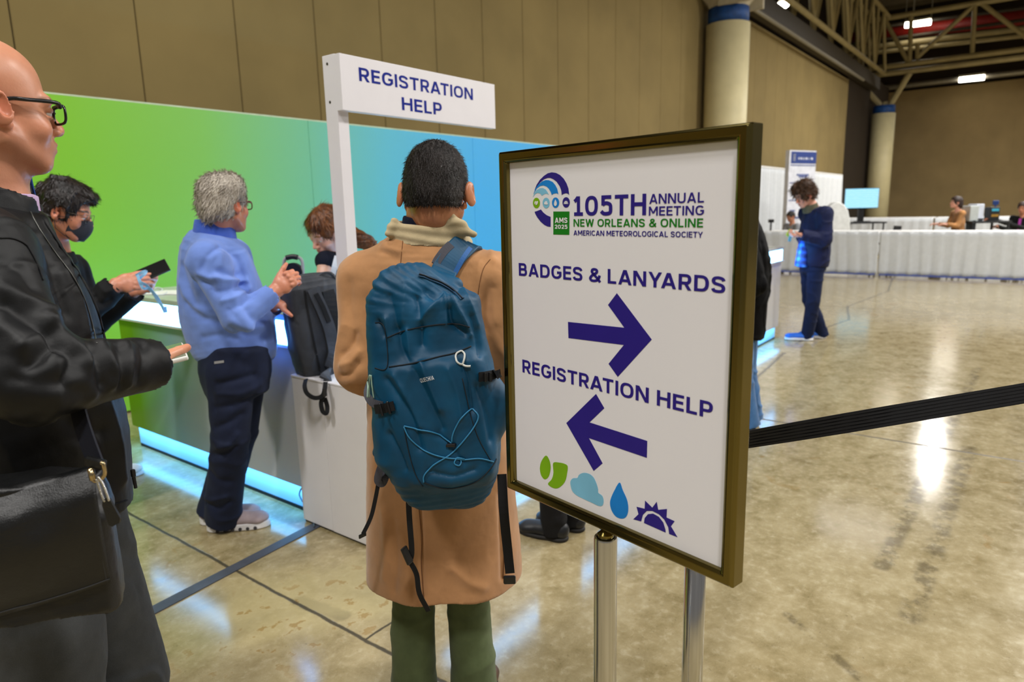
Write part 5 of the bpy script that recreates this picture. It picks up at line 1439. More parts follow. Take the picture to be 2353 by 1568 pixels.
    clay_obj('shirt_collar', cl, cloth('lilac_shirt', (196, 168, 204), .85), root, lambda P, N: .003*fbm(P*22, 6))
    zipm = mat('zip_metal', (96, 96, 92), .4, .6); pip = cloth('black_piping', (12, 13, 15), .7)
    def ln(nm, pix, r, m, lift=.001): p, n = trace(bv, pix, lift, 6, 1.2); bm = bmesh.new(); add_tube(bm, p, r, 6); return obj_bm(nm, bm, m, jo, True)
    ln('zip', [(66, 480), (89, 525), (124, 578), (160, 625), (186, 670), (206, 725), (222, 790)], .0012, zipm)
    ln('placket_edge', [(85, 482), (118, 535), (155, 590), (195, 650), (224, 712), (242, 782)], .002, pip, .0)
    ln('shoulder_seam', [(0, 548), (24, 548), (48, 556), (62, 566)], .0015, pip); ln('shoulder_seam', [(62, 566), (84, 605), (98, 645)], .0012, pip)
    ln('hem_stitch', [(230, 1165), (262, 1160), (292, 1150)], .0015, pip)
    bm = bmesh.new(); a = W(306, 1088, D-.03); add_box(bm, a, (.008, .008, .016), None, .002); add_cyl(bm, a-V(0, 0, .008), W(312, 1122, D-.03), .0035, n=8); obj_bm('zip_pull', bm, mat('dark_zip_pull', (40, 40, 42), .4, .5), jo)
    specs(c, R, .97, black_frame, root, LENS, .0265, .0175, .0026, -.002, .104, .012, 1.5, .0042)
    trousers('trousers', J, cloth('charcoal_wool', (72, 75, 78), .85, weave=700, bump=.4, var=.1, fleck=.12), root, (.18, .165), .098, .098, .115, W(78, 1090, D), .006, .006, 15, fz=6)
    for s in 'LR': shoe('shoe', J['an'+s]-f*.06, f, .29, mat('black_leather_shoe', (18, 18, 19), .35), mat('dark_sole', (24, 22, 20), .7), root)
    # phone
    pc = W(384, 817, 1.35)
    ph = thing('phone', 'white phone held by the bald man', 'phone', pc)
    dy = unit(azv(66)+V(0, 0, .03)); phone('case', pc, unit(azv(-24)+V(0, 0, .16)), dy, .070, .145, mat('white_phone_case', (222, 220, 214), .4), ph, .009, mat('dim_phone_screen', (92, 110, 96), .12, emit=(110, 132, 112), estr=.25))
    return J, bv
BALD, BALD_BVH = bald_man()

def messenger_bag():
    lea = cloth('black_leather', (13, 14, 15), .40, weave=420, bump=.5, var=.12, vscale=10, sheen=0, spec=.5)
    root = thing('messenger_bag', 'black leather messenger bag with a flap hanging at the bald man\'s hip', 'bag', W(150, 1290, 1.02))
    ex = unit(W(240, 1200, 1.05)-W(0, 1270, .99)); ey = unit(V(0, 0, 1)-ex*ex[2]); nz = np.cross(ex, ey)
    if nz @ HN > 0: nz = -nz
    F_ = np.array([ex, ey, nz]).T
    def B(px, py, off): 
        o = W(150, 1290, 1.02); r = ray(px, py); k = ((o-EYE)@nz)/(r@nz); return EYE+r*k-nz*off
    # body
    cl = Clay(.0045)
    c = B(110, 1320, .055); w = np.linalg.norm(B(325, 1340, 0)-B(-130, 1440, 0))/2; h = np.linalg.norm(B(240, 1100, 0)-B(300, 1350, 0))/2
    slant = rot(nz, 0)
    cl.add(etube(B(60, 1440, .055), B(35, 1130, .055), ex, (w*.98, .060), (w*.86, .045), 5.0, True), .02)
    cl.sub(ell(B(230, 1080, 0), (.05, .05, .05)), .05)
    body = clay_obj('bag_body', cl, lea, root, lambda P, N: .005*ridge((P @ F_)*np.array([6, 4, 5]), 3)+.001*fbm(P*60, 5))
    # flap: softly bulging sheet with thickness
    out = [(-200, 1196), (0, 1136), (110, 1104), (214, 1076), (224, 1098), (243, 1210), (262, 1322), (256, 1333), (120, 1376), (0, 1412), (-180, 1466)]
    pts = [B(px, py, -.004) for px, py in out]
    n = 26; vs = []; fs = []
    # bilinear patch between the top edge and bottom edge
    top = smooth_path([pts[0], pts[1], pts[2], pts[3]], 8); bot = smooth_path([pts[10], pts[9], pts[8], pts[7]], 8)
    m = len(top); rows = 22
    for j in range(rows+1):
        t = j/rows
        for i in range(m):
            p = top[i]*(1-t)+bot[i]*t; e = i/(m-1)
            bul = .018*math.sin(min(1, (t+.08))*math.pi*.92)*(1-.7*e**6)+.022*max(0, 1-t*5)*-1
            vs.append(p+nz*(bul+.004*float(noise3(np.array([[e*5, t*4, 2.0]]), 4)[0])))
    for j in range(rows):
        for i in range(m-1): a = j*m+i; fs.append((a, a+1, a+m+1, a+m))
    fo = pydata('flap', vs, fs, lea, root, True); sm = fo.modifiers.new('s', 'SOLIDIFY'); sm.thickness = .005; sm.offset = 0
    SURF[fo.name] = (np.array(vs), np.array(fs))
    bv = surf_bvh(fo, body)
    bm = bmesh.new(); e = [vs[j*m+m-1]+nz*.003-ex*.006 for j in range(rows+1)]; add_tube(bm, e, .0012, 6); obj_bm('stitching', bm, mat('black_thread', (40, 40, 40), .7), fo, True)
    bm = bmesh.new(); e = [vs[rows*m+i]+nz*.003+ey*.006 for i in range(m)]; add_tube(bm, e, .0012, 6); obj_bm('stitching', bm, mat('black_thread', (40, 40, 40), .7), fo, True)
    # strap, ring, bead chain, luggage tag
    strap = cloth('navy_black_strap', (22, 24, 34), .6, weave=500)
    P = [W(222, 1075, 1.02), W(214, 1050, 1.03), W(198, 1005, 1.05), W(184, 960, 1.07), W(160, 860, 1.12), W(80, 640, 1.10)]
    bm = bmesh.new(); add_ribbon(bm, smooth_path(P[:5], 5), -HN, .028, .004); obj_bm('strap', bm, strap, root)
    br = mat('pale_brass', (190, 170, 130), .25, 1.0)
    bm = bmesh.new(); k = [(208, 1076), (212, 1100), (222, 1106), (240, 1092), (238, 1068), (232, 1064)]; add_tube(bm, smooth_path([W(a, b, 1.005) for a, b in k], 4), .0032, 8); obj_bm('ring', bm, br, root, True)
    bm = bmesh.new(); add_tube(bm, [W(208, 1078, 1.003), W(214, 1104, 1.0)], .005, 8); obj_bm('ring', bm, br, root, True)
    bm = bmesh.new(); add_box(bm, W(219, 1064, 1.012), (.032, .010, .016), rot(HN, 18) @ np.array([HR, HN, V(0, 0, 1)]).T, .003); obj_bm('strap_loop', bm, lea, root)
    for ch in ([(222, 1104), (228, 1122), (236, 1145), (240, 1152)], [(226, 1098), (236, 1112), (244, 1132), (250, 1150)]):
        bm = bmesh.new(); q = smooth_path([W(a, b, .985) for a, b in ch], 7)
        for p in q: bmesh.ops.create_icosphere(bm, subdivisions=1, radius=.0021, matrix=Matrix.Translation(Vector(p)))
        obj_bm('bead_chain', bm, mat('bead_silver', (206, 204, 196), .25, 1.0), root, True)
    tagp = [(236, 1150), (246, 1143), (252, 1148), (276, 1192), (274, 1202), (258, 1211), (250, 1208), (234, 1162)]
    bm = bmesh.new(); add_prism(bm, [W(a, b, .985) for a, b in tagp], HN*.004); obj_bm('luggage_tag', bm, lea, root)
messenger_bag()
# ================================================================== man in the blue pullover at the counter
def generic(label, J, c, R, sk, hs=1.0, head=None, loc=None, hh=.0045, nr=.055):
    root = thing('person', label, 'person', V(J['hip'][0], J['hip'][1], 0) if loc is None else loc)
    parts = build_head(c, R, J['neck'], hs, hh, sk, nr=nr, **(head or {})) + core_parts(J, sk, .011)
    return root, parts
def blue_man():
    D = 3.17; f = azv(2)
    c = W(516, 470, D-.0); R = head_frame(14, 2, 0)
    J = dict(neck=W(492, 545, D), chest=W(500, 620, D), mid=W(520, 710, D+.05), hip=W(542, 815, D+.04),
             shR=W(478, 600, 3.00), elR=W(545, 733, 2.93), wrR=W(634, 668, 3.06), shL=W(535, 590, 3.34), elL=W(590, 720, 3.40), wrL=W(640, 700, 3.25),
             hjR=W(532, 860, 3.10), hjL=W(560, 860, 3.25), knR=W(524, 1010, 3.08), knL=W(548, 1000, 3.25), anR=V(0, 0, 0), anL=V(0, 0, 0))
    hr, hl = onz(478, 1218, 0), onz(462, 1202, 0); tr = onz(612, 1207, 0); dv = unit(tr-hr)
    J['anR'] = hr+dv*.075+V(0, 0, .09); J['anL'] = hl+dv*.07+V(0, 0, .09)
    sk = (208, 140, 112)
    root, parts = generic('grey-haired man in a light blue pullover and navy trousers leaning at the counter', J, c, R, sk, 1.06, dict(stubble=.12, brow=(150, 140, 130), lips=(176, 104, 92), blush=.7))
    hd = unit(W(676, 634, 3.08)-J['wrR'])
    parts += hand_parts(J['wrR'], hd, unit(HN*.9+HR*.25), True, 1.05, (.95, .9, .85, .8), .03, (.85, .55, .12), .15, J['elR'], .0032, sk)
    parts += hand_parts(J['wrL'], unit(HR), V(0, 0, -1), False, 1.0, (.5,)*4, fore=J['elL'], skin=sk, h=.004)
    join_parts('body', parts, SKIN, root)
    hc = hair_cap(c, R, 1.06, .014, .066, -.066, .0045, top=.122, extra=[(ell((0, -.062, -.024), (.064, .050, .052)), .03), (ell((0, .03, .098), (.055, .045, .030)), .03)])
    gm = hair_mat('silver_hair', (150, 140, 128), (226, 218, 204), .5, (120, 120, 40), .8)
    ho = clay_obj('hair', hc, gm, root, hair_disp(c, R, 1.06, .004, (40, 34, 16), 5, .004, 26)); hp, hq = SURF[ho.name]; cr = c+R @ V(0, .02, .1)
    strands(hp, hq, 4000, .022, lambda b: (b-cr)-R[:, 1]*.05-R[:, 2]*.03, gm, 'hair_strands', root, .0016, 2, lift=.25)
    specs(c, R, 1.06, mat('tortoise_frame', (92, 40, 26), .35), root, LENS, .0225, .0175, .0026)
    bl = cloth('periwinkle_knit', (110, 140, 214), .8, weave=900, bump=.2, var=.05, sheen=.25)
    cl = Clay(.0065); side = azv(-88)
    cl.add(loft([(W(492, 548, D), (.135, .095)), (W(490, 575, D), (.185, .120)), (W(500, 640, D+.02), (.205, .155)), (W(512, 700, D+.05), (.205, .188)), (W(530, 755, D+.06), (.200, .200)), (W(540, 797, D+.045), (.192, .188)), (W(542, 818, D+.04), (.182, .172))], side, 2.2), .04)
    for s in 'RL':
        cl.add(cone(W(492, 568, D), J['sh'+s], .075, .082), .04)
        JJ = dict(J); JJ['wrR'] = W(640, 664, 3.07)
        e = sleeves(cl, JJ, s, .084, .066, .047, .035, .03); hollow(cl, e, .015)
    k = lambda *L: [(380+a/3.41, 360+b/3.41) for a, b in L]
    CR = [(k((430, 700), (330, 790), (270, 900)), -.012, .014), (k((470, 720), (560, 800), (600, 900)), -.008, .016), (k((265, 910), (330, 950), (390, 960)), .016, .016), (k((290, 980), (350, 1010), (380, 1060)), -.012, .016),
          (k((400, 950), (500, 975), (630, 970)), .014, .016), (k((420, 900), (520, 930), (610, 935)), -.010, .016), (k((420, 1060), (520, 1040), (600, 1000)), -.012, .016), (k((450, 1130), (560, 1100), (650, 1030)), .012, .016), (k((500, 1200), (600, 1150), (690, 1080)), -.010, .014),
          (k((130, 860), (170, 1000), (230, 1150)), -.010, .022), (k((160, 830), (220, 950), (250, 1050)), .008, .02), (k((120, 1000), (180, 1130), (300, 1220)), .010, .02), (k((160, 1150), (260, 1250), (420, 1300)), -.010, .02),
          (k((530, 1290), (640, 1340), (760, 1330)), .012, .02), (k((520, 1350), (640, 1400), (770, 1400)), -.010, .018), (k((300, 1420), (420, 1400), (560, 1430)), -.008, .016), (k((640, 1200), (700, 1290), (780, 1260)), -.010, .02), (k((330, 800), (420, 760), (430, 860)), .008, .016)]
    so = creased('pullover', cl, bl, root, CR, lambda P, N: .003*ridge(P*np.array([6, 6, 5]), 8)+.0015*fbm(P*22, 5))
    cl = Clay(.005); cc = W(493, 535, D); up = unit(V(0, 0, 1)+f*.12)
    cl.add(etube(cc-up*.055, cc+up*.055, side, (.100, .098), (.082, .084), 2.0, True), .01); cl.sub(etube(cc-up*.09, cc+up*.1, side, (.090, .088), (.074, .076), 2.0, True), .006); cl.sub(ell(cc+f*.10+up*.05, (.03, .03, .05)), .01)
    clay_obj('collar', cl, cloth('blue_collar', (66, 98, 196), .8, weave=900), root, lambda P, N: .003*fbm(P*18, 3))
    nv = cloth('navy_trousers', (24, 32, 56), .8, weave=900, bump=.2, var=.12)
    cl = Clay(.0065)
    cl.add(loft([(W(541, 795, D), (.165, .145)), (W(540, 850, D), (.170, .155)), (W(545, 895, D), (.160, .135))], side, 2.2), .03)
    for s, kx in (('R', (530, 1000, 3.10)), ('L', (552, 985, 3.27))):
        kn = W(*kx); cl.add(cone(J['hj'+s], kn, .105, .088), .03); an = J['an'+s]; d = unit(an-kn); cl.add(etube(kn, an-V(0, 0, .045)-d*.0, side, (.088, .088), (.090, .085), 2.0, True), .02)
    k2 = lambda *L: [(280+a/2.903, 760+b/2.903) for a, b in L]
    CR = [(k2((640, 360), (760, 330), (880, 300)), -.012, .018), (k2((640, 420), (800, 420), (920, 360)), .008, .018), (k2((620, 520), (740, 500), (880, 440)), -.010, .018), (k2((620, 650), (700, 620), (800, 560)), -.010, .018), (k2((640, 780), (720, 760), (770, 700)), .010, .018), (k2((600, 830), (680, 830), (760, 780)), -.012, .018),
          (k2((590, 950), (640, 1000), (720, 1010)), -.008, .018), (k2((560, 1150), (640, 1190), (720, 1150)), -.010, .015), (k2((540, 1100), (600, 1130), (700, 1110)), .008, .014)]
    to = creased('trousers', cl, nv, root, CR, lambda P, N: .003*ridge(P*np.array([6, 6, 6]), 4))
    bvt = surf_bvh(to); a, n = onto(bvt, 493, 834, .002); b, _ = onto(bvt, 515, 831, .002); e = unit(b-a); bm = bmesh.new(); add_ribbon(bm, [a, b], n, .011, .001); obj_bm('pocket_label', bm, mat('grey_label', (150, 150, 150), .6), to)
    up_m = cloth('pinkish_mesh', (176, 160, 164), .8, weave=500); so_m = mat('white_foam_sole', (232, 230, 230), .6)
    for hh, lab in ((hr, None), (hl, None)):
        sh = shoe('shoe', hh, dv, .30, up_m, so_m, root, .050, .10, .004, .034)
        for q in range(6):                                    # solid dark discs: painted shade of the hollows in the sole
            bm = bmesh.new(); p = V(hh[0], hh[1], .012)+dv*(.06+.036*q)-np.cross(dv, V(0, 0, 1))*-.0
            s_ = V(dv[1], -dv[0], 0); add_cyl(bm, p+s_*.0495, p+s_*.0535, .0085, n=10); obj_bm('sole_hole_shade', bm, mat('sole_shadow', (60, 58, 60), .8), sh)
blue_man()

# ================================================================== masked man in the long black coat
def masked_man():
    D = 3.42; c = W(150, 487, D); R = head_frame(-36, 20, 0); f = azv(0)
    J = dict(neck=W(128, 570, D+.02), chest=W(118, 690, D), mid=W(120, 800, D), hip=W(130, 930, D),
             shR=W(70, 640, 3.30), elR=W(150, 760, 3.18), wrR=W(268, 655, 3.32), shL=W(165, 620, 3.60), elL=W(215, 740, 3.62), wrL=W(312, 668, 3.55),
             hjR=W(110, 980, D-.05), hjL=W(150, 980, D+.12), knR=W(110, 1110, D), knL=W(205, 1060, 3.7))
    J['anR'] = V(J['knR'][0], J['knR'][1], .09); tl = onz(330, 1088, 0); dl = unit(V(1, -.35, 0)); J['anL'] = tl-dl*.22+V(0, 0, .09)
    sk = (206, 140, 112)
    root, parts = generic('man in a dark face mask and black coat looking down at his phone', J, c, R, sk, 1.10, dict(brow=(30, 24, 22), browz=.024, look=(0, -.5)))
    hd = unit(W(330, 645, 3.38)-J['wrR'])
    parts += hand_parts(J['wrR'], hd, unit(HN*.9+HR*.2-V(0, 0, .2)), True, 1.12, (.25, .3, .35, .45), .02, (.9, .3, .25), .1, J['elR'], .0035, sk)
    parts += hand_parts(J['wrL'], unit(W(352, 655, 3.55)-J['wrL']), unit(-HN*.6+V(0, 0, .8)), False, 1.1, (.6, .65, .7, .7), .04, (.5, .8, .3), .3, J['elL'], .004, sk)
    join_parts('body', parts, SKIN, root)
    hm = hair_mat('black_wavy_hair', (12, 10, 10), (52, 44, 42), .35, (70, 70, 40), .8)
    hc = hair_cap(c, R, 1.10, .020, .060, -.058, .0045, top=.124, extra=[(ell((0, .055, .088), (.062, .052, .036)), .02), (ell((-.02, .085, .066), (.045, .026, .030)), .02), (ell((.035, .088, .058), (.028, .022, .034)), .02), (ell((0, -.03, .115), (.07, .07, .03)), .03)])
    ho = clay_obj('hair', hc, hm, root, lambda P, N: .009*ridge((P-c) @ R*np.array([14, 16, 14]), 6)+.003*fbm(P*60, 3)); hp, hq = SURF[ho.name]; cr = c+R @ V(0, -.05, .11)
    strands(hp, hq, 2600, .022, lambda b: (b-cr)-R[:, 2]*.06, hm, 'hair_strands', root, .0018, 3, lift=.1, wave=.05)
    # mask
    T = lambda x, y, z: c+R @ (V(x, y, z)*1.10)
    rows = [(-.008, [(-.058, .060), (-.040, .086), (-.020, .106), (0, .117), (.020, .106), (.040, .086), (.058, .060)]), (-.035, [(-.066, .045), (-.046, .088), (-.022, .117), (0, .128), (.022, .117), (.046, .088), (.066, .045)]),
            (-.070, [(-.064, .035), (-.045, .082), (-.022, .112), (0, .124), (.022, .112), (.045, .082), (.064, .035)]), (-.108, [(-.046, .035), (-.034, .070), (-.017, .093), (0, .102), (.017, .093), (.034, .070), (.046, .035)])]
    vs = [T(x, y, z) for z, r in rows for x, y in r]; fs = [(j*7+i, j*7+i+1, j*7+i+8, j*7+i+7) for j in range(3) for i in range(6)]
    mo = pydata('face_mask', vs, fs, cloth('charcoal_mask', (58, 60, 68), .8, weave=800), root, True); s_ = mo.modifiers.new('s', 'SUBSURF'); s_.levels = 2; s_.render_levels = 2; q_ = mo.modifiers.new('t', 'SOLIDIFY'); q_.thickness = .003
    bm = bmesh.new()
    for s in (-1, 1):
        for z, y in ((-.012, .058), (-.10, .036)): add_tube(bm, [T(s*.060 if z > -.05 else s*.046, y, z), T(s*.080, -.0, (z-.02)*.6), T(s*.086, -.018, -.005)], .0016, 6)
    obj_bm('ear_loop', bm, MATS['charcoal_mask'], mo)
    specs(c, R, 1.10, mat('thin_wire_frame', (120, 112, 104), .3, .8), root, LENS, .0235, .019, .0012)
    bk = cloth('black_wool_coat', (15, 16, 18), .8, weave=800, var=.15)
    cl = Clay(.007); side = azv(-90)
    cl.add(loft([(W(126, 590, D), (.13, .09)), (W(116, 625, D), (.18, .115)), (W(112, 700, D), (.20, .145)), (W(118, 800, D), (.195, .155)), (W(125, 930, D), (.20, .165)), (W(130, 1060, D), (.21, .17))], side, 2.2), .04)
    for s in 'RL':
        cl.add(cone(W(122, 615, D), J['sh'+s], .07, .078), .04); e = sleeves(cl, J, s, .080, .070, .056, .008, .03); hollow(cl, e, .015)
    CR = [([(215, 680), (235, 700), (255, 690)], -.008, .014), ([(225, 650), (240, 670), (255, 668)], .008, .014), ([(190, 590), (205, 650), (215, 680)], -.010, .016)]
    creased('coat', cl, bk, root, CR, lambda P, N: .005*ridge(P*np.array([5, 5, 5]), 14))
    cl = Clay(.006); cc = W(130, 588, D); cl.add(etube(cc-V(0, 0, .04), cc+V(0, 0, .02), side, (.10, .09), (.082, .075), 2.0, True), .01); cl.sub(etube(cc-V(0, 0, .08), cc+V(0, 0, .06), side, (.088, .078), (.07, .064), 2.0, True), .006); clay_obj('collar', cl, bk, root)
    trousers('trousers', J, cloth('black_trousers', (20, 20, 22), .85), root, (.155, .12), .07, .07, .085, W(130, 900, D), .008, .005, 3)
    wm = mat('white_leather', (226, 226, 222), .5); 
    shoe('shoe', tl-dl*.29, dl, .29, wm, mat('white_foam_sole', (232, 230, 230), .6), root, .05, .09, .005)
    shoe('shoe', J['anR']-f*.07, f, .29, wm, MATS['white_foam_sole'], root, .05, .09, .005)
    ph = thing('phone', 'black phone held by the man in the face mask', 'phone', W(345, 622, 3.42))
    a, b, d_ = W(322, 640, 3.40), W(357, 601, 3.46), W(378, 618, 3.44)
    ctr = W(348, 624, 3.44); dy = unit(W(368, 608, 3.46)-W(330, 638, 3.40)); dx = unit(W(358, 640, 3.40)-W(340, 606, 3.46)); phone('case', ctr, dx, dy, .085, .165, mat('black_phone', (14, 14, 16), .2), ph, .009)
    # light blue lanyard dangling from his hand
    lm = mat('pale_blue_lanyard', (140, 196, 236), .6); ly = thing('lanyard', 'light blue lanyard dangling from the masked man\'s hand', 'lanyard', W(340, 660, 3.34))
    for L in ([(316, 632, 3.33), (322, 648, 3.31), (335, 655, 3.32), (350, 670, 3.34), (362, 690, 3.35), (374, 706, 3.35), (382, 716, 3.36)], [(318, 640, 3.33), (328, 662, 3.31), (342, 664, 3.33), (360, 682, 3.35), (370, 700, 3.36), (377, 714, 3.36)], [(312, 634, 3.34), (326, 626, 3.33), (336, 624, 3.34), (330, 632, 3.33), (320, 640, 3.33)]):
        bm = bmesh.new(); add_ribbon(bm, smooth_path([W(*q) for q in L], 5), -HN, .014, .002); obj_bm('ribbon', bm, lm, ly)
    bm = bmesh.new(); add_box(bm, W(379, 712, 3.352), (.02, .006, .03), None, .002); obj_bm('clip', bm, lm, ly)
masked_man()

# ================================================================== red-haired woman behind the counter
def red_woman():
    D = 3.95; c = W(752, 532, D); R = head_frame(176, 30, -6)
    J = dict(neck=W(775, 585, D+.04), chest=W(800, 640, D+.14), mid=W(825, 720, D+.26), hip=W(840, 800, D+.38),
             shR=W(765, 595, D+.25), elR=W(748, 680, D+.2), wrR=W(690, 690, D-.05), shL=W(748, 600, D-.06), elL=W(738, 665, D-.14), wrL=W(672, 690, D-.18))
    g = J['hip']
    for s, o in (('R', .1), ('L', -.1)): J['hj'+s] = g+HN*o-V(0, 0, .06); J['kn'+s] = V(g[0], g[1], .48)+HN*o; J['an'+s] = V(g[0], g[1], .09)+HN*o
    sk = (236, 186, 166)
    root, parts = generic('red-haired woman in a navy sleeveless top bending over the counter', J, c, R, sk, 1.08, dict(female=True, brow=(150, 96, 60), lips=(206, 96, 104), nose=.9, jaw=.92, blush=.5, look=(0, -.5)), nr=.045)
    for s in 'RL': parts += hand_parts(J['wr'+s], unit(-HR*.9+HN*.1-V(0, 0, .1)), V(0, 0, -1), s == 'R', .92, (.4,)*4, fore=J['el'+s], skin=sk, h=.004)
    ar = Clay(.006)
    for s in 'RL': ar.add(chain([J['sh'+s], J['el'+s], J['wr'+s]], [.043, .036, .025]), .02)
    P, Q = ar.mesh(); Q = outward(P, Q); parts.append((P, Q, np.tile(np.array(lin(sk)[:3]), (len(P), 1))))
    join_parts('body', parts, SKIN, root)
    hm = hair_mat('auburn_hair', (62, 32, 14), (140, 84, 42), .4, (60, 60, 30), .8)
    hc = hair_cap(c, R, 1.08, .017, .068, -.09, .005, top=.122, extra=[(ell((0, -.075, -.04), (.075, .05, .075)), .03), (ell((.066, .010, -.06), (.016, .03, .06)), .02)])
    ho = clay_obj('hair', hc, hm, root, lambda P, N: .005*ridge((P-c) @ R*np.array([20, 8, 8]), 6)); hp, hq = SURF[ho.name]; cr = c+R @ V(0, .0, .12)
    strands(hp, hq, 2500, .04, lambda b: (b-cr)-R[:, 2]*.05, hm, 'hair_strands', root, .0018, 4, lift=.04)
    cl = Clay(.006); cl.add(chain([c+R @ V(0, -.10, -.05), W(812, 545, D-.02), W(845, 556, D-.03), W(866, 575, D-.02)], [.05, .05, .045, .028]), .02)
    clay_obj('ponytail', cl, hm, root, lambda P, N: .006*ridge(P*np.array([9, 9, 22]), 4))
    nv = cloth('navy_top', (16, 22, 40), .8)
    cl = Clay(.007); cl.add(loft([(J['neck']+HR*.02-V(0, 0, .03), (.10, .07)), (J['chest']-V(0, 0, -.02), (.17, .11)), (J['mid'], (.155, .11)), (J['hip'], (.165, .12))], HN, 2.2), .04)
    for s in 'RL': cl.add(cone(J['neck']-V(0, 0, .03), J['sh'+s]+V(0, 0, .0), .055, .062), .03)
    clay_obj('top', cl, nv, root, cloth_disp(.004, 7, 4))
    trousers('trousers', J, cloth('black_trousers', (20, 20, 22), .85), root, (.16, .12), .065, .06, .085, J['hip']+V(0, 0, .05), .009, .003, 3)
    for s in 'RL': shoe('shoe', J['an'+s]-azv(180)*.06, azv(180), .25, MATS['black_leather_shoe'], MATS['dark_sole'], root, .042, .08, .006)
    lm = mat('white_lanyard', (206, 214, 226), .6); bm = bmesh.new(); add_ribbon(bm, smooth_path([W(772, 588, D-.10), W(766, 612, D-.13), W(760, 640, D-.13)], 4), -HN, .016, .002); add_ribbon(bm, smooth_path([W(776, 590, D-.10), W(772, 615, D-.13), W(765, 642, D-.13)], 4), -HN, .016, .002); obj_bm('lanyard', bm, lm, root)
red_woman()

# ================================================================== boy in the navy jacket and the other people
def simple_hair(c, R, s, m, root, curl=.006, thick=.014, front=.066, low=-.06, extra=(), cnt=1200, ln=.025, h=.007, top=.12):
    hc = hair_cap(c, R, s, thick, front, low, h, top=top, extra=extra)
    ho = clay_obj('hair', hc, m, root, lambda P, N: curl*ridge((P-c)*30, 6)); hp, hq = SURF[ho.name]; cr = c+R @ V(0, -.03, .1)
    if cnt: strands(hp, hq, cnt, ln, lambda b: (b-cr)-R[:, 2]*.04, m, 'hair_strands', root, .0025, 5, lift=.5, wave=.4)
def garment(name, J, st, m, root, sl=(.075, .062, .05), side=None, cuff=.02, neck=.055, h=.009, pw=2.2, disp=.006, seed=5, seg=None, creases=()):
    cl = Clay(h); side = (J['shR']-J['shL'])*V(1, 1, 0) if side is None else side
    cl.add(loft(st, side, pw), .04)
    for s in 'RL':
        cl.add(cone(J['neck']-V(0, 0, .06), J['sh'+s], neck, sl[0]), .04); e = sleeves(cl, J, s, *sl, cuff, .03)
    return creased(name, cl, m, root, creases, cloth_disp(disp, 7, seed))
def ring_collar(name, cc, side, r, hgt, m, root, h=.007, tilt=V(0, 0, 1)):
    cl = Clay(h); t = unit(tilt); cl.add(etube(cc-t*hgt*.5, cc+t*hgt*.5, side, (r*1.1, r), (r, r*.92), 2.0, True), .01); cl.sub(etube(cc-t*hgt, cc+t*hgt, side, (r*.92, r*.82), (r*.84, r*.76), 2.0, True), .006)
    return clay_obj(name, cl, m, root)
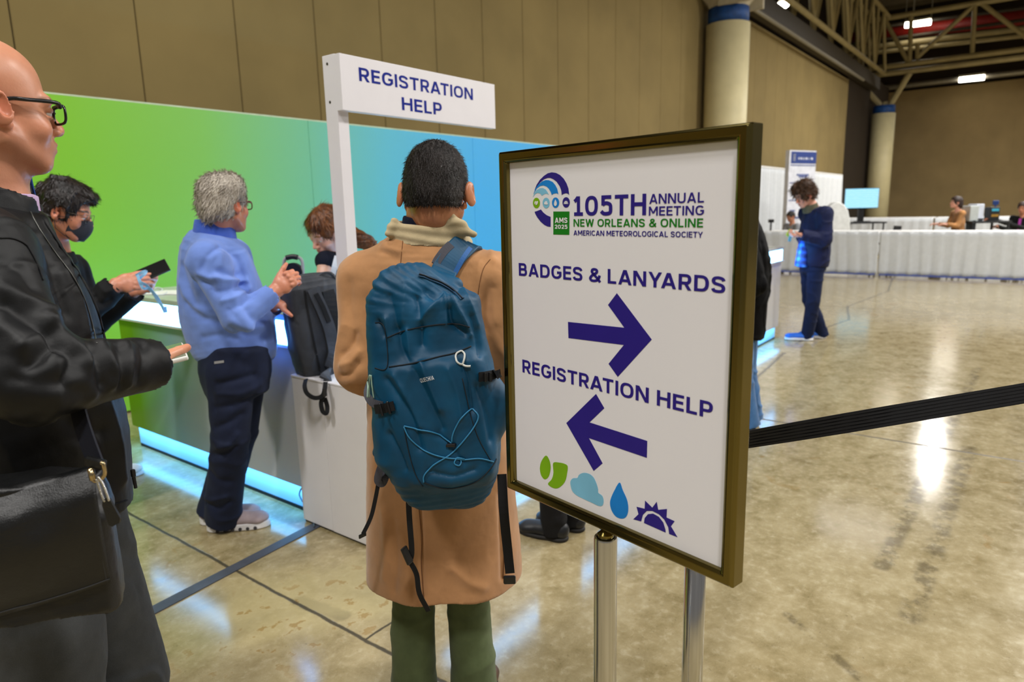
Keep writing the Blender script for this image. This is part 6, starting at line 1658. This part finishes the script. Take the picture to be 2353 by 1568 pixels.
def boy():
    D = 7.58; f = azv(132); c = W(1849, 449, D); R = head_frame(136, 26, 0); cx = 1866
    J = dict(neck=W(1868, 478, D), chest=W(1870, 520, D), mid=W(1870, 560, D), hip=W(1868, 605, D))
    r = V(f[1], -f[0], 0)
    for s, t in (('R', 1), ('L', -1)):
        J['sh'+s] = W(1873, 492, D)+r*t*.19; J['hj'+s] = W(1866, 620, D)+r*t*.08
    J['elL'] = W(1896, 550, 7.36); J['wrL'] = W(1838, 540, 7.36); J['elR'] = W(1880, 550, 7.82); J['wrR'] = W(1836, 542, 7.72)
    J['knL'] = W(1869, 690, D-.08); J['knR'] = W(1860, 690, D+.1); hL = onz(1868, 783, 0); hR = onz(1898, 778, 0); d = unit(onz(1812, 781, 0)-onz(1868, 783, 0))
    J['anL'] = hL+d*.06+V(0, 0, .09); J['anR'] = hR+d*.06+V(0, 0, .09)
    sk = (228, 166, 142)
    root, parts = generic('curly-haired young man in a navy jacket and jeans reading at the far counter end', J, c, R, sk, 1.0, dict(brow=(70, 46, 30), nose=1.1, blush=.9, look=(0, -.5)), hh=.006)
    for s in 'RL': parts += hand_parts(J['wr'+s], unit(-HR*.9+V(0, 0, -.05)), V(0, 0, 1) if s == 'L' else V(0, 0, 1), s == 'R', 1.0, (.8, .8, .8, .8), fore=J['el'+s], skin=sk, h=.006)
    join_parts('body', parts, SKIN, root)
    simple_hair(c, R, 1.0, hair_mat('brown_curls', (44, 28, 18), (104, 70, 44), .55, (60, 60, 60), .8), root, .016, .026, .070, -.055, [(ell((0, .05, .10), (.07, .05, .05)), .02), (ell((0, -.02, .125), (.08, .08, .04)), .03)], 1600, .03)
    nj = cloth('navy_jacket', (20, 28, 66), .7, weave=500, var=.12)
    garment('jacket', J, [(W(1872, 482, D), (.12, .09)), (W(1874, 500, D), (.18, .12)), (W(1872, 540, D), (.20, .145)), (W(1872, 575, D), (.20, .15)), (W(1870, 600, D), (.19, .145)), (W(1869, 608, D), (.185, .14))], nj, root, (.085, .08, .062), f[[1, 0, 2]]*V(1, -1, 0), .01)
    ring_collar('collar', W(1864, 478, D)+f*.01, r, .085, .085, cloth('olive_cord_collar', (92, 88, 70), .9), root, tilt=V(0, 0, 1)+f*.3)
    # plaid shirt tail showing at the open front
    t = NT('blue_plaid'); tc = t.coord('Object'); wv = []
    for ax in (0, 2):
        w = t.n('ShaderNodeTexWave', wave_type='BANDS', bands_direction='XYZ'[ax]); t.l(tc, w.inputs['Vector']); w.inputs['Scale'].default_value = 4.2; wv.append(w.outputs['Fac'])
    t.l(t.ramp(t.math('MULTIPLY', t.math('ADD', wv[0], wv[1]), .5), [(.2, lin((10, 40, 130))), (.55, lin((20, 84, 210))), (.85, lin((70, 160, 240)))]), t.b.inputs['Base Color'])
    cl = Clay(.008); cl.add(loft([(W(1852, 520, D), (.05, .03)), (W(1845, 570, D), (.09, .04)), (W(1840, 612, D), (.11, .045))], r, 2.2), .03); clay_obj('shirt', cl, t.m, root, cloth_disp(.004, 8, 2))
    trousers('jeans', J, cloth('dark_denim', (18, 30, 64), .85, weave=400), root, (.165, .13), .078, .072, .09, W(1868, 590, D), .009, .006, 6)
    bm_ = mat('bright_blue_mesh', (40, 112, 220), .6)
    for hh in (hL, hR): shoe('shoe', hh, d, .30, bm_, MATS['white_foam_sole'], root, .052, .095, .006, .035)
    cards = thing('card', 'lime and blue cards in the hands of the young man in navy', 'cards', W(1826, 540, 7.45))
    bm = bmesh.new(); add_box(bm, W(1812, 536, 7.45), (.10, .006, .07), rot(HN, 30), .002); obj_bm('lime_card', bm, mat('lime_card', (200, 226, 60), .5), cards)
    bm = bmesh.new(); add_box(bm, W(1815, 549, 7.46), (.10, .006, .06), rot(HN, 10), .002); obj_bm('blue_card', bm, mat('blue_card', (110, 190, 226), .5), cards)
boy()
def back_man():
    """person in a black jacket and jeans at the long counter, mostly behind the sign"""
    D = 4.63; f = azv(100); r = V(f[1], -f[0], 0); c = W(1650, 462, D+.02); R = head_frame(110, 14, 0)
    J = dict(neck=W(1690, 500, D), chest=W(1708, 580, D), mid=W(1712, 660, D), hip=W(1706, 745, D))
    for s, t in (('R', 1), ('L', -1)): J['sh'+s] = W(1706, 528, D)+r*t*.19; J['hj'+s] = J['hip']+r*t*.09-V(0, 0, .06)
    J['elL'] = W(1735, 655, D-.26); J['wrL'] = W(1650, 650, D-.16); J['elR'] = W(1690, 640, D+.26); J['wrR'] = W(1640, 650, D+.2)
    an = onz(1716, 985, 0)
    for s, t in (('R', .13), ('L', -.03)): J['an'+s] = V(an[0], an[1], .09)+r*t; J['kn'+s] = (J['an'+s]+J['hj'+s])/2+f*.02
    sk = (204, 150, 124)
    root, parts = generic('person in a black jacket and blue jeans at the long counter, behind the sign', J, c, R, sk, 1.0, {}, hh=.006)
    for s in 'RL': parts += hand_parts(J['wr'+s], unit(f-V(0, 0, .05)), V(0, 0, -1), s == 'R', 1.0, (.4,)*4, fore=J['el'+s], skin=sk, h=.006)
    join_parts('body', parts, SKIN, root)
    simple_hair(c, R, 1.0, MATS['short_black_hair'], root, .003, .012)
    garment('jacket', J, [(W(1694, 512, D), (.12, .10)), (W(1708, 540, D), (.185, .13)), (W(1714, 600, D), (.20, .155)), (W(1712, 680, D), (.20, .15)), (W(1708, 745, D), (.20, .15)), (W(1705, 766, D), (.195, .145))], cloth('black_nylon', (6, 6, 7), .8, weave=500, var=.15, spec=.1, sheen=0), root, (.088, .082, .06), None, .01, creases=[([(1752, 560), (1758, 620), (1750, 680)], -.01, .02), ([(1768, 600), (1772, 650), (1758, 700)], .01, .02)])
    trousers('jeans', J, cloth('mid_blue_denim', (62, 104, 152), .85, weave=400, var=.12), root, (.165, .13), .085, .085, .10, W(1706, 730, D), .009, .006, 9)
    for s in 'RL': shoe('shoe', J['an'+s]-f*.06, f, .29, cloth('blue_canvas', (40, 70, 120), .8), MATS['dark_sole'], root, .05, .08, .006)
back_man()
def hidden_visitor():
    """visitor whose dark shoes and trouser legs show under the sign"""
    g = onz(1275, 1236, 0); f = azv(97); r = V(f[1], -f[0], 0); J = base_J((g[0], g[1]), 97, 1.60)
    J['wrL'] = J['elL']+f*.22+V(0, 0, .02); J['wrR'] = J['elR']+f*.22+V(0, 0, .02)
    hs = [onz(1304, 1244, 0), onz(1342, 1222, 0)]; d = [unit(onz(1205, 1222, 0)-hs[0]), unit(f)]
    for s, h_, dd in (('L', hs[0], d[0]), ('R', hs[1], d[1])): J['an'+s] = h_+dd*.07+V(0, 0, .09); J['kn'+s] = (J['an'+s]+J['hj'+s])/2
    c = J['head']; R = head_frame(97, 12, 0); sk = (200, 146, 118)
    root, parts = generic('visitor behind the framed sign, only black trouser legs and black shoes showing', J, c, R, sk, .96, {}, hh=.007)
    for s in 'RL': parts += hand_parts(J['wr'+s], f, V(0, 0, -1), s == 'R', .95, (.4,)*4, fore=J['el'+s], skin=sk, h=.006)
    join_parts('body', parts, SKIN, root)
    simple_hair(c, R, .96, MATS['short_black_hair'], root, .003, .012, cnt=0)
    garment('jacket', J, [(J['neck']-V(0, 0, .05), (.12, .085)), (J['chest'], (.175, .12)), (J['mid'], (.165, .115)), (J['hip']+V(0, 0, .0), (.165, .12)), (J['hip']-V(0, 0, .08), (.17, .12))], cloth('dark_jacket', (26, 27, 32), .8), root, (.068, .058, .045), r)
    trousers('trousers', J, MATS['black_trousers'], root, (.15, .115), .066, .062, .085, J['hip'], .008, .004, 3)
    for h_, dd in zip(hs, d): shoe('shoe', h_, dd, .26, mat('black_shoe_leather', (20, 22, 26), .4), MATS['dark_sole'], root, .046, .085, .005, .02)
hidden_visitor()
# ================================================================== things on and around the near counters
def grey_backpack():
    D = 3.33; m = cloth('slate_nylon', (50, 54, 62), .6, weave=700, var=.12, spec=.4); md = cloth('black_mesh_pad', (22, 23, 26), .8, weave=500)
    wd = unit(HR*.75+HN*.65); dp = unit(-HR*.65+HN*.75)
    bot = W(752, 880, D-.02); bot[2] = .777; ax = unit(W(722, 655, D)-W(757, 872, D)); h = .50
    root = thing('backpack', 'dark grey backpack standing on the low white counter', 'backpack', bot)
    o = bot+dp*.02
    cl = Clay(.005)
    cl.add(loft([(o+ax*.012, (.125, .070)), (o+ax*.06, (.135, .080)), (o+ax*.25, (.145, .088)), (o+ax*.42, (.140, .080)), (o+ax*.475, (.110, .055))], wd, 4.5, cap=.2), .02)
    cl.add(etube(o+dp*.085+ax*.06, o+dp*.085+ax*.24, wd, (.11, .025), (.115, .03), 4.0), .02)
    cl.cut(V(0, 0, .777), V(0, 0, -1))
    b = clay_obj('main_compartment', cl, m, root, lambda P, N: .004*ridge(P*np.array([9, 9, 5]), 3))
    bv = surf_bvh(b)
    def strap(nm, pix, w, mm, lift=.012, th=.01, parent=root): 
        p, n = trace(bv, pix, lift, 5, 3.2, 3); bm = bmesh.new(); add_ribbon(bm, p, n, w, th); return obj_bm(nm, bm, mm, parent)
    strap('shoulder_strap', [(716, 664), (733, 702), (753, 750), (763, 800), (758, 843), (748, 872)], .060, m)
    strap('strap_webbing', [(722, 676), (738, 705), (752, 740)], .022, md, .020, .003)
    strap('zip', [(700, 668), (704, 700), (716, 760), (730, 830), (738, 866)], .010, md, .002, .003)
    strap('back_pad', [(752, 668), (766, 720), (772, 770)], .07, md, .004, .008)
    def free(nm, pts, w, mm): bm = bmesh.new(); add_ribbon(bm, smooth_path([W(*q) for q in pts], 5), -HN, w, .004); return obj_bm(nm, bm, mm, root)
    free('carry_handle', [(724, 652, 3.30), (733, 637, 3.30), (750, 628, 3.31), (764, 634, 3.33), (770, 646, 3.35)], .012, m)
    free('strap_end', [(703, 872, 3.10), (700, 888, 3.05), (706, 905, 3.04), (724, 915, 3.04), (742, 908, 3.05), (748, 880, 3.08)], .02, md)
    free('strap_end', [(748, 878, 3.08), (745, 905, 3.05), (738, 925, 3.05), (741, 945, 3.05), (750, 950, 3.05), (752, 935, 3.06), (746, 915, 3.06)], .02, md)
    bm = bmesh.new(); add_box(bm, W(746, 902, 3.04), (.022, .008, .04), None, .003); obj_bm('buckle', bm, MATS['black_buckle'], root)
grey_backpack()
def handle_stand():
    D = 3.62; t = thing('desk_scanner', 'small desk device with an arched grey handle and black grip on the counter', 'scanner', W(675, 650, D)*V(1, 1, 0)+V(0, 0, 1.062))
    mg = mat('grey_plastic_frame', (170, 172, 172), .4); b = t.location
    L = [W(653, 650, D), W(652, 612, D), W(656, 594, D), W(672, 591, D), W(688, 593, D), W(695, 606, D), W(697, 650, D)]
    L = [V(L[0][0], L[0][1], 1.066)]+L+[V(L[-1][0], L[-1][1], 1.066)]
    bm = bmesh.new(); add_tube(bm, smooth_path(L, 5), .009, 8); obj_bm('handle_frame', bm, mg, t, True)
    bm = bmesh.new(); add_tube(bm, smooth_path([W(658, 593, D-.01), W(672, 590, D-.01), W(684, 592, D-.01)], 5), .014, 10); obj_bm('grip', bm, mat('black_plastic', (18, 18, 20), .4), t, True)
    bm = bmesh.new(); lathe(bm, [(.004, -.02), (.05, -.018), (.05, .018), (.004, .02)], W(674, 626, D), -HN, 20); obj_bm('scanner_head', bm, mat('black_plastic', (18, 18, 20), .4), t)
    bm = bmesh.new(); add_box(bm, V(b[0], b[1], 1.075), (.13, .13, .022), None, .006); obj_bm('base', bm, mg, t)
    bm = bmesh.new(); add_cyl(bm, V(b[0], b[1], 1.08), W(674, 632, D), .012, n=12); obj_bm('stem', bm, mg, t)
handle_stand()
def counter_clutter():
    wm = mat('white_paper', (236, 236, 232), .6)
    p = onz(398, 672, 1.0655); bm = bmesh.new(); add_box(bm, p, (.21, .29, .003), rot((0, 0, 1), 25)); tag(obj_bm('paper_sheet', bm, wm), 'white paper sheet lying on the counter beside the man in blue', 'paper')
    lm = mat('white_cord_lanyard', (214, 224, 226), .6); q = [onz(x, y, 1.068) for x, y in ((352, 664), (362, 661), (372, 664), (370, 669), (358, 671), (350, 675), (362, 678), (378, 676), (384, 671))]
    bm = bmesh.new(); add_tube(bm, smooth_path(q, 5), .004, 6); tag(obj_bm('lanyard', bm, lm), 'white coiled lanyard lying on the counter below the black phone', 'lanyard')
    a = onz(655, 696, 1.066); pp = thing('phone', 'dark phone lying on the counter near the grey backpack', 'phone', a); phone('case', a+V(0, 0, .004), V(.8, -.6, 0), V(.6, .8, 0), .07, .14, MATS['black_phone'], pp)
counter_clutter()

# ================================================================== booths across the hall
drape_m = cloth('white_drape', (216, 220, 224), .85, weave=200, bump=.1, var=.02, sheen=.2)
rail_m = mat('white_rail', (232, 232, 230), .5)
def drape(name, a, b, z0, z1, m, parent, pleats, amp, seed=1, rows=10):
    """pleated cloth hanging between two floor points"""
    a = V(a[0], a[1], 0); b = V(b[0], b[1], 0); L = np.linalg.norm(b-a); ex = (b-a)/L; n = V(ex[1], -ex[0], 0); nx = pleats*8
    i = np.arange(nx+1)/nx; j = np.arange(rows+1)/rows; I, Jv = np.meshgrid(i, j); w = amp*(.35+.65*(1-Jv))
    ph = I*pleats*2*np.pi+1.4*noise3(np.stack([I.ravel()*pleats*.33, Jv.ravel()*.8, 0*I.ravel()], 1), seed).reshape(I.shape)
    off = w*(np.sin(ph)+.35*np.sin(ph*2.3+1)); P = a+I[..., None]*L*ex+off[..., None]*n+np.stack([0*I, 0*I, z0+(z1-z0)*Jv], -1)
    fs = [(r*(nx+1)+c, r*(nx+1)+c+1, (r+1)*(nx+1)+c+1, (r+1)*(nx+1)+c) for r in range(rows) for c in range(nx)]
    o = pydata(name, P.reshape(-1, 3), fs, m, parent, True); s = o.modifiers.new('s', 'SOLIDIFY'); s.thickness = .006; return o
XD = 15.85; zt = .925
def draped_table(x, y0, y1, zt, label, m, depth=.75, hem=True):
    t = thing('draped_table', label, 'draped table', (x+depth/2, (y0+y1)/2, 0), 'white draped tables of the far booths')
    box('tabletop', (x-.01, min(y0, y1)+.015, zt-.03), (x+depth, max(y0, y1)-.015, zt), rail_m, t)
    drape('skirt', (x-.02, y0), (x-.02, y1), .05, zt-.012, drape_m, t, int(abs(y0-y1)/.24), .012, int(x*3+y0*7))
    if hem: box('blue_hem', (x-.035, min(y0, y1)+.03, .03), (x+.0, max(y0, y1)-.03, .055), mat('blue_hem', (70, 92, 176), .7), t)
    for sx in (.12, depth-.1):
        for yy in (y0+(.15 if y0 < y1 else -.15), y1-(.15 if y0 < y1 else -.15)):
            bm = bmesh.new(); add_cyl(bm, (x+sx, yy, 0), (x+sx, yy, zt-.03), .016, n=8); obj_bm('leg', bm, MATS['dark_track_steel'], t)
    return t
ys = onx(2018, 590, XD)[1]
draped_table(XD, 4.9, ys+.01, zt, 'white skirted table behind the young man in navy, left of the skirt seam', drape_m)
draped_table(XD, ys-.01, -1.6, zt, 'white skirted table reaching the right edge, right of the skirt seam', drape_m)
X2_ = 21.5; y2 = onx(2146, 510, X2_)[1]; zt2_ = onx(2150, 500, X2_)[2]
draped_table(X2_, 6.0, y2+.02, zt2_, 'rear white skirted table behind the monitor', drape_m, hem=False)
draped_table(X2_, y2-.02, -2.4, zt2_, 'rear white skirted table behind the seated woman', drape_m, hem=False)
def pipe_drape():
    YD = 6.75; xa, xb = ony(1742, 400, YD)[0], ony(1935, 403, YD)[0]; zz = ony(1935, 403, YD)[2]
    t = thing('drape_partition', 'tall white pipe and drape partition beside the brown wall', 'drape', ((xa+xb)/2, YD, 0))
    drape('curtain', (xa, YD), (xb, YD), .05, zz, drape_m, t, 46, .07, 3, 14)
    bm = bmesh.new(); add_cyl(bm, (xa, YD, zz), (xb, YD, zz), .03, n=8); obj_bm('top_pipe', bm, rail_m, t)
    for k in range(4):
        x = xa+(xb-xa)*k/3; bm = bmesh.new(); add_cyl(bm, (x, YD+.12, 0), (x, YD+.12, zz), .025, n=8); add_box(bm, (x, YD+.12, .01), (.4, .4, .02)); obj_bm('upright', bm, rail_m, t)
pipe_drape()
def info_board():
    D0, D1 = 18.0, 18.5
    tl, tr = W(1815, 345, D0), W(1876, 351, D1); ex = unit((tr-tl)*V(1, 1, 0)); n = V(ex[1], -ex[0], 0); n = n if n @ HN < 0 else -n
    w = np.linalg.norm((tr-tl)*V(1, 1, 0)); top = tl[2]
    t = thing('info_board', 'tall white information board with a blue header behind the young man in navy', 'sign board', tl*V(1, 1, 0)+ex*w/2)
    R = np.array([ex, -n, V(0, 0, 1)]).T; c0 = V(tl[0], tl[1], 0)
    bm = bmesh.new(); add_box(bm, c0+ex*w/2-n*.06+V(0, 0, top/2+.02), (w, .12, top-.04), R); obj_bm('board', bm, mat('board_white', (222, 224, 232), .6), t)
    def pl(nm, u0, u1, z0, z1, m): bm = bmesh.new(); add_box(bm, c0+ex*(u0+u1)/2*w+n*.004+V(0, 0, (z0+z1)/2), ((u1-u0)*w, .006, z1-z0), R); obj_bm(nm, bm, m, t)
    nb = mat('board_navy', (30, 58, 132), .6); wt = mat('board_white_print', (226, 230, 240), .6)
    zy = lambda y: W(1845, y, 18.25)[2]
    pl('header', .06, 1, zy(376), zy(349), nb)
    for y in (380, 420, 460): pl('rule', .05, .98, zy(y+1.2), zy(y-.8), nb)
    pl('header_mark', .13, .22, zy(371), zy(354), wt)
    for k in range(6): pl('header_text', .30+k*.10, .37+k*.10, zy(367), zy(362), wt)
    for y, a, b in ((402, .3, .75), (406, .38, .7), (440, .2, .5), (484, .1, .3), (486, .5, .8), (500, .2, .7)): pl('text_block', a, b, zy(y+2), zy(y-2), mat('board_blue_grey', (96, 108, 156), .6))
    bm = bmesh.new(); add_box(bm, c0+ex*w/2-n*.06+V(0, 0, .02), (w+.2, .5, .04), R); obj_bm('foot', bm, MATS['dark_track_steel'], t)
info_board()
def arch_panel():
    D = 16.9; pix = [(1898, 528), (1900, 492), (1906, 474), (1918, 465), (1930, 464), (1942, 471), (1950, 484), (1954, 505), (1955, 528)]
    q = [W(x, y, D) for x, y in pix]; q = [V(q[0][0], q[0][1], 0)]+q+[V(q[-1][0], q[-1][1], 0)]
    bm = bmesh.new(); add_prism(bm, q, HN*.2); o = obj_bm('arched_panel', bm, mat('white_moulding', (224, 226, 224), .5)); m = o.modifiers.new('b', 'BEVEL'); m.width = .05; m.segments = 3; m.limit_method = 'ANGLE'
    tag(o, 'rounded white panel standing behind the young man in navy', 'panel')
arch_panel()
def monitor_desk():
    D = 17.4; c = W(1979, 456, D); 
    t = thing('desk', 'thin dark desk under the bright monitor', 'desk', W(1985, 512, D)*V(1, 1, 0)); dm = mat('dark_desk', (40, 42, 46), .5); zt = W(1975, 512, D)[2]
    R = np.array([HR, HN, V(0, 0, 1)]).T; cc = W(1980, 512, D)*V(1, 1, 0)
    bm = bmesh.new(); add_box(bm, cc+V(0, 0, zt), (.95, .6, .04), R); obj_bm('desktop', bm, dm, t)
    for a in (-.42, .42):
        for b in (-.25, .25): bm = bmesh.new(); add_cyl(bm, cc+HR*a+HN*b, cc+HR*a+HN*b+V(0, 0, zt), .02, n=8); obj_bm('leg', bm, dm, t)
    mt = thing('monitor', 'monitor with a glowing cyan screen on a black pole', 'monitor', cc+V(0, 0, zt+.02))
    w, h = np.linalg.norm(W(2019, 456, D)-W(1940, 456, D)), np.linalg.norm(W(1979, 433, D)-W(1979, 479, D)); R2 = rot(HN, 0) @ R
    bm = bmesh.new(); add_box(bm, c, (w, .05, h), R2, .01); obj_bm('casing', bm, mat('black_plastic', (18, 18, 20), .4), mt)
    tm = NT('lit_screen'); g = tm.n('ShaderNodeTexCoord').outputs['Generated']; wv = tm.n('ShaderNodeTexWave', bands_direction='Z'); tm.l(g, wv.inputs[0]); wv.inputs['Scale'].default_value = 3.2; wv.inputs['Distortion'].default_value = 3
    tm.l(tm.ramp(wv.outputs['Fac'], [(.3, lin((110, 215, 255))), (.8, lin((210, 248, 255)))]), tm.b.inputs['Emission Color']); tm.b.inputs['Emission Strength'].default_value = 1.0; tm.b.inputs['Base Color'].default_value = (.01, .01, .01, 1)
    bm = bmesh.new(); add_box(bm, c-HN*.026, (w*.97, .004, h*.95), R2); obj_bm('screen', bm, tm.m, mt)
    bm = bmesh.new(); add_box(bm, (c+cc+V(0, 0, zt+.02))/2*V(1, 1, 0)+HN*.03+V(0, 0, (c[2]+zt)/2), (.14, .06, c[2]-zt), R); add_box(bm, cc+V(0, 0, zt+.03), (.3, .25, .02), R); obj_bm('pole', bm, mat('black_plastic', (18, 18, 20), .4), mt)
monitor_desk()
def chair(px, py, D, az_, label):
    c = W(px, py, D)*V(1, 1, 0); f = azv(az_); r = V(f[1], -f[0], 0); R = np.array([r, f, V(0, 0, 1)]).T; m = mat('dark_chair_shell', (34, 36, 44), .6)
    t = thing('side_chair', label, 'chair', c)
    bm = bmesh.new(); add_box(bm, c+V(0, 0, .45), (.44, .44, .04), R, .01); obj_bm('seat', bm, m, t)
    bm = bmesh.new(); add_box(bm, c-f*.22+V(0, 0, .72), (.42, .04, .36), rot(r, 8) @ R, .01); obj_bm('backrest', bm, m, t)
    for a in (-.19, .19):
        for b in (-.19, .19): bm = bmesh.new(); add_cyl(bm, c+r*a+f*b, c+r*a+f*b+V(0, 0, .44), .014, n=8); obj_bm('leg', bm, MATS['dark_track_steel'], t)
    return c
chair(2040, 520, 17.8, 120, 'dark empty chair right of the monitor desk')
def seated(label, px, py, D, az_, pitch, sk, hm, hairkw, top_m, wr, hs=1.0, brow=(50, 36, 28)):
    c = W(px, py, D); f = azv(az_); r = V(f[1], -f[0], 0); R = head_frame(az_, pitch, 0); g = c-f*.06; z = c[2]
    J = dict(neck=g+V(0, 0, -.17), chest=g+V(0, 0, -.36)-f*.02, mid=g+V(0, 0, -.55)-f*.03, hip=V(g[0], g[1], max(.50, z-.72))-f*.04)
    for s, t in (('R', 1), ('L', -1)):
        J['sh'+s] = J['neck']+r*t*.175-V(0, 0, .06); J['el'+s] = J['sh'+s]-V(0, 0, .26)+f*.08+r*t*.03; J['wr'+s] = W(*wr[0 if s == 'R' else 1]) if wr else J['el'+s]+f*.24+V(0, 0, .04)
        J['hj'+s] = J['hip']+r*t*.09; J['kn'+s] = J['hip']+f*.42+r*t*.11; J['an'+s] = V(*(J['kn'+s]-f*.02)[:2], .09)
    root, parts = generic(label, J, c, R, sk, hs, dict(brow=brow), hh=.009)
    for s in 'RL': parts += hand_parts(J['wr'+s], unit((J['wr'+s]-J['el'+s])*V(1, 1, .3)), V(0, 0, -1), s == 'R', .95, (.4,)*4, fore=J['el'+s], skin=sk, h=.007)
    join_parts('body', parts, SKIN, root); simple_hair(c, R, hs, hm, root, .006, cnt=0, h=.010, **hairkw)
    garment('top', J, [(J['neck']-V(0, 0, .06), (.12, .08)), (J['chest'], (.17, .115)), (J['mid'], (.16, .12)), (J['hip'], (.165, .13))], top_m, root, (.07, .058, .045), r, .03, h=.012)
    cl = Clay(.012)
    for s in 'RL': cl.add(chain([J['hj'+s], J['kn'+s], J['an'+s]], [.09, .07, .055]), .02)
    cl.add(etube(J['hjL'], J['hjR'], V(0, 0, 1), (.10, .11), (.10, .11)), .03); clay_obj('trousers', cl, cloth('dark_slacks', (34, 34, 42), .85), root)
    for s in 'RL': shoe('shoe', J['an'+s]-f*.05, f, .26, MATS['black_shoe_leather'], MATS['dark_sole'], root, .045, .08, .008, .02)
    ch = chair(0, 0, 1, 0, label.split(' ')[0]) if False else None
    return J
hmd = hair_mat('dark_brown_hair', (30, 20, 16), (70, 50, 42), .45, (60, 60, 30), .8)
JW = seated('woman with long dark hair and a brown patterned top seated at the far booth desk', 2197, 466, 15.0, 118, -6, (226, 168, 146), hmd, dict(thick=.024, low=-.12, extra=[(ell((0, -.08, -.05), (.085, .06, .09)), .03)]), cloth('brown_patterned_knit', (170, 122, 76), .9, weave=60, var=.25, vscale=9), None)
JM = seated('man in a grey top seated behind the white skirted table, head bowed', 1817, 498, 16.7, 150, 20, (190, 132, 104), MATS['short_black_hair'], dict(thick=.012), cloth('heather_grey', (150, 152, 158), .9), None)
JB = seated('person in a black jacket with a magenta lanyard at the right edge', 2350, 478, 15.4, 165, 10, (206, 140, 108), hmd, dict(thick=.022, low=-.10), cloth('black_blazer', (18, 20, 22), .85), [(2290, 520, 15.2), (2276, 503, 15.0)])
bm = bmesh.new(); q = JB['neck']; f_ = azv(165); add_ribbon(bm, [q+f_*.13-V(0, 0, .06), q+f_*.155-V(0, 0, .2), q+f_*.16-V(0, 0, .34)], f_, .05, .004)
ob = [o for o in bpy.data.objects if o.get('label', '').startswith('person in a black jacket with a magenta')][0]
obj_bm('lanyard', bm, mat('magenta_ribbon', (176, 60, 160), .6), ob)
for J_, lab in ((JW, 'dark chair under the woman in the brown top'), (JM, 'dark chair under the seated man in grey'), (JB, 'dark chair under the person with the magenta lanyard')):
    h_ = J_['hip']; f_ = unit((J_['knR']-J_['hjR'])*V(1, 1, 0)); r_ = V(f_[1], -f_[0], 0); R_ = np.array([r_, f_, V(0, 0, 1)]).T; c_ = V(h_[0], h_[1], 0)+f_*.02; t = thing('side_chair', lab, 'chair', c_); zs = max(.3, h_[2]-.14); m_ = MATS['dark_chair_shell']
    bm = bmesh.new(); add_box(bm, c_+V(0, 0, zs), (.44, .42, .04), R_, .01); obj_bm('seat', bm, m_, t)
    bm = bmesh.new(); add_box(bm, c_-f_*.25+V(0, 0, zs+.30), (.42, .04, .36), R_, .01); obj_bm('backrest', bm, m_, t)
    for a in (-.19, .19):
        for b in (-.19, .19): bm = bmesh.new(); add_cyl(bm, c_+r_*a+f_*b, c_+r_*a+f_*b+V(0, 0, zs), .014, n=8); obj_bm('leg', bm, MATS['dark_track_steel'], t)
def booth_desk():
    D = 15.0; R = np.array([HR, HN, V(0, 0, 1)]).T; c = W(2258, 510, D); zt = c[2]; c0 = c*V(1, 1, 0); dm = MATS['dark_desk']
    t = thing('desk', 'thin dark desk holding the grey printer at the far booth', 'desk', c0)
    bm = bmesh.new(); add_box(bm, c0+V(0, 0, zt), (.85, .6, .04), R); obj_bm('desktop', bm, dm, t)
    for a in (-.38, .38):
        for b in (-.25, .25): bm = bmesh.new(); add_cyl(bm, c0+HR*a+HN*b, c0+HR*a+HN*b+V(0, 0, zt-.02), .025, n=8); obj_bm('leg', bm, dm, t)
    def bx(nm, l, r, tp, m, lab, cat, dz=0., dd=0., dep=.28):
        a, b, q = W(l, 510, D), W(r, 510, D), W((l+r)/2, tp, D); w = np.linalg.norm(b-a); z0 = zt+.021+dz; cc = (a+b)/2*V(1, 1, 0)+HN*dd; 
        bm = bmesh.new(); add_box(bm, cc+V(0, 0, (z0+q[2])/2), (w, dep, q[2]-z0), R, .015); return tag(obj_bm(nm, bm, m), lab, cat), cc, q[2]
    gp = mat('grey_printer', (186, 192, 190), .5)
    o, cc, zz = bx('printer', 2213, 2233, 473, gp, 'grey printer on the far booth desk beside the woman', 'printer', dd=-.05, dep=.3)
    o, cc, zz = bx('printer', 2234, 2252, 469, mat('white_printer', (206, 212, 224), .5), 'white upright printer between the grey printer and the black case', 'printer', dd=.05, dep=.3)
    bm = bmesh.new(); add_box(bm, V(cc[0], cc[1], zt+.06)-HN*.16, (.13, .04, .03), R); obj_bm('paper_slot', bm, MATS['black_plastic'], o)
    o, cc, zz = bx('case', 2266, 2288, 476, mat('black_case', (26, 28, 30), .5), 'black case with cyan and ochre bands on the far booth desk', 'case', dep=.2)
    for z_, c_ in ((.74, (60, 170, 200)), (.36, (160, 120, 40))):
        bm = bmesh.new(); add_box(bm, V(cc[0], cc[1], zt+.02+(zz-zt)*z_)-HN*.103, (.15, .006, .05), R); obj_bm('band', bm, mat('case_band_%d' % c_[0], c_, .5), o)
    a = W(2288, 466, D+.25); bm = bmesh.new(); add_box(bm, a, (.13, .03, .10), R, .008); add_cyl(bm, a, V(a[0], a[1], zt+.02), .02, n=8); tag(obj_bm('small_display', bm, mat('blue_display', (30, 56, 110), .3)), 'small blue display behind the black case', 'display')
booth_desk()
bm = bmesh.new(); p = W(1772, 508, 17.2); add_box(bm, p, (.12, .1, .08), np.array([HR, HN, V(0, 0, 1)]).T, .01); add_cyl(bm, p, p*V(1, 1, 0)+V(0, 0, .0), .02, n=8); add_box(bm, p*V(1, 1, 0)+V(0, 0, .01), (.3, .3, .02)); tag(obj_bm('camera_stand', bm, mat('black_plastic', (18, 18, 20), .4)), 'small black device on a stand left of the seated man in grey', 'device')
